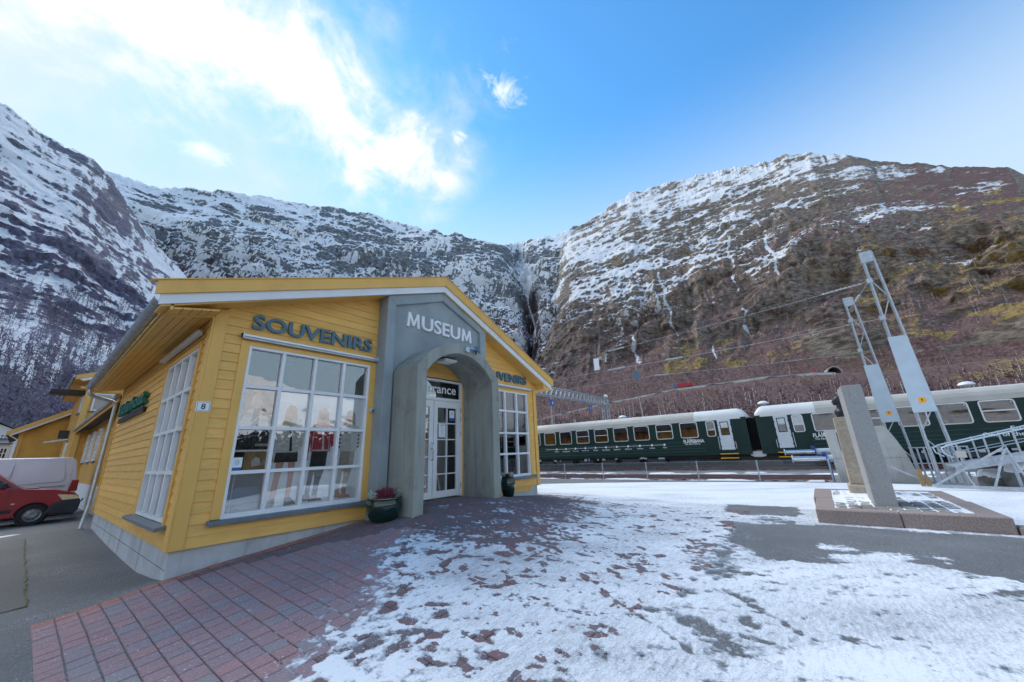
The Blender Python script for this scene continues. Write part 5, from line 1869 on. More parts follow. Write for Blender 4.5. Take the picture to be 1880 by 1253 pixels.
m = MB(); m.box(fx0 - 1.50, fx0 - 1.492, YC - .003, YC + .02, GZ + .30, GZ + 1.12); m.box(fx0 - 2.55, fx0 - 2.542, YC - .003, YC + .02, GZ + .28, GZ + 1.12); m.build('door_seam', 'car_seam', t_)
m = MB(); m.box(fx0 - 1.42, fx0 - 1.34, YC - .010, YC + .02, GZ + .66, GZ + .70, .006); m.build('indicator', 'lens_amber', t_)
m = MB(); m.prism([(fx0 - 1.30, GZ + 1.115), (fx0 - .95, GZ + 1.085), (fx0 - .93, GZ + 1.105), (fx0 - 1.28, GZ + 1.15)], 'y', YC + .2, YC + 1.45); m.build('wiper_cowl', 'black_plastic', t_)
m = MB(); m.box(fx0 - 1.72, fx0 - 1.60, YC - .16, YC - .01, GZ + 1.16, GZ + 1.32, .02); m.build('mirror', 'black_plastic', t_)
for xx in (XW, XW - 2.68):
    m = MB(); m.tube([(xx, YC + .14, GZ + .31), (xx, YC + 1.55, GZ + .31)], .355, 24); m.build('wheel_well', 'black', t_)
    wheel(t_, xx, YC + .09, GZ + .315, .315, .19, -1)
    wheel(t_, xx, YC + 1.58, GZ + .315, .315, .19, 1)

# white panel van behind it, its tail towards the house
VY, VR = 15.9, .02
VG = -.52
t_ = thing('parked_van', 'white panel van with red tail light parked behind the red car', 'van', (-2.3, 16.8, VG))
pl = [(VR, VG + .45), (VR + .03, VG + .55), (VR + .01, VG + 1.2), (VR - .16, VG + 2.02), (VR - .30, VG + 2.14), (VR - 3.4, VG + 2.14), (VR - 3.9, VG + 1.95), (VR - 4.55, VG + 1.32), (VR - 5.1, VG + 1.05), (VR - 5.2, VG + .5), (VR - 5.1, VG + .28)]
pl += archpts(VR - 4.25, VG + .33, .38, VG + .28)[::-1] + archpts(VR - .95, VG + .33, .38, VG + .28)[::-1] + [(VR - .1, VG + .28)]
body(t_, 'body', pl, VY, VY + 1.9, 'van_white', .10, VG + 1.15, .06)
def vy(z):
    return VY + max(0, z - VG - 1.15) * .10
m = MB()
def vpanel(pts, off=.006):
    m.add([(x, vy(z) - off, z) for x, z in pts] + [(x, vy(z) + .01, z) for x, z in pts], [tuple(range(len(pts)))] + [(i, (i + 1) % len(pts), len(pts) + (i + 1) % len(pts), len(pts) + i) for i in range(len(pts))])
vpanel([(VR - .42, VG + 1.25), (VR - .36, VG + 1.36), (VR - .46, VG + 1.96), (VR - .52, VG + 2.0), (VR - 1.52, VG + 1.97), (VR - 1.62, VG + 1.20)])
vpanel([(VR - 1.72, VG + 1.20), (VR - 1.64, VG + 1.97), (VR - 3.2, VG + 1.97), (VR - 3.4, VG + 1.2)])
m.build('side_panel', 'van_white', t_, bevel=.004)
m = MB(); vpanel([(VR - .30, VG + 1.075), (VR - .30, VG + 1.105), (VR - 3.6, VG + 1.06), (VR - 3.6, VG + 1.03)], .012); m.build('slide_rail', 'van_seam', t_)
m = MB(); vpanel([(VR - 1.66, VG + .5), (VR - 1.655, VG + 2.0), (VR - 1.647, VG + 2.0), (VR - 1.652, VG + .5)], .004); vpanel([(VR - .16, VG + .5), (VR - .24, VG + 2.05), (VR - .232, VG + 2.05), (VR - .152, VG + .5)], .004); m.build('door_seam', 'van_seam', t_)
m = MB()
m.add([(VR - .20, vy(VG + .9) - .012, VG + .88), (VR + .045, vy(VG + .9) - .004, VG + .88), (VR + .03, vy(VG + 1.26) - .004, VG + 1.27), (VR - .15, vy(VG + 1.26) - .012, VG + 1.28),
       (VR - .20, VY + .16, VG + .88), (VR + .045, VY + .16, VG + .88), (VR + .03, VY + .16, VG + 1.27), (VR - .15, VY + .16, VG + 1.28)], [(0, 1, 2, 3), (1, 5, 6, 2), (3, 2, 6, 7), (0, 4, 5, 1)])
m.build('tail_light', 'lens_red', t_)
m = MB(); m.box(VR - .5, VR + .08, VY - .01, VY + 1.91, VG + .32, VG + .52, .03); m.build('bumper', 'bumper_grey', t_)
for xx in (VR - .95, VR - 4.25):
    m = MB(); m.tube([(xx, VY + .15, VG + .34), (xx, VY + 1.75, VG + .34)], .37, 24); m.build('wheel_well', 'black', t_)
    wheel(t_, xx, VY + .10, VG + .33, .33, .2, -1)

# ================================================================== the railway
def sheet(name, x0, x1, y0, y1, z, mat, nx_, ny_, amp=0.0, seed=0):
    a, b_ = np.meshgrid(np.linspace(x0, x1, nx_), np.linspace(y0, y1, ny_), indexing='ij')
    zz_ = z + (fbm(a * 2.2, b_ * 2.2, oct=3, seed=seed) - .5) * amp
    return np_mesh(name, np.stack([a, b_, zz_], -1).reshape(-1, 3), grid_faces(nx_, ny_), mat)


m = MB(); m.box(33.9, 37.5, -60, 60, -1.5, .12, .03)
tag(m.build('platform', 'slab_grey'), 'low grey platform behind the train', kind='structure')
tag(raw_obj('track_bed', sheet('track_bed', 20.3, 36, -45, 60, -.66, 'ballast_stone', 60, 220, .16, 4)), 'grey ballast of the railway tracks', kind='structure')
# snow lying between the tracks and along the platform edge
def snow_strip(x0, x1, y0, y1, z, thr, seed):
    nx_, ny_ = 40, 520
    a, b_ = np.meshgrid(np.linspace(x0, x1, nx_), np.linspace(y0, y1, ny_), indexing='ij')
    n = fbm(a * 1.5, b_ * .55, oct=4, seed=seed) - thr
    cx_ = np.abs(a - (x0 + x1) / 2) / ((x1 - x0) / 2)
    n = n - .5 * cx_ ** 3
    z_ = z + np.clip(n * .5, -.12, .06) + (fbm(a * 5, b_ * 5, oct=2, seed=seed + 9) - .5) * .05
    Fq = grid_faces(nx_, ny_)
    kp = n.reshape(-1)[Fq].max(1) > -.1
    return np_mesh('snow', np.stack([a, b_, z_], -1).reshape(-1, 3), Fq[kp], 'snow_heap')
tag(raw_obj('snow_cover', snow_strip(23.6, 28.6, -30, 40, -.66, .53, 5)), 'streak of snow on the ballast between the tracks', 'snow', kind='stuff')
tag(raw_obj('snow_cover', snow_strip(19.6, 20.8, -7, 40, -.58, .47, 15)), 'ridge of snow along the foot of the chain-link fence', 'snow', kind='stuff')

for label, xc, z, ya, yb_ in (('empty near railway track with rusty rails ending at the buffer stop', 22.2, -.47, -7.3, 58), ('railway track under the green train', 31.45, -.45, -45, 58)):
    t = thing('railway_track', label, 'railway track', (xc, 0, z - .15))
    for s in (-.72, .72):
        m = MB()
        pr = [(-.065, -.15), (.065, -.15), (.065, -.135), (.012, -.12), (.012, -.04), (.036, -.03), (.036, 0), (-.036, 0), (-.036, -.03), (-.012, -.04), (-.012, -.12), (-.065, -.135)]
        m.prism([(xc + s + x, z + q) for x, q in pr], 'y', ya, yb_)
        m.build('rail', 'rust', t)
    me = None
    for y in np.arange(ya + .3, min(yb_, 26), .62):
        if me is None:
            b = MB(); b.box(-1.25, 1.25, -.12, .12, -.13, 0, .012); me = b.mesh('sleeper', 'sleeper_wood')
        o = raw_obj('sleeper', me, t)
        o.location = (0, y, 0.02)

# carriages ---------------------------------------------------------------
TR = math.radians(1.6)
WINZ = (2.19, 3.27)          # window band above the rail


def carriage(label, yend, sgn, wins, loc):
    """local frame: x across (0 = near side), y along; z from the rail.  yend: the end near the gap; the car runs to yend+sgn*L"""
    Lc = 24.4
    ya, yb_ = sorted((yend, yend + sgn * Lc))
    t = thing('railway_carriage', label, 'train carriage', loc, TR, 'green carriages of the train')
    W_ = 2.85
    SILL, GUT = 1.02, 3.43

    def bl(m, name, mat, parent=t, **kw):
        return m.build(name, mat, parent, local=True, **kw)
    # which openings
    op = sorted([(a, b_, WINZ[0], WINZ[1]) for a, b_, k in wins], key=lambda q: q[0])
    m = MB()
    for x0, x1 in ((0, .06), (W_ - .06, W_)):
        m.box(x0, x1, ya, yb_, SILL, WINZ[0])
        m.box(x0, x1, ya, yb_, WINZ[1], GUT)
        y = ya
        for a, b_, c, d in op:
            m.box(x0, x1, y, a, WINZ[0], WINZ[1])
            y = b_
        m.box(x0, x1, y, yb_, WINZ[0], WINZ[1])
    m.prism([(.0, .86), (.0, SILL), (.06, SILL), (.10, .86)], 'y', ya, yb_)
    m.box(.06, W_ - .06, ya, ya + .06, SILL, GUT)
    m.box(.06, W_ - .06, yb_ - .06, yb_, SILL, GUT)
    bl(m, 'body', 'train_green')
    m = MB()
    m.box(.06, W_ - .06, ya + .06, yb_ - .06, 1.05, 1.10)
    m.box(W_ - 1.0, W_ - .95, ya + .06, yb_ - .06, 1.10, 3.38)
    bl(m, 'interior', 'wood_panel')
    m = MB()
    for y in np.arange(ya + 3.6, yb_ - 3.2, .9):
        m.box(.2, 1.2, y, y + .14, 1.1, 2.45)
    sm = bl(m, 'seat_row', 'seat_red'); tag(sm, kind='stuff')
    m = MB()
    for y in np.arange(ya + 4.2, yb_ - 3.2, 3.6):
        m.box(.3, W_ - .3, y, y + .05, 1.1, 3.4)
    bl(m, 'bulkhead', 'wood_panel')
    # ribs along the waist
    for z in (1.16, 1.37, 1.60, 1.84):
        m = MB(); m.prism([(-.008, z - .012), (0.0, z - .022), (0.0, z + .022), (-.008, z + .012)], 'y', ya + 2.9 if sgn > 0 else ya + .4, yb_ - .4 if sgn > 0 else yb_ - 2.9)
        bl(m, 'rib', 'train_rib')
    # roof: rounded, ribbed, with smoother white ends
    rp = [(-.015, GUT - .10), (.0, GUT + .18), (.10, GUT + .38), (.32, GUT + .55), (.75, GUT + .68), (W_ / 2, GUT + .72)]
    rp = rp + [(W_ - x, z) for x, z in rp[::-1][1:]]
    cut = 3.4
    ends = [(ya, ya + cut), (ya + cut, yb_ - cut), (yb_ - cut, yb_)]
    for i, (a, b_) in enumerate(ends):
        m = MB()
        if i == 1:
            m.prism(rp, 'y', a, b_)
            ro = bl(m, 'roof', 'train_roof')
            for j in range(5):
                k = .25 + j * .22
                # ridges following the curve
                (xa, za), (xb, zb) = rp[1 + j // 2 if j < 4 else 3], rp[2 + j // 2 if j < 4 else 4]
                f_ = .5 if j % 2 else .05
                x, z = xa + (xb - xa) * f_, za + (zb - za) * f_
                b = MB(); b.prism([(x - .014, z - .002), (x + .004, z + .020), (x + .024, z + .012), (x + .02, z - .01)], 'y', a, b_)
                b.build('roof_rib', 'train_roof', ro, local=True)
        else:
            n = 7
            secs = []
            for q in range(n + 1):
                u = q / n
                yy_ = a + (b_ - a) * u
                e = u if i == 0 else 1 - u
                dr_ = (1 - min(1, e / .22) ** .5) if e < .22 else 0
                secs.append((yy_, dr_))
            # more slices at the rounded tip
            secs = []
            for e in (0, .01, .03, .06, .1, .16, .25, 1):
                dr_ = max(0, 1 - (e / .16)) ** 2.2 if e < .16 else 0
                yy_ = (a + (b_ - a) * e) if i == 0 else (b_ - (b_ - a) * e)
                secs.append((yy_, dr_))
            vs, fs = [], []
            npf = len(rp)
            for yy_, dr_ in secs:
                for x, z in rp:
                    vs.append((W_ / 2 + (x - W_ / 2) * (1 - .05 * dr_), yy_, z - max(0, z - GUT) * .62 * dr_))
            for q in range(len(secs) - 1):
                for r_ in range(npf):
                    fs.append((q * npf + r_, q * npf + (r_ + 1) % npf, (q + 1) * npf + (r_ + 1) % npf, (q + 1) * npf + r_))
            fs.append(tuple(range(npf)))
            fs.append(tuple(range((len(secs) - 1) * npf, len(secs) * npf)))
            m.add(vs, fs)
            bl(m, 'roof_end', 'train_roof_end', smooth=math.radians(40))
    # windows
    for a, b_, kind in wins:
        z0, z1 = WINZ
        if kind == 'wc':
            z0 += .02; z1 -= .0
        r_ = .10
        def ring(e):
            p = []
            for cx_, cz_, t0 in ((b_ - r_, z1 - r_, 0), (a + r_, z1 - r_, 90), (a + r_, z0 + r_, 180), (b_ - r_, z0 + r_, 270)):
                for q in range(5):
                    tt = math.radians(t0 + q * 22.5)
                    p.append((cx_ + (r_ + e) * math.cos(tt), cz_ + (r_ + e) * math.sin(tt)))
            return p
        o_, i_ = ring(.045), ring(-.012)
        n = len(o_)
        m = MB()
        vs = [(-.012, y, z) for y, z in o_] + [(-.016, y, z) for y, z in i_] + [(.05, y, z) for y, z in i_] + [(.0, y, z) for y, z in o_]
        fs = []
        for q in range(n):
            q2 = (q + 1) % n
            fs += [(q, q2, n + q2, n + q), (n + q, n + q2, 2 * n + q2, 2 * n + q), (3 * n + q, 3 * n + q2, q2, q)]
        m.add(vs, fs)
        # fill behind the rounded corners
        wf = bl(m, 'window', 'aluminium')
        m = MB(); m.add([(.030, y, z) for y, z in i_], [tuple(range(n))])
        m.build('pane', 'train_glass', wf, local=True)
        if kind in ('split', 'wc'):
            zz_ = z0 + (z1 - z0) * (.52 if kind == 'split' else .42)
            m = MB(); m.box(-.008, .04, a, b_, zz_ - .03, zz_ + .03); m.build('window_bar', 'aluminium', wf, local=True)
        if kind == 'wc':
            m = MB(); m.box(.06, .07, a, b_, z0 + (z1 - z0) * .45, z1); m.build('frosted_pane', 'goods_white', wf, local=True)
        m = MB(); m.add([(-.018, a + .09 + .035 * math.cos(q), z1 - .11 + .035 * math.sin(q)) for q in np.linspace(0, 6.28, 8)[:-1]], [tuple(range(7))]); m.build('window_sticker', 'goods_white', wf, local=True)
    # entrance door at the gap end, and steps
    for d0 in (yend + sgn * 1.42 + (-.43),):
        a, b_ = (d0, d0 + .86) if sgn > 0 else (d0 - .0, d0 + .80)
        m = MB(); m.box(-.030, -.001, a, b_, 1.20, 3.33, .01)
        dd = bl(m, 'door', 'door_white')
        m = MB(); m.box(-.036, -.030, a + .20, b_ - .20, 2.28, 3.12); m.build('door_window', 'train_glass', dd, local=True)
        m = MB(); m.box(-.034, -.029, a + .15, b_ - .15, 2.22, 3.18); m.build('window_rubber', 'black', dd, local=True)
        m = MB(); m.box(-.0375, -.0365, a + .20, b_ - .20, 2.80, 3.12); m.build('blind', 'goods_white', dd, local=True)
        m = MB(); m.box(-.038, -.0355, a + .20, b_ - .20, 2.73, 2.79); m.build('window_bar', 'sheet_metal', dd, local=True)
        for yy_ in (a - .10, b_ + .10):
            m = MB(); m.tube([(-.01, yy_, 1.25), (-.07, yy_, 1.30), (-.07, yy_, 2.1 if (yy_ > b_) == (sgn > 0) else 1.7), (-.01, yy_, 2.15 if (yy_ > b_) == (sgn > 0) else 1.75)], .018, 6); m.build('grab_rail', 'door_white', dd, local=True)
        for k in range(4):
            for yy_ in (a - .01, b_ - .03):
                m = MB(); m.box(-.04, -.002, yy_, yy_ + .04, 1.4 + k * .5, 1.5 + k * .5); m.build('hinge', 'black', dd, local=True)
        for z, x in ((.93, -.10), (.64, -.18)):
            m = MB(); m.box(x, .30, a - .15, b_ + .15, z - .03, z); st = bl(m, 'step', 'train_under')
            m = MB(); m.box(x - .012, x, a - .15, b_ + .15, z - .035, z + .03); m.build('step_edge', 'safety_yellow', st, local=True)
        m = MB(); m.box(.25, .30, a - .15, b_ + .15, .4, 1.0); bl(m, 'step_back', 'black')
    # underframe
    m = MB(); m.box(.25, W_ - .25, ya + .2, yb_ - .2, .62, .90); m.box(.75, W_ - .75, ya + 1.0, yb_ - 1.0, .12, .62); bl(m, 'underframe', 'train_under')
    rs_ = random.Random(int(abs(yend) * 100))
    c = (ya + yb_) / 2
    for y in np.arange(c - 6.2, c + 6.2, 2.05):
        wd = rs_.uniform(1.2, 1.8)
        m = MB(); m.box(.18, 1.0, y, y + wd, .28 + rs_.uniform(0, .12), .70, .02); bl(m, 'equipment_box', 'train_box')
    for k in range(16):
        y = rs_.uniform(c - 6.5, c + 6.5)
        m = MB(); m.box(.14, .2, y, y + rs_.uniform(.08, .5), rs_.uniform(.62, .72), rs_.uniform(.76, .84)); bl(m, 'pipe_bracket', 'sheet_metal')
    for yc_ in (ya + 3.9, yb_ - 3.9):
        m = MB(); m.box(.45, .60, yc_ - 1.9, yc_ + 1.9, .38, .60, .03); m.box(.40, .55, yc_ - .35, yc_ + .35, .30, .72); m.box(.42, .52, yc_ - 1.45, yc_ - 1.05, .34, .56); m.box(.42, .52, yc_ + 1.05, yc_ + 1.45, .34, .56)
        bg_ = bl(m, 'bogie', 'train_box')
        for yw in (yc_ - 1.25, yc_ + 1.25):
            m = MB(); n = 24
            m.lathe([(0, 0), (.46, 0), (.46, .13), (.0, .13)], (0, 0, 0), n)
            m.v = [(.66 + z, yw + x, .46 + y) for x, y, z in m.v]
            m.build('wheel', 'train_under', bg_, local=True)
        for yw in (yc_ - .55, yc_ + .55):
            m = MB(); m.tube([(.42, yw, .42), (.42, yw, .82)], .035, 8); m.build('damper', 'blue_steel', bg_, local=True)
    return t, ya, yb_


def lettering(parent, txt, x, y0, z0, wd, h, bold=.01):
    letters(parent, txt, (x, y0, z0), (0, -1, 0), UP, (-1, 0, 0), wd, h, .004, 'letter_white', bold, 3, local=True)


TZ = -.45
ctr = [.48, 2.31, 4.14, 5.92, 7.70, 9.50, 11.25, 12.96, 14.7, 16.4]
winsA = [(-1.32, -.80, 'wc')] + [(c - .60, c + .60, 'split' if i in (1, 4, 5) else 'plain') for i, c in enumerate(ctr)]
TA, ya, yb_ = carriage('green train carriage with white route line of stations on its side', -3.40, 1, winsA, (30.0, 0, TZ))
winsB = [(-6.6, -6.08, 'wc')] + [(y - 1.2, y, k) for y, k in ((-7.15, 'plain'), (-9.2, 'split'), (-11.1, 'plain'), (-12.75, 'plain'), (-14.4, 'split'), (-16.2, 'plain'), (-18.0, 'split'), (-19.8, 'plain'), (-21.6, 'plain'))]
TB, _a, _b = carriage('green train carriage behind the granite monument and the steel masts', -3.98, -1, winsB, (30.0, 0, TZ))
lettering(TA, 'FLÅMSBANA', -.014, .98, 1.78, 1.45, .33, .02)
lettering(TA, 'The Flåm Railway', -.014, .93, 1.63, 1.12, .13)
lettering(TB, 'FLÅMSBANA', -.014, -6.95, 1.78, 1.45, .33, .02)
lettering(TB, 'The Flåm Railway', -.014, -7.0, 1.60, 1.12, .14)
lettering(TB, 'En av verdens', -.014, -15.15, 1.72, 2.0, .20)
lettering(TB, 'One of the world\'s most', -.014, -14.1, 1.42, 3.3, .22)
lettering(TB, 'RESERVERT', -.014, -9.1, .90, 1.1, .14)
# the route: a line with a dot and a name for every station
m = MB(); m.box(-.014, -.009, 2.43, 13.5, 1.725, 1.75); ln = m.build('route_line', 'letter_white', TA, local=True)
names = ['Flåm', 'Lunden', 'Håreina', 'Dalsbotn', 'Berekvam', 'Blomheller', 'Kårdal', 'Kjosfossen', 'Reinunga', 'Vatnahalsen', 'Myrdal']
for i, nm in enumerate(names):
    y = 2.43 + 0.985 * i
    m = MB(); m.add([(-.0165, y + .085 * math.cos(q), 1.737 + .085 * math.sin(q)) for q in np.linspace(0, 2 * math.pi, 15)[:-1]], [tuple(range(14))]); m.build('station_dot', 'letter_white', ln, local=True)
    wd = .07 * len(nm)
    v, f = fit_text(nm, (-.014, y + wd / 2, 1.475), (0, -1, 0), UP, (-1, 0, 0), wd, .10, .003, .01, 2)
    m = MB(); m.add(v, f); m.build('station_name', 'letter_white', ln, local=True)
# bellows between the carriages and the snow-covered coupling
t_ = thing('gangway_bellows', 'black folded gangway between the two green carriages', 'gangway', (31.4, -3.69, TZ + .9))
for k in range(6):
    m = MB(); y = -3.95 + k * .095
    m.box(30.75, 32.3, y, y + .055, TZ + 1.1, TZ + 3.4, .02); m.build('fold', 'black', t_)
t_ = thing('coupling', 'snowy coupling plate low between the two carriages', 'coupling', (30.6, -3.69, TZ + .6))
m = MB(); m.prism([(-4.35, TZ + 1.02), (-3.05, TZ + 1.02), (-3.3, TZ + .72), (-4.1, TZ + .72)], 'x', 30.3, 30.9); m.build('plate', 'door_white', t_)
m = MB(); m.tube([(30.5, -4.2, TZ + .7), (30.5, -3.7, TZ + .5), (30.5, -3.2, TZ + .7)], .04, 8); m.build('hose', 'black', t_)

# chain-link fence --------------------------------------------------------
t_ = thing('chain_link_fence', 'low galvanised chain-link fence between the snowy yard and the tracks', 'fence', (20.0, 4, -.55))
FX = lambda y: 20.0 + 0.012 * y
post = None
for y in np.arange(-7.3, 32, 2.62):
    z = g1(FX(y) - .3, y)
    m = MB(); m.tube([(FX(y), y, z - .1), (FX(y), y, -.56 + .92)], .03, 8)
    m.build('post', 'galvanised', t_, smooth=.8)
m = MB()
zb, zt, sp_ = -.54, .33, .085
for k in range(int(40 / sp_)):
    y = -7.3 + k * sp_
    for s in (1, -1):
        y2 = y + s * (zt - zb) * .72
        m.bar((FX(y), y, zb), (FX(y2), y2, zt), .005)
tag(m.build('wire_mesh', 'galvanised', t_), kind='stuff')
for z in (zt, zb + .05):
    m = MB(); m.bar((FX(-7.3), -7.3, z), (FX(32), 32, z), .008); m.build('strain_wire', 'galvanised', t_)

# buffer stop -------------------------------------------------------------
t_ = thing('buffer_stop', 'pale concrete buffer stop with sloping back at the end of the near track', 'buffer stop', (21.2, -8.5, -.6))
m = MB()
m.prism([(-7.55, -.8), (-7.45, 1.53), (-9.37, 1.60), (-9.55, 1.15), (-9.72, .6), (-9.98, -.8)], 'x', 20.05, 20.75)
m.build('side_wall', 'buffer_concrete', t_, bevel=.02)
m = MB(); m.prism([(-7.55, -.8), (-7.45, 1.50), (-9.3, 1.56), (-9.72, .6), (-9.98, -.8)], 'x', 21.95, 22.7); m.build('side_wall', 'buffer_concrete', t_, bevel=.02)
m = MB(); m.prism([(-7.75, -.8), (-7.65, 1.4), (-8.6, 1.4), (-8.7, -.8)], 'x', 20.75, 21.95); m.build('head_wall', 'buffer_concrete', t_)
m = MB(); m.box(20.043, 20.05, -9.8, -7.5, .35, .36); m.build('joint', 'slab_grey', t_)
for x, ys_, z, rl, rs2 in ((20.45, -7.31, .36, .155, .11), (22.35, -6.96, .62, .14, .10)):
    m = MB(); m.tube([(x, -7.95, z), (x, ys_ + .02, z)], rl, 16); bf = m.build('buffer', 'sheet_metal', t_, smooth=.7)
    m = MB(); m.tube([(x, ys_, z), (x, ys_ + .05, z)], rl * 1.35, 16); m.build('flange', 'blue_steel', bf, smooth=.7)
    m = MB(); m.tube([(x, ys_ + .05, z), (x, ys_ + 1.22, z)], rs2, 16); m.build('plunger', 'steel', bf, smooth=.7)
    m = MB(); m.tube([(x, ys_ + 1.22, z), (x, ys_ + 1.27, z)], rs2 * 1.5, 16); m.build('buffer_head', 'sheet_metal', bf, smooth=.7)
    m = MB(); m.box(x - .06, x + .06, ys_ + .02, ys_ + .16, z + rl, z + rl + .12, .01); m.build('bracket', 'blue_steel', bf)
m = MB(); m.bar((20.2, -7.33, -.6), (20.2, -7.33, .3), .07); m.build('strut', 'blue_steel', t_)
m = MB(); m.prism([(-9.72, .6), (-9.4, 1.58), (-9.3, 1.6), (-9.62, .62), (-9.9, -.3), (-9.98, -.3)], 'x', 20.9, 21.9); m.build('snow_on_ramp', 'snow_heap', t_)

# catenary masts ------------------------------------------------------------
def mast(label, x, yl, yr_top, yr_bot, ztop, zpl, gap_x=.0):
    zb_ = -.6
    t = thing('catenary_mast', label, 'mast', (x, (yl + yr_bot) / 2, zb_), group='steel masts by the buffer stop')
    def leg(yb2, yt2):
        m = MB()
        # channel section
        for dx, dy, wx, wy in ((0, 0, .16, .02), (-.07, -.035, .02, .07), (.07, -.035, .02, .07)):
            vs = []
            for yy_, z in ((yb2, zb_), (yt2, ztop)):
                for a, b_ in ((-1, -1), (1, -1), (1, 1), (-1, 1)):
                    vs.append((x + dx + a * wx / 2, yy_ + dy + b_ * wy / 2, z))
            m.add(vs, [(0, 1, 2, 3), (7, 6, 5, 4)] + [(i, (i + 1) % 4, 4 + (i + 1) % 4, 4 + i) for i in range(4)])
        return m.build('leg', 'galvanised', t)
    leg(yl, yl)
    leg(yr_bot, yr_top)
    m = MB(); m.box(x - .10, x + .10, yr_top - .03, yl + .03, ztop - .45, ztop + .02, .01); m.build('head_plate', 'galvanised', t)
    k = lambda z: yr_bot + (yr_top - yr_bot) * (z - zb_) / (ztop - zb_)
    for i, z in enumerate(np.arange(.2, ztop - 1.0, 1.05)):
        if zpl[0] - .3 < z < zpl[1] - .4:
            continue
        a, b_ = (yl, k(z + .9)) if i % 2 else (k(z), yl)
        za, zb3 = (z, z + .9)
        m = MB(); m.bar((x, a, za), (x, b_, zb3), .035); m.build('brace', 'galvanised', t)
    m = MB()
    y0_, y1_ = yl + .05, k(zpl[0]) - .05
    y2_ = k(zpl[1]) - .05
    m.add([(x - .12, y0_, zpl[0]), (x - .12, y1_, zpl[0]), (x - .12, y2_, zpl[1]), (x - .12, y0_, zpl[1]),
           (x - .10, y0_, zpl[0]), (x - .10, y1_, zpl[0]), (x - .10, y2_, zpl[1]), (x - .10, y0_, zpl[1])],
          [(0, 1, 2, 3), (7, 6, 5, 4), (0, 4, 5, 1), (1, 5, 6, 2), (2, 6, 7, 3), (3, 7, 4, 0)])
    gp = m.build('climbing_guard', 'sheet_metal', t)
    yc2 = (y0_ + y1_) / 2 - .02
    zc2 = zpl[0] + .42
    pts = []
    for q in range(20):
        tt = 2 * math.pi * q / 20
        c_, s2 = math.cos(tt), math.sin(tt)
        pts.append((x - .1235, yc2 + .10 * math.copysign(abs(c_) ** .5, c_), zc2 + .10 * math.copysign(abs(s2) ** .5, s2)))
    m = MB(); m.flat(pts); m.build('warning_sign', 'sign_orange', gp)
    m = MB(); m.flat([(x - .1245, yc2 + .015, zc2 + .055), (x - .1245, yc2 - .02, zc2 + .055), (x - .1245, yc2 - .005, zc2 + .01), (x - .1245, yc2 - .03, zc2 + .01), (x - .1245, yc2 + .01, zc2 - .06), (x - .1245, yc2 + .002, zc2 - .01), (x - .1245, yc2 + .028, zc2 - .01)]); m.build('flash_symbol', 'black', gp)
    for z in (ztop - 1.25, ztop - 2.85):
        m = MB(); m.box(x - .13, x + .13, yl - .10, yl + .08, z - .10, z + .10, .01); m.build('clamp', 'zinc', t)
    m = MB(); m.box(x - .2, x + .2, yr_bot - .2, yl + .2, zb_ - .1, zb_ + .06); m.build('footing', 'buffer_concrete', t)
    return t


mast('near steel mast with tall pale guard plate right of the monument', 18.5, -10.12, -10.42, -10.72, 8.47, (1.95, 4.82))
mast('farther steel mast rising from behind the granite slab', 24.0, -9.76, -10.05, -10.42, 8.27, (1.83, 4.63))


def wire(label, pts, ins_at=None, r=.012):
    t = thing('overhead_wire', label, 'wire', pts[0], group='overhead wires of the railway')
    P = [Vector(p) for p in pts]
    out = []
    for a, b_ in zip(P[:-1], P[1:]):
        n = 10
        for i in range(n):
            u = i / n
            p = a.lerp(b_, u)
            p.z -= 4 * u * (1 - u) * (b_ - a).length * .006
            out.append(p)
    out.append(P[-1])
    m = MB(); m.tube(out, r, 5); m.build('cable', 'insulator', t, smooth=1.0)
    for a, b_, rr2 in (ins_at or []):
        a, b_ = Vector(a), Vector(b_)
        d = (b_ - a)
        n = 9
        vs = MB()
        q = [a + d * i / (2 * n) for i in range(2 * n + 1)]
        vs.tube(q, [rr2 if i % 2 else rr2 * .45 for i in range(2 * n + 1)], 8)
        vs.build('insulator', 'insulator', t, smooth=.5)


wire('uppermost overhead wire running left from the near mast', [(18.5, -10.1, 7.22), (21.0, 2.4, 7.28), (23.4, 13.6, 7.3)], [((20.75, 1.2, 7.24), (21.0, 2.4, 7.26), .07), ((18.52, -9.9, 7.2), (18.75, -8.6, 7.19), .05)])
wire('second overhead wire running left from the near mast', [(18.5, -10.1, 5.62), (21.0, 2.56, 6.03), (23.4, 13.6, 6.6)], [((20.75, 1.3, 5.98), (21.0, 2.56, 6.01), .07), ((20.05, -2.3, 5.82), (20.25, -1.3, 5.86), .06)])
wire('lowest overhead wire running left from the farther mast', [(24.0, -9.7, 5.35), (28.0, 1.75, 6.52), (31, 12, 7)], [((27.6, .6, 6.36), (28.0, 1.75, 6.5), .07)])
wire('short strut wire slanting between the two steel masts', [(18.5, -10.1, 7.22), (24.0, -9.8, 7.55)], [((20.5, -9.98, 7.30), (21.7, -9.93, 7.37), .06)])
t_ = thing('hanging_plate', 'white plate hanging under the uppermost overhead wire', 'plate', (21.2, 3.4, 6.5))
m = MB(); m.box(21.18, 21.22, 3.22, 3.58, 6.20, 7.0); m.build('plate', 'sign_white', t_)
m = MB(); m.bar((21.2, 3.4, 7.0), (21.2, 3.4, 7.26), .02); m.build('hanger', 'zinc', t_)
t_ = thing('hanging_plate', 'dull blue plate hanging under the second overhead wire', 'plate', (20.72, .62, 5.6))
m = MB(); m.box(20.70, 20.74, .50, .78, 5.10, 5.62); m.build('plate', 'letter_blue', t_)
m = MB(); m.bar((20.72, .62, 5.62), (20.72, .62, 5.95), .02); m.build('hanger', 'zinc', t_)

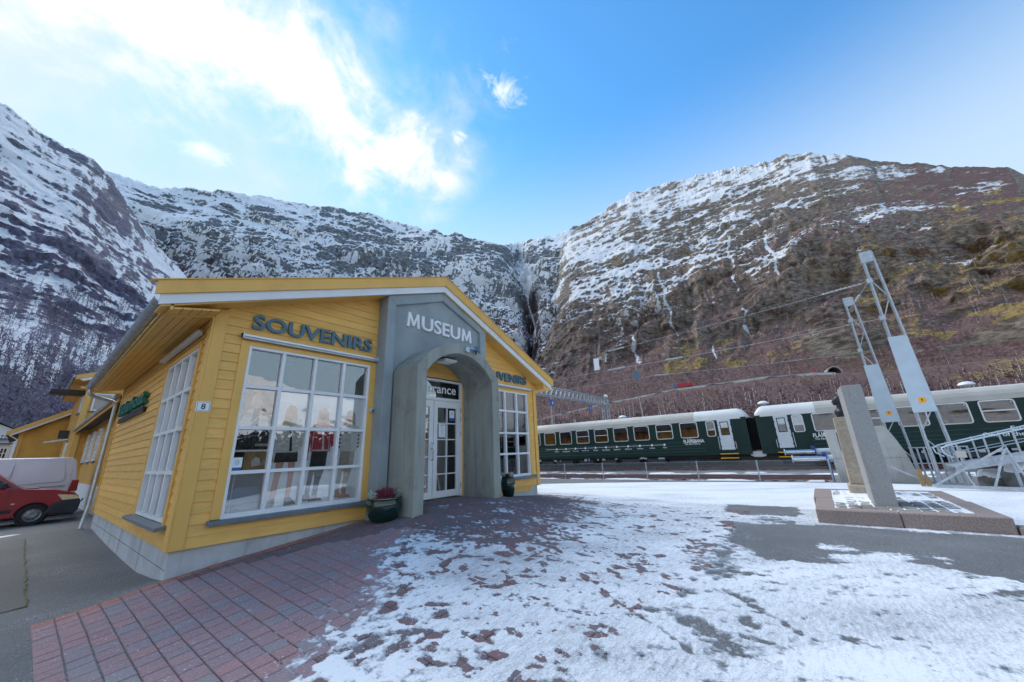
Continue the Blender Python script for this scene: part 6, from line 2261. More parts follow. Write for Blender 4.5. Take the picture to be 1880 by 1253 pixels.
# gantry over the station -----------------------------------------------------
t_ = thing('signal_gantry', 'grey lattice gantry crossing the tracks beside the yellow house', 'gantry', (45, 14, -.8))
zt_, zb2 = 7.62, 6.72
GX0, GX1 = 18.0, 45.6
for y in (13.65, 14.35):
    for z in (zt_, zb2):
        m = MB(); m.bar((GX0, y, z), (GX1 + (.9 if z == zb2 else 0), y, z), .10); m.build('chord', 'galvanised', t_)
xs2 = np.arange(GX0, GX1 - .4, .9)
m = MB()
for i, x in enumerate(xs2):
    for y in (13.65, 14.35):
        m.bar((x, y, zb2), (x + .45, y, zt_), .05)
        m.bar((x + .45, y, zt_), (x + .9, y, zb2), .05)
    m.bar((x, 13.65, zt_), (x + .9, 14.35, zt_), .04)
    m.bar((x, 13.65, zb2), (x + .9, 14.35, zb2), .04)
tag(m.build('lattice', 'galvanised', t_), kind='stuff')
for dx in (-.35, .35):
    for y in (13.65, 14.35):
        m = MB(); m.bar((45.2 + dx, y, -.9), (45.2 + dx, y, 7.7), .10); m.build('leg', 'galvanised', t_)
m = MB()
for z in np.arange(-.5, 6.6, .7):
    for y in (13.65, 14.35):
        m.bar((44.85, y, z), (45.55, y, z + .35), .05); m.bar((45.55, y, z + .35), (44.85, y, z + .7), .05)
tag(m.build('leg_lattice', 'galvanised', t_), kind='stuff')
for x, txt, label in ((31.4, '4', 'blue track sign 4 hanging under the gantry close to the house'), (39.9, '3', 'blue track sign 3 hanging under the middle of the gantry')):
    t = thing('track_sign', label, 'sign', (x, 13.5, 6.0), group='blue signs under the gantry')
    m = MB(); m.box(x - .34, x + .34, 13.50, 13.55, 5.62, 6.28); m.build('plate', 'sign_blue', t)
    v, f = fit_text(txt, (x - .10, 13.499, 5.75), (1, 0, 0), UP, YD, .20, .38, .01, .03)
    m = MB(); m.add(v, f); m.build('digit', 'letter_white', t)
    m = MB(); m.bar((x, 13.6, 6.28), (x, 13.65, 6.72), .05); m.build('hanger', 'galvanised', t)


def dome_lamp(label, x, y, h, z0=-.6):
    t = thing('platform_lamp', label, 'lamp', (x, y, z0), group='dome lamps behind the train')
    m = MB(); m.tube([(x, y, z0), (x, y, h - .1)], .05, 8); m.build('pole', 'galvanised', t, smooth=.8)
    m = MB(); m.lathe([(0, -.12), (.12, -.12), (.20, -.06), (.36, -.03), (.41, .02), (.38, .09), (.28, .18), (.12, .23), (0, .24)], (x, y, h), 20); m.build('shade', 'sign_white', t, smooth=.6)
    m = MB(); m.lathe([(0, -.2), (.10, -.18), (.14, -.10), (0, -.09)], (x, y, h), 12); m.build('globe', 'insulator', t, smooth=.6)


dome_lamp('white dome lamp peeping over the roof of the left carriage', 35.5, 7.85, 4.12)
dome_lamp('white dome lamp peeping over the roof by the gap between the carriages', 35.5, -4.22, 4.20)
dome_lamp('white dome lamp peeping over the roof at the right edge', 35.5, -15.35, 4.18)
m_ = thing('gantry_lamp', 'round white lamp on top of the gantry mast', 'lamp', (45.6, 14, 7.7))
m = MB(); m.lathe([(0, 0), (.16, .03), (.28, .18), (.28, .30), (.16, .42), (0, .46)], (45.7, 14, 7.75), 16); m.build('globe', 'sign_white', m_, smooth=.7)
t_ = thing('street_lamp', 'twin-armed street lamp behind the right eaves of the yellow house', 'street lamp', (38.0, 17.9, -.7))
m = MB(); m.tube([(38.0, 17.9, -.7), (38.0, 17.9, 10.65)], [.08, .05], 10); m.build('pole', 'galvanised', t_, smooth=.8)
for s in (-1, 1):
    m = MB(); m.tube([(38.0, 17.9, 10.6), (38.0 + s * .5, 17.9, 10.8 + (.15 if s < 0 else 0)), (38.0 + s * .85, 17.9, 10.9 + (.2 if s < 0 else 0))], .035, 8); ar = m.build('arm', 'galvanised', t_, smooth=.8)
    m = MB(); m.lathe([(0, -.06), (.16, -.05), (.26, 0), (.20, .08), (0, .11)], (38.0 + s * 1.05, 17.9, 10.9 + (.2 if s < 0 else 0)), 14, 1.3, .8); m.build('lamp_head', 'sign_white', ar, smooth=.7)

# ================================================================== the monument
PT = -.20
t_ = thing('monument_plinth', 'low plinth of reddish granite kerbs paved with snowy slabs', 'plinth', (10.7, -8.0, -.45))
kerbs = [(8.62, 8.95, -8.04, -6.83), (8.62, 8.95, -9.34, -8.05), (8.96, 10.7, -7.16, -6.83), (10.71, 12.6, -7.16, -6.78), (8.96, 10.8, -9.34, -9.02), (10.81, 12.6, -9.30, -8.98), (12.61, 12.95, -9.30, -6.78)]
for x0, x1, y0, y1 in kerbs:
    m = MB(); m.box(x0, x1, y0, y1, -.85, PT + random.uniform(-.004, .004), .018); m.build('kerb_stone', 'granite_red', t_)
for (x0, x1, y0, y1, zt2) in [(8.60, 8.90, -10.6, -9.36, -.335), (8.60, 8.90, -12.2, -10.62, -.34)]:
    m = MB(); m.box(x0, x1, y0, y1, -.85, zt2, .02); m.build('kerb_stone', 'granite_red', t_)
m = MB(); m.box(8.90, 12.60, -9.02, -7.16, -.85, PT - .055); m.build('bed', 'slab_grey', t_)
smesh = None
for i in range(14):
    for j in range(9):
        x = 8.97 + i * .262
        y = -9.0 + j * .206
        if x + .25 > 12.6:
            continue
        if smesh is None:
            b = MB(); b.box(-.125, .125, -.097, .097, -.06, 0, .008); smesh = b.mesh('paving_slab', 'slab_grey')
        o = raw_obj('paving_slab', smesh, t_)
        o.location = Vector((x + .126, y + .1, PT - .012 + random.uniform(-.004, .003))) - t_.location
a, b_ = np.meshgrid(np.linspace(8.93, 12.62, 150), np.linspace(-9.04, -7.14, 90), indexing='ij')
n = fbm(a * 1.3, b_ * 1.3, oct=4, seed=61) - .5
lines = np.minimum(np.abs(((b_ + 9.0) / .206) % 1 - .0), np.abs(((b_ + 9.0) / .206) % 1 - 1)) * .206
lines2 = np.minimum(((a - 8.97) / .262) % 1, 1 - ((a - 8.97) / .262) % 1) * .262
jn = np.exp(-(np.minimum(lines, lines2) / .03) ** 2)
bare = sstep(np.hypot((a - 9.4) * .7, b_ + 8.0), 1.1, .3)
h = n * 1.3 + .14 + jn * .45 - bare * .8 - .45 * sstep(fbm(a * 7, b_ * 7, oct=2, seed=62), .5, .8)
z_ = PT - .012 + np.clip(h, -.6, .8) * .018
Fq = grid_faces(150, 90)
kp = h.reshape(-1)[Fq].max(1) > -.2
me = np_mesh('snow', np.stack([a, b_, z_], -1).reshape(-1, 3), Fq[kp], 'snow_heap')
tag(raw_obj('snow_cover', me), 'snow caught between the slabs of the monument plinth', 'snow', kind='stuff')

t_ = tag(MB().add([(9.66, -7.80, PT - .02), (9.66, -8.15, PT - .02), (10.50, -8.15, PT - .02), (10.95, -7.79, PT - .02),
                   (9.86, -7.815, 2.285), (9.86, -8.17, 2.275), (10.35, -8.17, 2.275), (10.35, -7.76, 2.24)],
                  [(0, 1, 2, 3), (7, 6, 5, 4), (0, 4, 5, 1), (1, 5, 6, 2), (2, 6, 7, 3), (3, 7, 4, 0)]).build('granite_slab', 'granite', None, bevel=.012), 'tall plain slab of grey granite standing on the plinth', 'monument')
t_ = thing('bust_monument', 'sandstone pillar with inscription and bronze bust behind the granite slab', 'monument', (12.2, -7.75, PT))
m = MB(); m.box(11.85, 12.6, -8.15, -7.52, PT - .05, .0, .03); m.build('base', 'sandstone', t_)
m = MB()
m.add([(11.95, -7.575, 0), (11.95, -8.05, 0), (12.5, -8.05, 0), (12.5, -7.575, 0), (11.98, -7.60, 1.69), (11.98, -8.02, 1.70), (12.42, -8.02, 1.70), (12.42, -7.60, 1.69)],
      [(0, 1, 2, 3), (7, 6, 5, 4), (0, 4, 5, 1), (1, 5, 6, 2), (2, 6, 7, 3), (3, 7, 4, 0)])
pi_ = m.build('pillar', 'sandstone', t_, bevel=.02)
m = MB(); m.box(12.12, 12.30, -7.595, -7.577, .82, 1.30, .004); m.build('plaque', 'bronze', t_)
m = MB()
for r_, (k, wl_) in enumerate((((3, 2)), ((2, 3)), ((1, 2)), ((4, 3)), ((5, 2)), ((3, 4)), ((2, 2)))):
    y = -7.66
    z = 1.33 - r_ * .075
    rg = random.Random(r_)
    for q in range(rg.randint(3, 5)):
        wd = rg.uniform(.03, .07)
        m.box(11.958 + z * .018 - .004, 11.965 + z * .018, y - wd, y, z, z + .026)
        y -= wd + .02
        if y < -7.98: break
m.build('inscription', 'engraving', pi_)


def blob(parts, voxel, mat, name, parent):
    """one continuous body grown together from overlapping ellipsoids"""
    bm = bmesh.new()
    for (c, r, rot) in parts:
        mt = Matrix.Translation(c) @ Matrix.Rotation(rot, 4, 'X') @ Matrix.Diagonal((*r, 1))
        bmesh.ops.create_icosphere(bm, subdivisions=3, radius=1, matrix=mt)
    me = bpy.data.meshes.new('tmp')
    bm.to_mesh(me)
    bm.free()
    o = bpy.data.objects.new('tmp', me)
    COL.objects.link(o)
    r = o.modifiers.new('r', 'REMESH'); r.mode = 'VOXEL'; r.voxel_size = voxel
    s = o.modifiers.new('s', 'SMOOTH'); s.iterations = 4
    dg = bpy.context.evaluated_depsgraph_get()
    out = bpy.data.meshes.new_from_object(o.evaluated_get(dg))
    bpy.data.objects.remove(o)
    out.name = name
    out.materials.clear()
    out.materials.append(M[mat])
    out.polygons.foreach_set('use_smooth', [True] * len(out.polygons))
    out.transform(Matrix.Translation(-origin_of(parent)))
    return raw_obj(name, out, parent)


bx_, by_, bz_ = 12.2, -7.80, 1.70
blob([((bx_, by_, bz_ + .12), (.20, .13, .13), 0), ((bx_, by_ + .03, bz_ + .10), (.16, .10, .12), 0), ((bx_, by_ - .01, bz_ + .26), (.065, .07, .12), 0), ((bx_, by_ - .01, bz_ + .44), (.085, .105, .125), 0),
      ((bx_, by_ + .075, bz_ + .40), (.06, .05, .075), 0), ((bx_, by_ + .115, bz_ + .42), (.016, .025, .03), .4), ((bx_, by_ + .085, bz_ + .35), (.035, .035, .03), 0), ((bx_, by_ - .03, bz_ + .49), (.088, .10, .08), 0),
      ((bx_ - .085, by_ - .01, bz_ + .43), (.012, .025, .035), 0), ((bx_ + .085, by_ - .01, bz_ + .43), (.012, .025, .035), 0), ((bx_, by_ + .09, bz_ + .46), (.05, .025, .015), 0), ((bx_, by_, bz_ + .01), (.15, .12, .05), 0)],
     .011, 'bronze', 'bust', t_)

# ================================================================== ramp, railings, rocks at the right
t_ = thing('steel_ramp', 'galvanised steel ramp with handrails rising to the right', 'ramp', (17.5, -11.5, -.45))
RX0, RX1 = 17.2, 18.4
A_, B_ = (-10.1, .05), (-14.6, 1.02)
for x in (RX0, RX1):
    m = MB(); m.prism([(-10.4, .18), (-10.4, .0), (B_[0], B_[1] - .20), (B_[0], B_[1])], 'x', x, x + .05); m.build('stringer', 'galvanised', t_)
m = MB(); m.prism([(-10.4, .16), (-10.4, .13), (B_[0], B_[1] - .06), (B_[0], B_[1] - .03)], 'x', RX0 + .05, RX1); m.build('deck', 'galvanised', t_)
for x in (RX0 + .02, RX1 + .02):
    m = MB(); m.tube([(x, -10.45, .42), (x, -10.28, .55), (x, -10.25, .72), (x, -10.4, .80), (x, -14.6, 1.86)], .024, 8); m.build('handrail', 'sheet_metal', t_, smooth=.9)
    m = MB(); m.tube([(x, -10.45, .50), (x, -14.6, 1.45)], .014, 6); m.build('mid_rail', 'galvanised', t_, smooth=.9)
    for y in np.arange(-10.6, -14.6, -.62):
        k = (-10.4 - y) / 4.2
        m = MB(); m.bar((x, y, .05 + k * .84), (x, y, .85 + k * 1.02), .04); m.build('baluster', 'galvanised', t_)
for y in (-11.6, -12.9, -14.2):
    k = (-10.4 - y) / 4.2
    for x in (RX0, RX1):
        m = MB(); m.bar((x + .03, y, -.6), (x + .03, y, .02 + k * .8), .07); m.build('support', 'galvanised', t_)
t_ = thing('lattice_trestle', 'slanting steel A-frame and base rail in front of the ramp', 'frame', (16.9, -11.0, -.45))
for p, q, wd in (((16.9, -9.75, -.42), (16.9, -11.5, .72), .05), ((16.9, -11.5, .72), (16.9, -11.0, -.45), .05), ((16.9, -11.5, .76), (16.9, -11.72, -.5), .045), ((16.9, -10.5, .05), (16.9, -10.62, -.42), .04), ((16.9, -9.8, -.43), (16.9, -11.7, -.47), .09)):
    m = MB(); m.bar(p, q, wd); m.build('bar', 'galvanised', t_)
t_ = thing('railing', 'row of upright galvanised bars behind the near mast', 'railing', (21, -10.8, -.5))
for k in range(9):
    y = -9.95 - k * .19
    m = MB(); m.bar((20.6, y, -.6), (20.6, y, .72), .05); m.build('baluster', 'galvanised', t_)
for z in (.70, .1):
    m = MB(); m.bar((20.6, -9.9, z), (20.6, -11.5, z), .04); m.build('rail', 'galvanised', t_)
t_ = thing('chain_bar', 'thin steel bar sloping down from the buffer stop to the ground', 'bar', (18, -9.2, 0))
m = MB(); m.bar((18.2, -8.9, .17), (18.2, -9.85, -.42), .05); m.build('bar', 'galvanised', t_)
t_ = thing('marker_post', 'low ochre wooden marker at the foot of the near mast', 'post', (18.0, -9.75, -.5))
m = MB(); m.box(17.97, 18.03, -9.72, -9.60, -.52, .04); m.build('board', 'print_orange', t_)
m = MB(); m.box(17.97, 18.03, -9.86, -9.74, -.52, -.22); m.build('board', 'print_orange', t_)
t_ = thing('notice_plate', 'small cream plate fixed to the ramp railing', 'plate', (17.1, -10.6, .5))
m = MB(); m.box(17.10, 17.13, -10.72, -10.50, .42, .62); m.build('plate', 'train_roof', t_)


def rock(label, c, r, seed, snow=True):
    rg = np.random.default_rng(seed)
    bm = bmesh.new()
    bmesh.ops.create_icosphere(bm, subdivisions=4, radius=1)
    v = np.array([p.co for p in bm.verts])
    n = fbm(v[:, 0] * 1.6 + seed, v[:, 1] * 1.6, v[:, 2] * 1.6, oct=5, seed=seed)
    v = v * (0.72 + .6 * n)[:, None]
    v = np.sign(v) * np.abs(v) ** .8
    for p, q in zip(bm.verts, v):
        p.co = (q[0] * r[0], q[1] * r[1], q[2] * r[2])
    me = bpy.data.meshes.new('rock')
    bm.to_mesh(me); 
    me.materials.append(M['rock_grey'])
    t = thing('rock', label, 'rock', c, group='snow-capped rocks by the ramp')
    o = raw_obj('stone', me, t)
    smooth_mesh(me, math.radians(30))
    if snow:
        me2 = bpy.data.meshes.new('cap')
        for p in bm.verts:
            p.co.z += .08 * r[2] + .045
            p.co.x *= .97; p.co.y *= .97
        dl = [f for f in bm.faces if f.normal.z < .15 or f.calc_center_median().z < r[2] * .02]
        bmesh.ops.delete(bm, geom=dl, context='FACES')
        bm.to_mesh(me2)
        me2.materials.append(M['snow_heap'])
        me2.polygons.foreach_set('use_smooth', [True] * len(me2.polygons))
        raw_obj('snow_cap', me2, t)
    bm.free()


rock('big grey rock with a thick cap of snow under the ramp', (17.9, -12.1, -.28), (.55, .62, .62), 3)
rock('grey rock with snow on top at the right edge', (18.6, -13.3, -.20), (.8, .9, .68), 8)
rock('small snowy rock left of the big rock', (18.4, -11.35, -.40), (.35, .32, .35), 12)
# ================================================================== mountains
RAD = math.radians


def terrain(name, label, mat, az_deg, es_fn, rc_fn, r0, nr, prof, seed, cover, amp=1.0, crest_el_noise=.35, tilt=.25):
    """valley side as a sheet: azimuth columns x rows from the foot to the crest and a little beyond"""
    A = np.radians(az_deg)
    nA = len(A)
    T = np.r_[np.linspace(0, 1, nr), 1 + np.array([.03, .08, .16, .3])]
    AA, TT = np.meshgrid(A, T, indexing='ij')
    azd = np.degrees(AA)
    Es = es_fn(azd)
    rc = rc_fn(azd)
    Tc = np.minimum(TT, 1)
    r, el, wgt = prof(Tc, azd, Es, rc)
    el = el + (fbm(azd * 1.1, azd * 0 + seed, oct=6, seed=seed, gain=.62) - .5) * crest_el_noise * 2.2 * sstep(TT, .93, 1.0)
    over = np.maximum(TT - 1, 0)
    z = CAM.z + r * np.tan(np.radians(el))
    r = r * (1 + over * 1.2)
    z = z - over * 120
    X, Y = CAM.x + r * np.cos(AA), CAM.y + r * np.sin(AA)
    # relief: big buttresses, gullies that follow the slope, ledges and cliffs
    q = azd * np.pi / 180 * rc
    kn = sstep(-azd, -9, 3) * sstep(r, 366, 430) * (1 - sstep(r, 760, 1100)) if name == 'mountain_slope' else 0
    knoll = (fbm(X / 85, Y / 85, oct=4, seed=seed + 12, gain=.45) - .42) * kn
    d1 = (fbm(X / 260, Y / 260, z / 260, oct=4, seed=seed + 1) - .5) * 150
    gl = fbm((q + z * tilt) / 120 + 1.1 * fbm(z / 150, q / 150, oct=3, seed=seed + 5), z / 330, oct=5, seed=seed + 2, gain=.55, ridged=True)
    d2 = (gl - .55) * 34
    zs = z + tilt * q
    cliffy = .35 + .9 * sstep(fbm(X / 210, Y / 210, z / 160, oct=3, seed=seed + 9), .40, .62)
    s = zs / 84 + (fbm(X / 170, Y / 170, z / 200, oct=4, seed=seed + 3) - .5) * 2.6
    fr = s - np.floor(s)
    led = np.where(fr < .62, fr / .62, (1 - fr) / .38)
    d3 = (led - .5) * 38 * cliffy
    s2 = zs / 24 + (fbm(X / 55, Y / 55, z / 70, oct=4, seed=seed + 4) - .5) * 3.2
    f2 = s2 - np.floor(s2)
    led2 = np.where(f2 < .6, f2 / .6, (1 - f2) / .4)
    d4 = (led2 - .5) * 10 * cliffy
    d5 = (fbm(X / 30, Y / 30, z / 22, oct=5, seed=seed + 6, gain=.6, ridged=True) - .55) * 24 + (fbm(X / 9, Y / 9, z / 9, oct=3, seed=seed + 7) - .5) * 5
    disp = (d1 * .8 + d2 + d3 + d4 + d5) * wgt * amp + knoll * 95
    crest = 1 - .7 * sstep(TT, .55, 1.0)
    disp = disp * crest
    X = X - np.cos(AA) * disp * .85
    Y = Y - np.sin(AA) * disp * .85
    z = z + disp * .10 + knoll * 22 + (fbm(X / 30, Y / 30, oct=4, seed=seed + 8) - .5) * 6 * np.clip(wgt, 0, 1) * crest
    P = np.stack([X, Y, z], -1)
    tu = np.gradient(P, axis=0)
    tv = np.gradient(P, axis=1)
    N = np.cross(tu, tv)
    N /= np.linalg.norm(N, axis=-1, keepdims=True) + 1e-9
    N *= np.sign(N[..., 2:3] + 1e-9)
    elv = np.degrees(np.arctan2(z - CAM.z, np.hypot(X - CAM.x, Y - CAM.y)))
    sn, gr, fo = cover(azd, elv, z, N, X, Y, gl, r)
    V = P.reshape(-1, 3)
    me = np_mesh(name, V, grid_faces(nA, len(T))[:, ::-1], mat)
    col = np.zeros((V.shape[0], 4), np.float32)
    col[:, 0], col[:, 1], col[:, 2], col[:, 3] = np.clip(sn, 0, 1).ravel(), np.clip(gr, 0, 1).ravel(), np.clip(fo, 0, 1).ravel(), 1
    ca_ = me.attributes.new('cov', 'FLOAT_COLOR', 'POINT')
    ca_.data.foreach_set('color', col.ravel())
    o = raw_obj(name, me)
    tag(o, label, kind='structure')
    return P, N, np.clip(fo, 0, 1), np.clip(sn, 0, 1), elv, azd, r


def curve(pairs):
    p = sorted(pairs)
    xs_, ys_ = [a for a, b in p], [b for a, b in p]
    return lambda a: np.interp(a, xs_, ys_)


# --- right-hand mountain
es_r = curve([(-34, 10), (-30, 12), (-26, 15.5), (-23, 19.5), (-20.92, 22.3), (-20.3, 23.4), (-17.67, 25.2), (-15.7, 26.5), (-13.9, 27.7), (-12, 29), (-11.3, 29.9), (-9.1, 31.2), (-6.8, 32.9), (-4.5, 33.5), (-2, 33.8), (2.5, 35.1),
              (7, 35.5), (12.7, 35.9), (17.1, 35.7), (20.9, 34.6), (23.8, 33.6), (26.5, 32.6), (28.2, 31.4), (29.6, 29.3), (31, 26.6), (32.3, 23.6), (33.4, 20.8), (34.6, 17.6), (35.8, 15), (37.4, 12.0), (40, 8.6), (44, 6.4), (52, 5.2)])
ZROAD = curve([(-34, 40), (-12, 43), (-6, 45), (-1.5, 49.0), (4, 51.0), (14.5, 49.0), (25, 41), (35, 30), (44, 22), (52, 20)])
RROAD = 352.0


def prof_r(T, azd, Es, rc):
    zr = ZROAD(azd)
    er = np.degrees(np.arctan((zr - CAM.z) / (RROAD + 6)))
    # rows: 0..0.22 foot to road, 0.22..0.245 the bench, the rest up to the crest
    r = np.where(T < .22, 46 * (RROAD / 46) ** (T / .22), np.where(T < .245, RROAD + 12 * (T - .22) / .025, (RROAD + 12) * (rc / (RROAD + 12)) ** ((T - .245) / .755)))
    z1 = -1.0 + (zr + 1.0) * np.clip((r - 46) / (RROAD - 46), 0, 1) ** 1.6
    e1 = np.degrees(np.arctan((z1 - CAM.z) / r))
    u = np.clip((T - .245) / .755, 0, 1)
    e2 = er + (Es - er) * u ** .92
    el = np.where(T < .22, e1, np.where(T < .245, np.degrees(np.arctan((zr - CAM.z) / r)), e2))
    wgt = sstep(r, 366, 520)
    return r, el, wgt


def cover_r(azd, el, z, N, X, Y, gl, r):
    n1 = fbm(X / 95, Y / 95, z / 95, oct=5, seed=301)
    n2 = fbm(X / 30, Y / 30, z / 30, oct=4, seed=302)
    flat = N[..., 2]
    hi = sstep(el + (n1 - .5) * 22 + np.clip(azd, -25, 34) * .14, 14, 31)
    band = fbm(azd * 1.6 + z / 200, z / 44 - azd * .8, oct=5, seed=303, gain=.6) - .5
    sn = hi * .60 + (flat - .68) * 1.2 * sstep(el, 9, 24) + (n2 - .5) * .55 + (n1 - .5) * .95 + band * .75 + .05
    # snow caught in gullies, ribbons running down
    rib = fbm(azd * 1.05 + (n1 - .5) * 1.6, el / 16, oct=4, seed=310, ridged=True)
    for a0, e0, e1, wd, sl in ((13.2, 15, 24, .16, .10), (4.6, 19, 26, .14, -.05), (4.4, 13.5, 16.5, .22, .0), (-.6, 20, 27, .16, .1), (9.0, 10.0, 12.5, .13, -.12), (19.0, 12, 15, .25, .1)):
        ax = a0 + (el - e0) * sl + .22 * np.sin(el * 1.9 + a0)
        sn += .95 * np.exp(-((azd - ax) / (wd * (1 + .5 * np.sin(el * 2.7)))) ** 2) * sstep(el, e0 - .4, e0 + .3) * (1 - sstep(el, e1, e1 + 1.5))
    sn = np.where(el < 13, sn - .35 * (13 - el) / 5, sn)
    # upper right: brown heath, less snow
    sn -= .10 * sstep(-azd, -4, 16)
    steep = sstep(.60 - flat, -.06, .16)
    gr = sstep(n1, .40, .58) * sstep(flat, .45, .70) * sstep(-azd, -20, 0) * sstep(el, 8.6, 10.5) * (1 - sstep(el, 19, 24)) * 1.45
    gr = gr * (.35 + 1.1 * sstep(n2, .42, .6))
    gr += .42 * sstep(n2, .5, .68) * sstep(el, 7.9, 10) * (1 - sstep(el, 15, 20)) * sstep(-azd, -36, -18) * .8
    fo = (1 - sstep(el + (n1 - .5) * 15, 21, 33) * .55) * (1 - steep * .85) * (.34 + n1 * 1.0)
    fo = np.where(r < 372, .85 + (n2 - .5) * .6, fo)
    gr = np.where(r < 372, sstep(n1, .55, .72) * .55, gr)
    gr = np.where((r > 340) & (r < 366), .45, gr)
    sn = np.where(r < 420, sn - .5, sn)
    # light scree under the road cut
    return sn, gr, fo


azr = np.linspace(-34, 50, 900)
PR = terrain('mountain_slope', 'steep mountainside with birch woods, cliffs and snowy gullies on the right', 'mountain_right', azr, es_r,
             lambda a: 1500 + 160 * np.sin(np.radians(a * 5 + 20)), 46, 400, prof_r, 100, cover_r, 1.15, .35, .24)

# --- far wall of the valley with the gorge
es_c = curve([(16, 32), (22, 33.6), (25, 33.4), (28, 32.8), (31, 32.2), (33, 31.9), (34.4, 31.84), (36.2, 31.3), (38.3, 31.45), (42, 31.7), (45.9, 32.6), (50.5, 32.9), (56, 33.4), (61.3, 33.9), (66.2, 33.9), (70.75, 33.5), (75, 33.2), (78, 32.4), (81, 31.8), (84.7, 30.6), (88, 30), (92, 30.3), (98, 31)])


def prof_c(T, azd, Es, rc):
    r = 520 * (rc / 520) ** T
    el = 1.5 + (Es - 1.5) * T ** .78
    # the gorge: the wall is drawn back along one azimuth
    gw = .7 + 3.0 * np.clip(T - .35, 0, 1)
    g = np.exp(-np.abs((azd - 35.2 - 1.2 * (T - .5) - .4 * np.sin(T * 9)) / gw) ** 1.5) * sstep(T, .1, .35) * (1 - .5 * sstep(T, .85, 1))
    r = r * (1 + .27 * g)
    return r, el, np.clip(.4 + T, 0, 1) * 1.25 * np.ones_like(T)


def cover_c(azd, el, z, N, X, Y, gl, r):
    n1 = fbm(X / 140, Y / 140, z / 140, oct=5, seed=401)
    n2 = fbm(X / 42, Y / 42, z / 42, oct=4, seed=402)
    flat = N[..., 2]
    band = fbm(azd * 1.2 + z / 300, z / 60 + azd * .8, oct=5, seed=403, gain=.6) - .5
    sn = .53 + (flat - .62) * 1.2 + (n2 - .5) * .5 + (n1 - .5) * 1.4 + band * .7 + .05 + .10 * sstep(el, 16, 31)
    sn += .14 * sstep(azd, 62, 82)
    rib = fbm(azd * .8 + (n1 - .5) * 1.2, el / 22, oct=4, seed=410, ridged=True)
    sn += sstep(rib, .78, .93) * .42
    # frozen fall in the gorge and the fan below it
    ax = 34.75 + .25 * np.sin(el * .9) + (el - 22) * .09
    sn += 1.0 * np.exp(-((azd - ax) / .16) ** 2) * sstep(el, 17.5, 18.5)
    sn += .5 * np.exp(-((azd - ax - .3) / 1.2) ** 2) * sstep(el, 22, 27)
    sn -= .25 * (1 - sstep(el, 13, 20))
    fo = .28 + (1 - sstep(el + (n1 - .5) * 12, 14, 27)) * .65
    return sn, 0 * sn, fo


PC = terrain('valley_head', 'distant snowy rock wall with a frozen waterfall in its gorge', 'mountain_centre', np.linspace(17, 98, 640), es_c,
             lambda a: 1800 + 150 * np.sin(np.radians(a * 7)), 520, 330, prof_c, 200, cover_c, 1.75, .28, -.15)

# --- near mountain on the left, its ridge running down behind the house
es_l = curve([(60, 1.5), (66, 6), (70, 10.5), (74, 15), (78.6, 18.85), (82.2, 21.3), (85, 23.6), (88.2, 26.6), (90.4, 28.9), (92.3, 30.3), (94.5, 30.4), (96.6, 31.0), (98.8, 31.7), (103, 33), (110, 34), (120, 33), (126, 31)])


def prof_l(T, azd, Es, rc):
    r = 120 * (rc / 120) ** T
    el = -.4 + (Es + .4) * T ** .86
    return r, el, sstep(r, 160, 420)


def cover_l(azd, el, z, N, X, Y, gl, r):
    n1 = fbm(X / 100, Y / 100, z / 100, oct=5, seed=501)
    n2 = fbm(X / 30, Y / 30, z / 30, oct=4, seed=502)
    flat = N[..., 2]
    band = fbm(azd * 1.4 + z / 240, z / 40 - azd * 1.3, oct=5, seed=503, gain=.6) - .5
    sn = .53 + (flat - .66) * 1.2 + (n2 - .5) * .55 + (n1 - .5) * 1.5 + band * 1.0 + .03
    sn -= 1.1 * (1 - sstep(el + (n1 - .5) * 5, 6.0, 12.5))
    rib = fbm(azd * .8 + (n1 - .5) * 1.2, el / 16, oct=4, seed=510, ridged=True)
    sn += sstep(rib, .80, .93) * .25
    fo = (1 - sstep(el + (n1 - .5) * 12, 20, 32) * .6) * (.72 + .45 * n1)
    return sn, 0 * sn, fo


PL = terrain('left_mountain', 'shaded snowy mountainside with bare woods on the left', 'mountain_left', np.linspace(60, 126, 520), es_l,
             lambda a: 860 + 60 * np.sin(np.radians(a * 9)), 120, 330, prof_l, 300, cover_l, .95, .22, -.30)

# --- the sunlit side of the valley behind the camera (seen only mirrored in the shop windows)
es_b = curve([(126, 30), (135, 26), (150, 20), (170, 18), (200, 16), (230, 17), (260, 15), (278, 12), (286, 11.0), (290, 10.0), (292, 9.1), (294, 8.7), (296, 8.8), (298.5, 8.0), (302, 7.6), (310, 9), (320, 9.6), (326, 10)])


def prof_b(T, azd, Es, rc):
    r = 260 * (rc / 260) ** T
    el = -.2 + (Es + .2) * T ** .8
    return r, el, sstep(r, 300, 900)


def cover_b(azd, el, z, N, X, Y, gl, r):
    n1 = fbm(X / 140, Y / 140, z / 140, oct=4, seed=601)
    n2 = fbm(X / 45, Y / 45, z / 45, oct=4, seed=602)
    sn = .34 + .40 * sstep(el, 3, 9) + (N[..., 2] - .6) * .8 + (n2 - .5) * .7 + (n1 - .5) * .7
    return sn, .5 * n1, .6 * n2


terrain('mountain_range', 'sunlit mountains on the other side of the fjord', 'mountain_behind', np.linspace(126, 326, 420), es_b, lambda a: 2300 + 0 * a, 260, 90, prof_b, 500, cover_b, 1.2, .3)

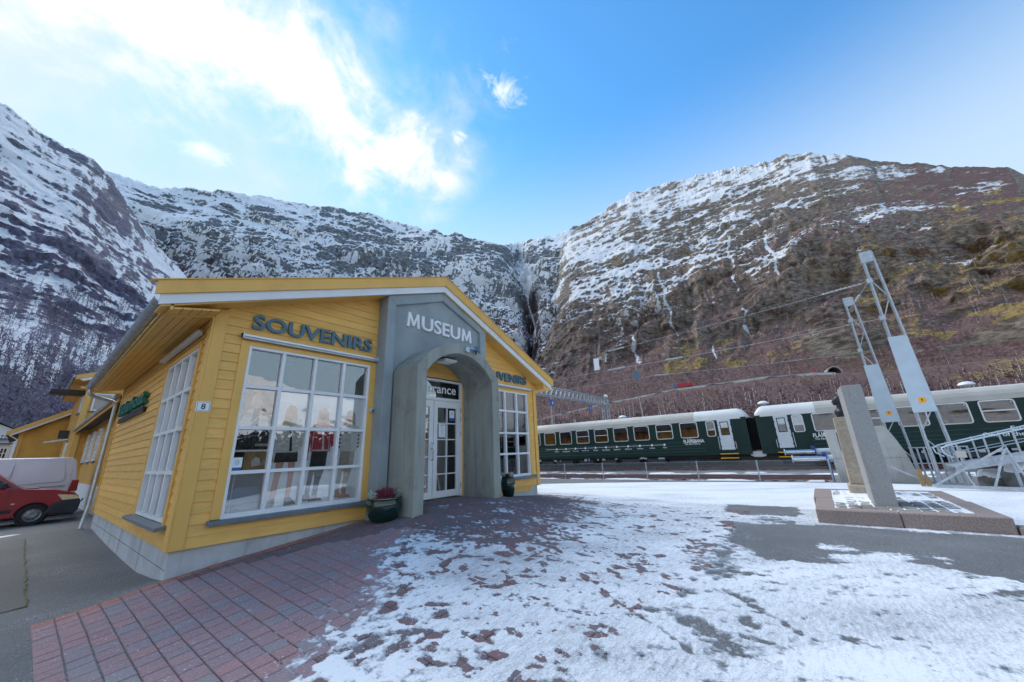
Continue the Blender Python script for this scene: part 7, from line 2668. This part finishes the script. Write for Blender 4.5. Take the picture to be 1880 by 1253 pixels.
# ------------------------------------------------------------------ road on the slope, lorry, tunnel
aa = np.radians(np.linspace(-3.2, 38, 160))
vs = []
for a in aa:
    d = math.degrees(a)
    zr = float(ZROAD(d)) + .25
    for rr3 in (RROAD - 2.5, RROAD + 8.5):
        vs.append((CAM.x + rr3 * math.cos(a), CAM.y + rr3 * math.sin(a), zr))
tag(raw_obj('road', np_mesh('road', vs, [(2 * i, 2 * i + 1, 2 * i + 3, 2 * i + 2) for i in range(len(aa) - 1)], 'road_asphalt')), 'road cut across the mountainside', kind='structure')
vs = []
for i, a in enumerate(aa):
    zr = float(ZROAD(math.degrees(a))) + .2
    wv = 5.5 + 3 * math.sin(i * .23) + 2 * math.sin(i * .71)
    vs.append((CAM.x + (RROAD - 2.4) * math.cos(a), CAM.y + (RROAD - 2.4) * math.sin(a), zr))
    vs.append((CAM.x + (RROAD - 2.4 - wv) * math.cos(a), CAM.y + (RROAD - 2.4 - wv) * math.sin(a), zr - wv * .38))
tag(raw_obj('road_bank', np_mesh('road_bank', vs, [(2 * i, 2 * i + 1, 2 * i + 3, 2 * i + 2) for i in range(len(aa) - 1)], 'road_gravel')), 'gravel bank below the mountain road', kind='structure')


def on_road(azdeg, dr_=0.0):
    a = RAD(azdeg)
    return Vector((CAM.x + (RROAD + 1 + dr_) * math.cos(a), CAM.y + (RROAD + 1 + dr_) * math.sin(a), float(ZROAD(azdeg)) + .25))


p0, p1 = on_road(12.15), on_road(14.7)
d_ = (p1 - p0)
rz = math.atan2(d_.y, d_.x)
t_ = thing('lorry', 'tiny red lorry with blue cab on the mountain road', 'lorry', p0, rz)
m = MB(); m.box(0, 12.4, -1.2, 1.3, 1.0, 4.0, .08); m.build('trailer', 'truck_red', t_, local=True)
m = MB(); m.prism([(12.8, .6), (15.4, .6), (15.4, 2.0), (14.9, 3.5), (12.8, 3.5)], 'y', -1.2, 1.25); m.build('cab', 'truck_blue', t_, local=True)
m = MB(); m.box(15.0, 15.2, -1.0, 1.05, 2.1, 3.1); m.build('windscreen', 'black', t_, local=True)
for x in (1.5, 2.8, 4.1, 13.9):
    m = MB(); m.tube([(x, -1.2, .5), (x, 1.25, .5)], .5, 12); m.build('wheel', 'rubber', t_, local=True)
pt = on_road(-2.95, 8)
t_ = thing('tunnel_portal', 'round concrete tunnel mouth where the mountain road ends', 'tunnel', pt, RAD(-2.95) + RAD(12))
m = MB()
n = 18
o_ = [(4.6 * math.cos(t), 4.6 * math.sin(t) * 1.25) for t in np.linspace(0, math.pi, n + 1)]
i_ = [(3.9 * math.cos(t), 3.9 * math.sin(t) * 1.25) for t in np.linspace(0, math.pi, n + 1)]
vs, fs = [], []
for dpt in (-5, 22):
    for q in o_ + i_:
        vs.append((dpt, q[0], q[1] - .3))
k = n + 1
for i in range(n):
    fs += [(i, i + 1, k + i + 1, k + i), (2 * k + i, 2 * k + i + 1, 3 * k + i + 1, 3 * k + i), (i, i + 1, 2 * k + i + 1, 2 * k + i), (k + i, k + i + 1, 3 * k + i + 1, 3 * k + i)]
m.add(vs, fs)
m.build('lining', 'tunnel_concrete', t_, local=True)
m = MB(); m.add([(13, y, z - .3) for y, z in i_], [tuple(range(n + 1))]); m.build('dark_bore', 'black', t_, local=True)
t_ = thing('road_sign', 'small red road sign beside the tunnel mouth', 'sign', on_road(-1.35, -2))
p = on_road(-1.35, -2)
m = MB(); m.box(p.x - .1, p.x + .1, p.y - .7, p.y + .7, p.z + .6, p.z + 2.6); m.build('panel', 'truck_red', t_)
m = MB(); m.bar(p, p + Vector((0, 0, .7)), .15); m.build('post', 'galvanised', t_)

# ------------------------------------------------------------------ trees


def birch_proto(h, rg, nb, thick, tw):
    """bare birch: (trunk verts, faces), (branch verts, faces)"""
    m = MB()
    x = y = 0.0
    pts, rad = [], []
    lean = rg.gauss(0, .05)
    la = rg.uniform(0, 6.28)
    for i in range(6):
        u = i / 5
        pts.append((x, y, h * u))
        rad.append(thick * (1 - u) ** .8 + .006)
        x += math.cos(la) * lean * h / 5 + rg.gauss(0, .012 * h)
        y += math.sin(la) * lean * h / 5 + rg.gauss(0, .012 * h)
    m.tube(pts, rad, 4, caps=False)
    b = MB()
    for _ in range(nb):
        u = rg.uniform(.22, 1.0)
        i = min(int(u * 5), 4)
        f_ = u * 5 - i
        p = Vector(pts[i]).lerp(Vector(pts[i + 1]), f_)
        a = rg.uniform(0, 6.28)
        L = h * rg.uniform(.12, .30) * (1.15 - u * .75)
        up = rg.uniform(.5, 1.3)
        d = Vector((math.cos(a), math.sin(a), up)).normalized()
        q = p + d * L
        q2 = q + Vector((d.x, d.y, -.15 + rg.gauss(0, .25))) * L * .5
        s = Vector((-math.sin(a), math.cos(a), 0)) * tw
        s2 = Vector((0, 0, tw))
        b.add([p - s, p + s, q + s * .7, q2, q - s * .7], [(0, 1, 2, 3, 4)])
        for _k in range(3):
            st = p.lerp(q, rg.uniform(.35, 1))
            dd = Vector((rg.gauss(0, 1), rg.gauss(0, 1), rg.uniform(-.2, 1.2))).normalized() * L * rg.uniform(.3, .6)
            ss = dd.cross(Vector((rg.gauss(0, 1), rg.gauss(0, 1), rg.gauss(0, 1)))).normalized() * tw * .55
            b.add([st - ss, st + ss, st + dd], [(0, 1, 2)])
    return m, b


def hill_z(x, y):
    """height of the foot of the right-hand slope (inside the road)"""
    r = math.hypot(x - CAM.x, y - CAM.y)
    a = math.degrees(math.atan2(y - CAM.y, x - CAM.x))
    zr = float(ZROAD(a))
    return -1.0 + (zr + 1.0) * max(0, min(1, (r - 46) / (RROAD - 46))) ** 1.6


# trees one can tell apart, on the slope just behind the train
rg = random.Random(41)
protos = []
for k in range(7):
    h = rg.uniform(7, 11)
    tm, bm_ = birch_proto(h, rg, 46, .13, .015)
    protos.append((tm.mesh('trunk', 'birch_bark'), bm_.mesh('crown', 'birch_twig')))
spots = [(19.2, 70, 1.35), (21.8, 72, 1.15), (21.5, 76, 1.0), (20.8, 80, 1.2), (27.0, 80, .95), (27.8, 82, .9), (7.5, 66, .85), (4.6, 90, .95), (-.5, 105, .8), (11.0, 88, .8), (17.3, 86, .85), (16.2, 100, 1.1), (30.8, 78, .8), (29.6, 88, .8)]
for _ in range(74):
    spots.append((rg.uniform(-17, 34), rg.uniform(70, 190), rg.uniform(.6, 1.05)))
own = {0: 'tall bare birch with spreading white limbs just left below the red lorry', 5: 'thin bare birch farther up the slope, right below the red lorry',
       1: 'slender white birch rising behind the gantry mast', 6: 'bare birch over the gap between the two carriages'}
for k_, (a, r_, s_c) in enumerate(spots):
    x, y = CAM.x + r_ * math.cos(RAD(a)), CAM.y + r_ * math.sin(RAD(a))
    tm, bm_ = protos[rg.randrange(len(protos))]
    t = thing('birch_tree', own.get(k_, 'bare white-stemmed birch among others on the brown slope behind the train'), 'tree', (x, y, hill_z(x, y) - .3), rg.uniform(0, 6.28), 'bare birches behind the train')
    t.scale = (s_c, s_c, s_c)
    raw_obj('trunk', tm, t)
    raw_obj('crown', bm_, t)
# a dark young spruce by the corner of the house
t = thing('spruce_tree', 'small dark spruce just beside the right corner of the yellow house', 'tree', (52, 32.5, .0))
m = MB(); m.tube([(52, 32.5, -1), (52, 32.5, 5)], [.15, .02], 6); m.build('trunk', 'sleeper_wood', t)
m = MB()
for _ in range(900):
    u = rg.random() ** .8
    z = .3 + u * 5.2
    R0 = 1.7 * (1 - u) + .1
    a = rg.uniform(0, 6.28)
    q = R0 * math.sqrt(rg.random())
    p = Vector((52 + q * math.cos(a), 32.5 + q * math.sin(a), z - q * .25))
    d = Vector((math.cos(a), math.sin(a), -.25)) * rg.uniform(.3, .55)
    s = Vector((-math.sin(a), math.cos(a), rg.gauss(0, .3))) * .10
    m.flat([p - s, p + s, p + d])
m.build('crown', 'conifer', t)

# the wood that nobody could count: thousands of thin bare trees on the slopes
def wood_feet(name, PT_, want, rmin, rmax, elmax, rn, azlim):
    P, N, fo, sn, elv, azd, r = PT_
    dens = fo.copy()
    dens[(r < rmin) | (r > rmax) | (elv > elmax) | (azd < azlim[0]) | (azd > azlim[1])] = 0
    if name == 'birch_wood':
        dens[(r > RROAD - 52) & (r < RROAD + 14)] = 0
        dens[r > RROAD + 14] *= 1.6
    area = np.linalg.norm(np.cross(np.gradient(P, axis=0), np.gradient(P, axis=1)), axis=-1)
    p = (dens ** 1.5 * area / np.maximum(r, 60) ** 1.5).ravel()
    p = p / p.sum()
    idx = rn.choice(P.shape[0] * P.shape[1], want, p=p)
    return P.reshape(-1, 3)[idx] + rn.normal(0, 1.2, (want, 3)) * [1, 1, 0]


def forest(name, label, PT_, want, rmin, rmax, elmax, seed, hmin, hmax, tw, azlim, mats=('brush_stem', 'brush_twig', 'birch_bark'), base=None):
    rn = np.random.default_rng(seed)
    rg2 = random.Random(seed)
    if base is None:
        base = wood_feet(name, PT_, want, rmin, rmax, elmax, rn, azlim)
    pr = []
    for k in range(6):
        tm, bm_ = birch_proto(1.0, rg2, 9, .022 if k == 0 and len(mats) > 2 else .009, tw)
        V = np.array(tm.v + bm_.v)
        # triangles only
        tri = []
        mt = []
        o = len(tm.v)
        for f in tm.f:
            tri += [(f[0], f[1], f[2]), (f[0], f[2], f[3])]; mt += [2, 2] if k == 0 and len(mats) > 2 else [0, 0]
        for f in bm_.f:
            g = [i + o for i in f]
            for j in range(1, len(g) - 1):
                tri.append((g[0], g[j], g[j + 1])); mt.append(1)
        pr.append((V, np.array(tri), np.array(mt)))
    VV, FF, MM = [], [], []
    o = 0
    for k in range(6):
        sel = base[k::6] if k else base[0::12]
        n_ = len(sel)
        V, T3, mt = pr[k]
        h = rn.uniform(hmin, hmax, n_) * rn.uniform(.7, 1.1, n_) * (1.3 if k == 0 else 1)
        th = rn.uniform(0, 6.28, n_)
        c, s = np.cos(th)[:, None], np.sin(th)[:, None]
        xx = V[None, :, 0] * c - V[None, :, 1] * s
        yy = V[None, :, 0] * s + V[None, :, 1] * c
        W3 = np.stack([xx * h[:, None], yy * h[:, None], V[None, :, 2] * h[:, None]], -1) + sel[:, None, :] - [0, 0, .4]
        VV.append(W3.reshape(-1, 3))
        FF.append((T3[None] + (np.arange(n_) * len(V))[:, None, None] + o).reshape(-1, 3))
        MM.append(np.tile(mt, n_))
        o += n_ * len(V)
    me = np_mesh(name, np.concatenate(VV), np.concatenate(FF), list(mats), False, np.concatenate(MM))
    tag(raw_obj(name, me), label, 'wood', kind='stuff')


forest('birch_wood', 'bare brown birch wood covering the right-hand slope', PR, 11500, 70, 760, 20, 71, 3.2, 6.6, .026, (-26, 36))
forest('winter_wood', 'bare wood at the foot of the shaded mountain on the left', PL, 3600, 128, 640, 17, 72, 4.0, 7.0, .026, (82, 104), ('shaded_twig', 'shaded_twig'))

# unseen bare wood behind the camera, added so the shop windows mirror something dark
rn_ = np.random.default_rng(9)
wa, wr = np.radians(rn_.uniform(-125, -38, 6500)), rn_.uniform(85, 135, 6500)
forest('reflection_wood', 'unseen dark wood behind the camera, added for the window reflections', None, 6500, 0, 0, 0, 19, 5.0, 9.0, .06, None, ('conifer', 'conifer'),
       np.stack([CAM.x + wr * np.cos(wa), CAM.y + wr * np.sin(wa), np.full(6500, -.8)], -1))
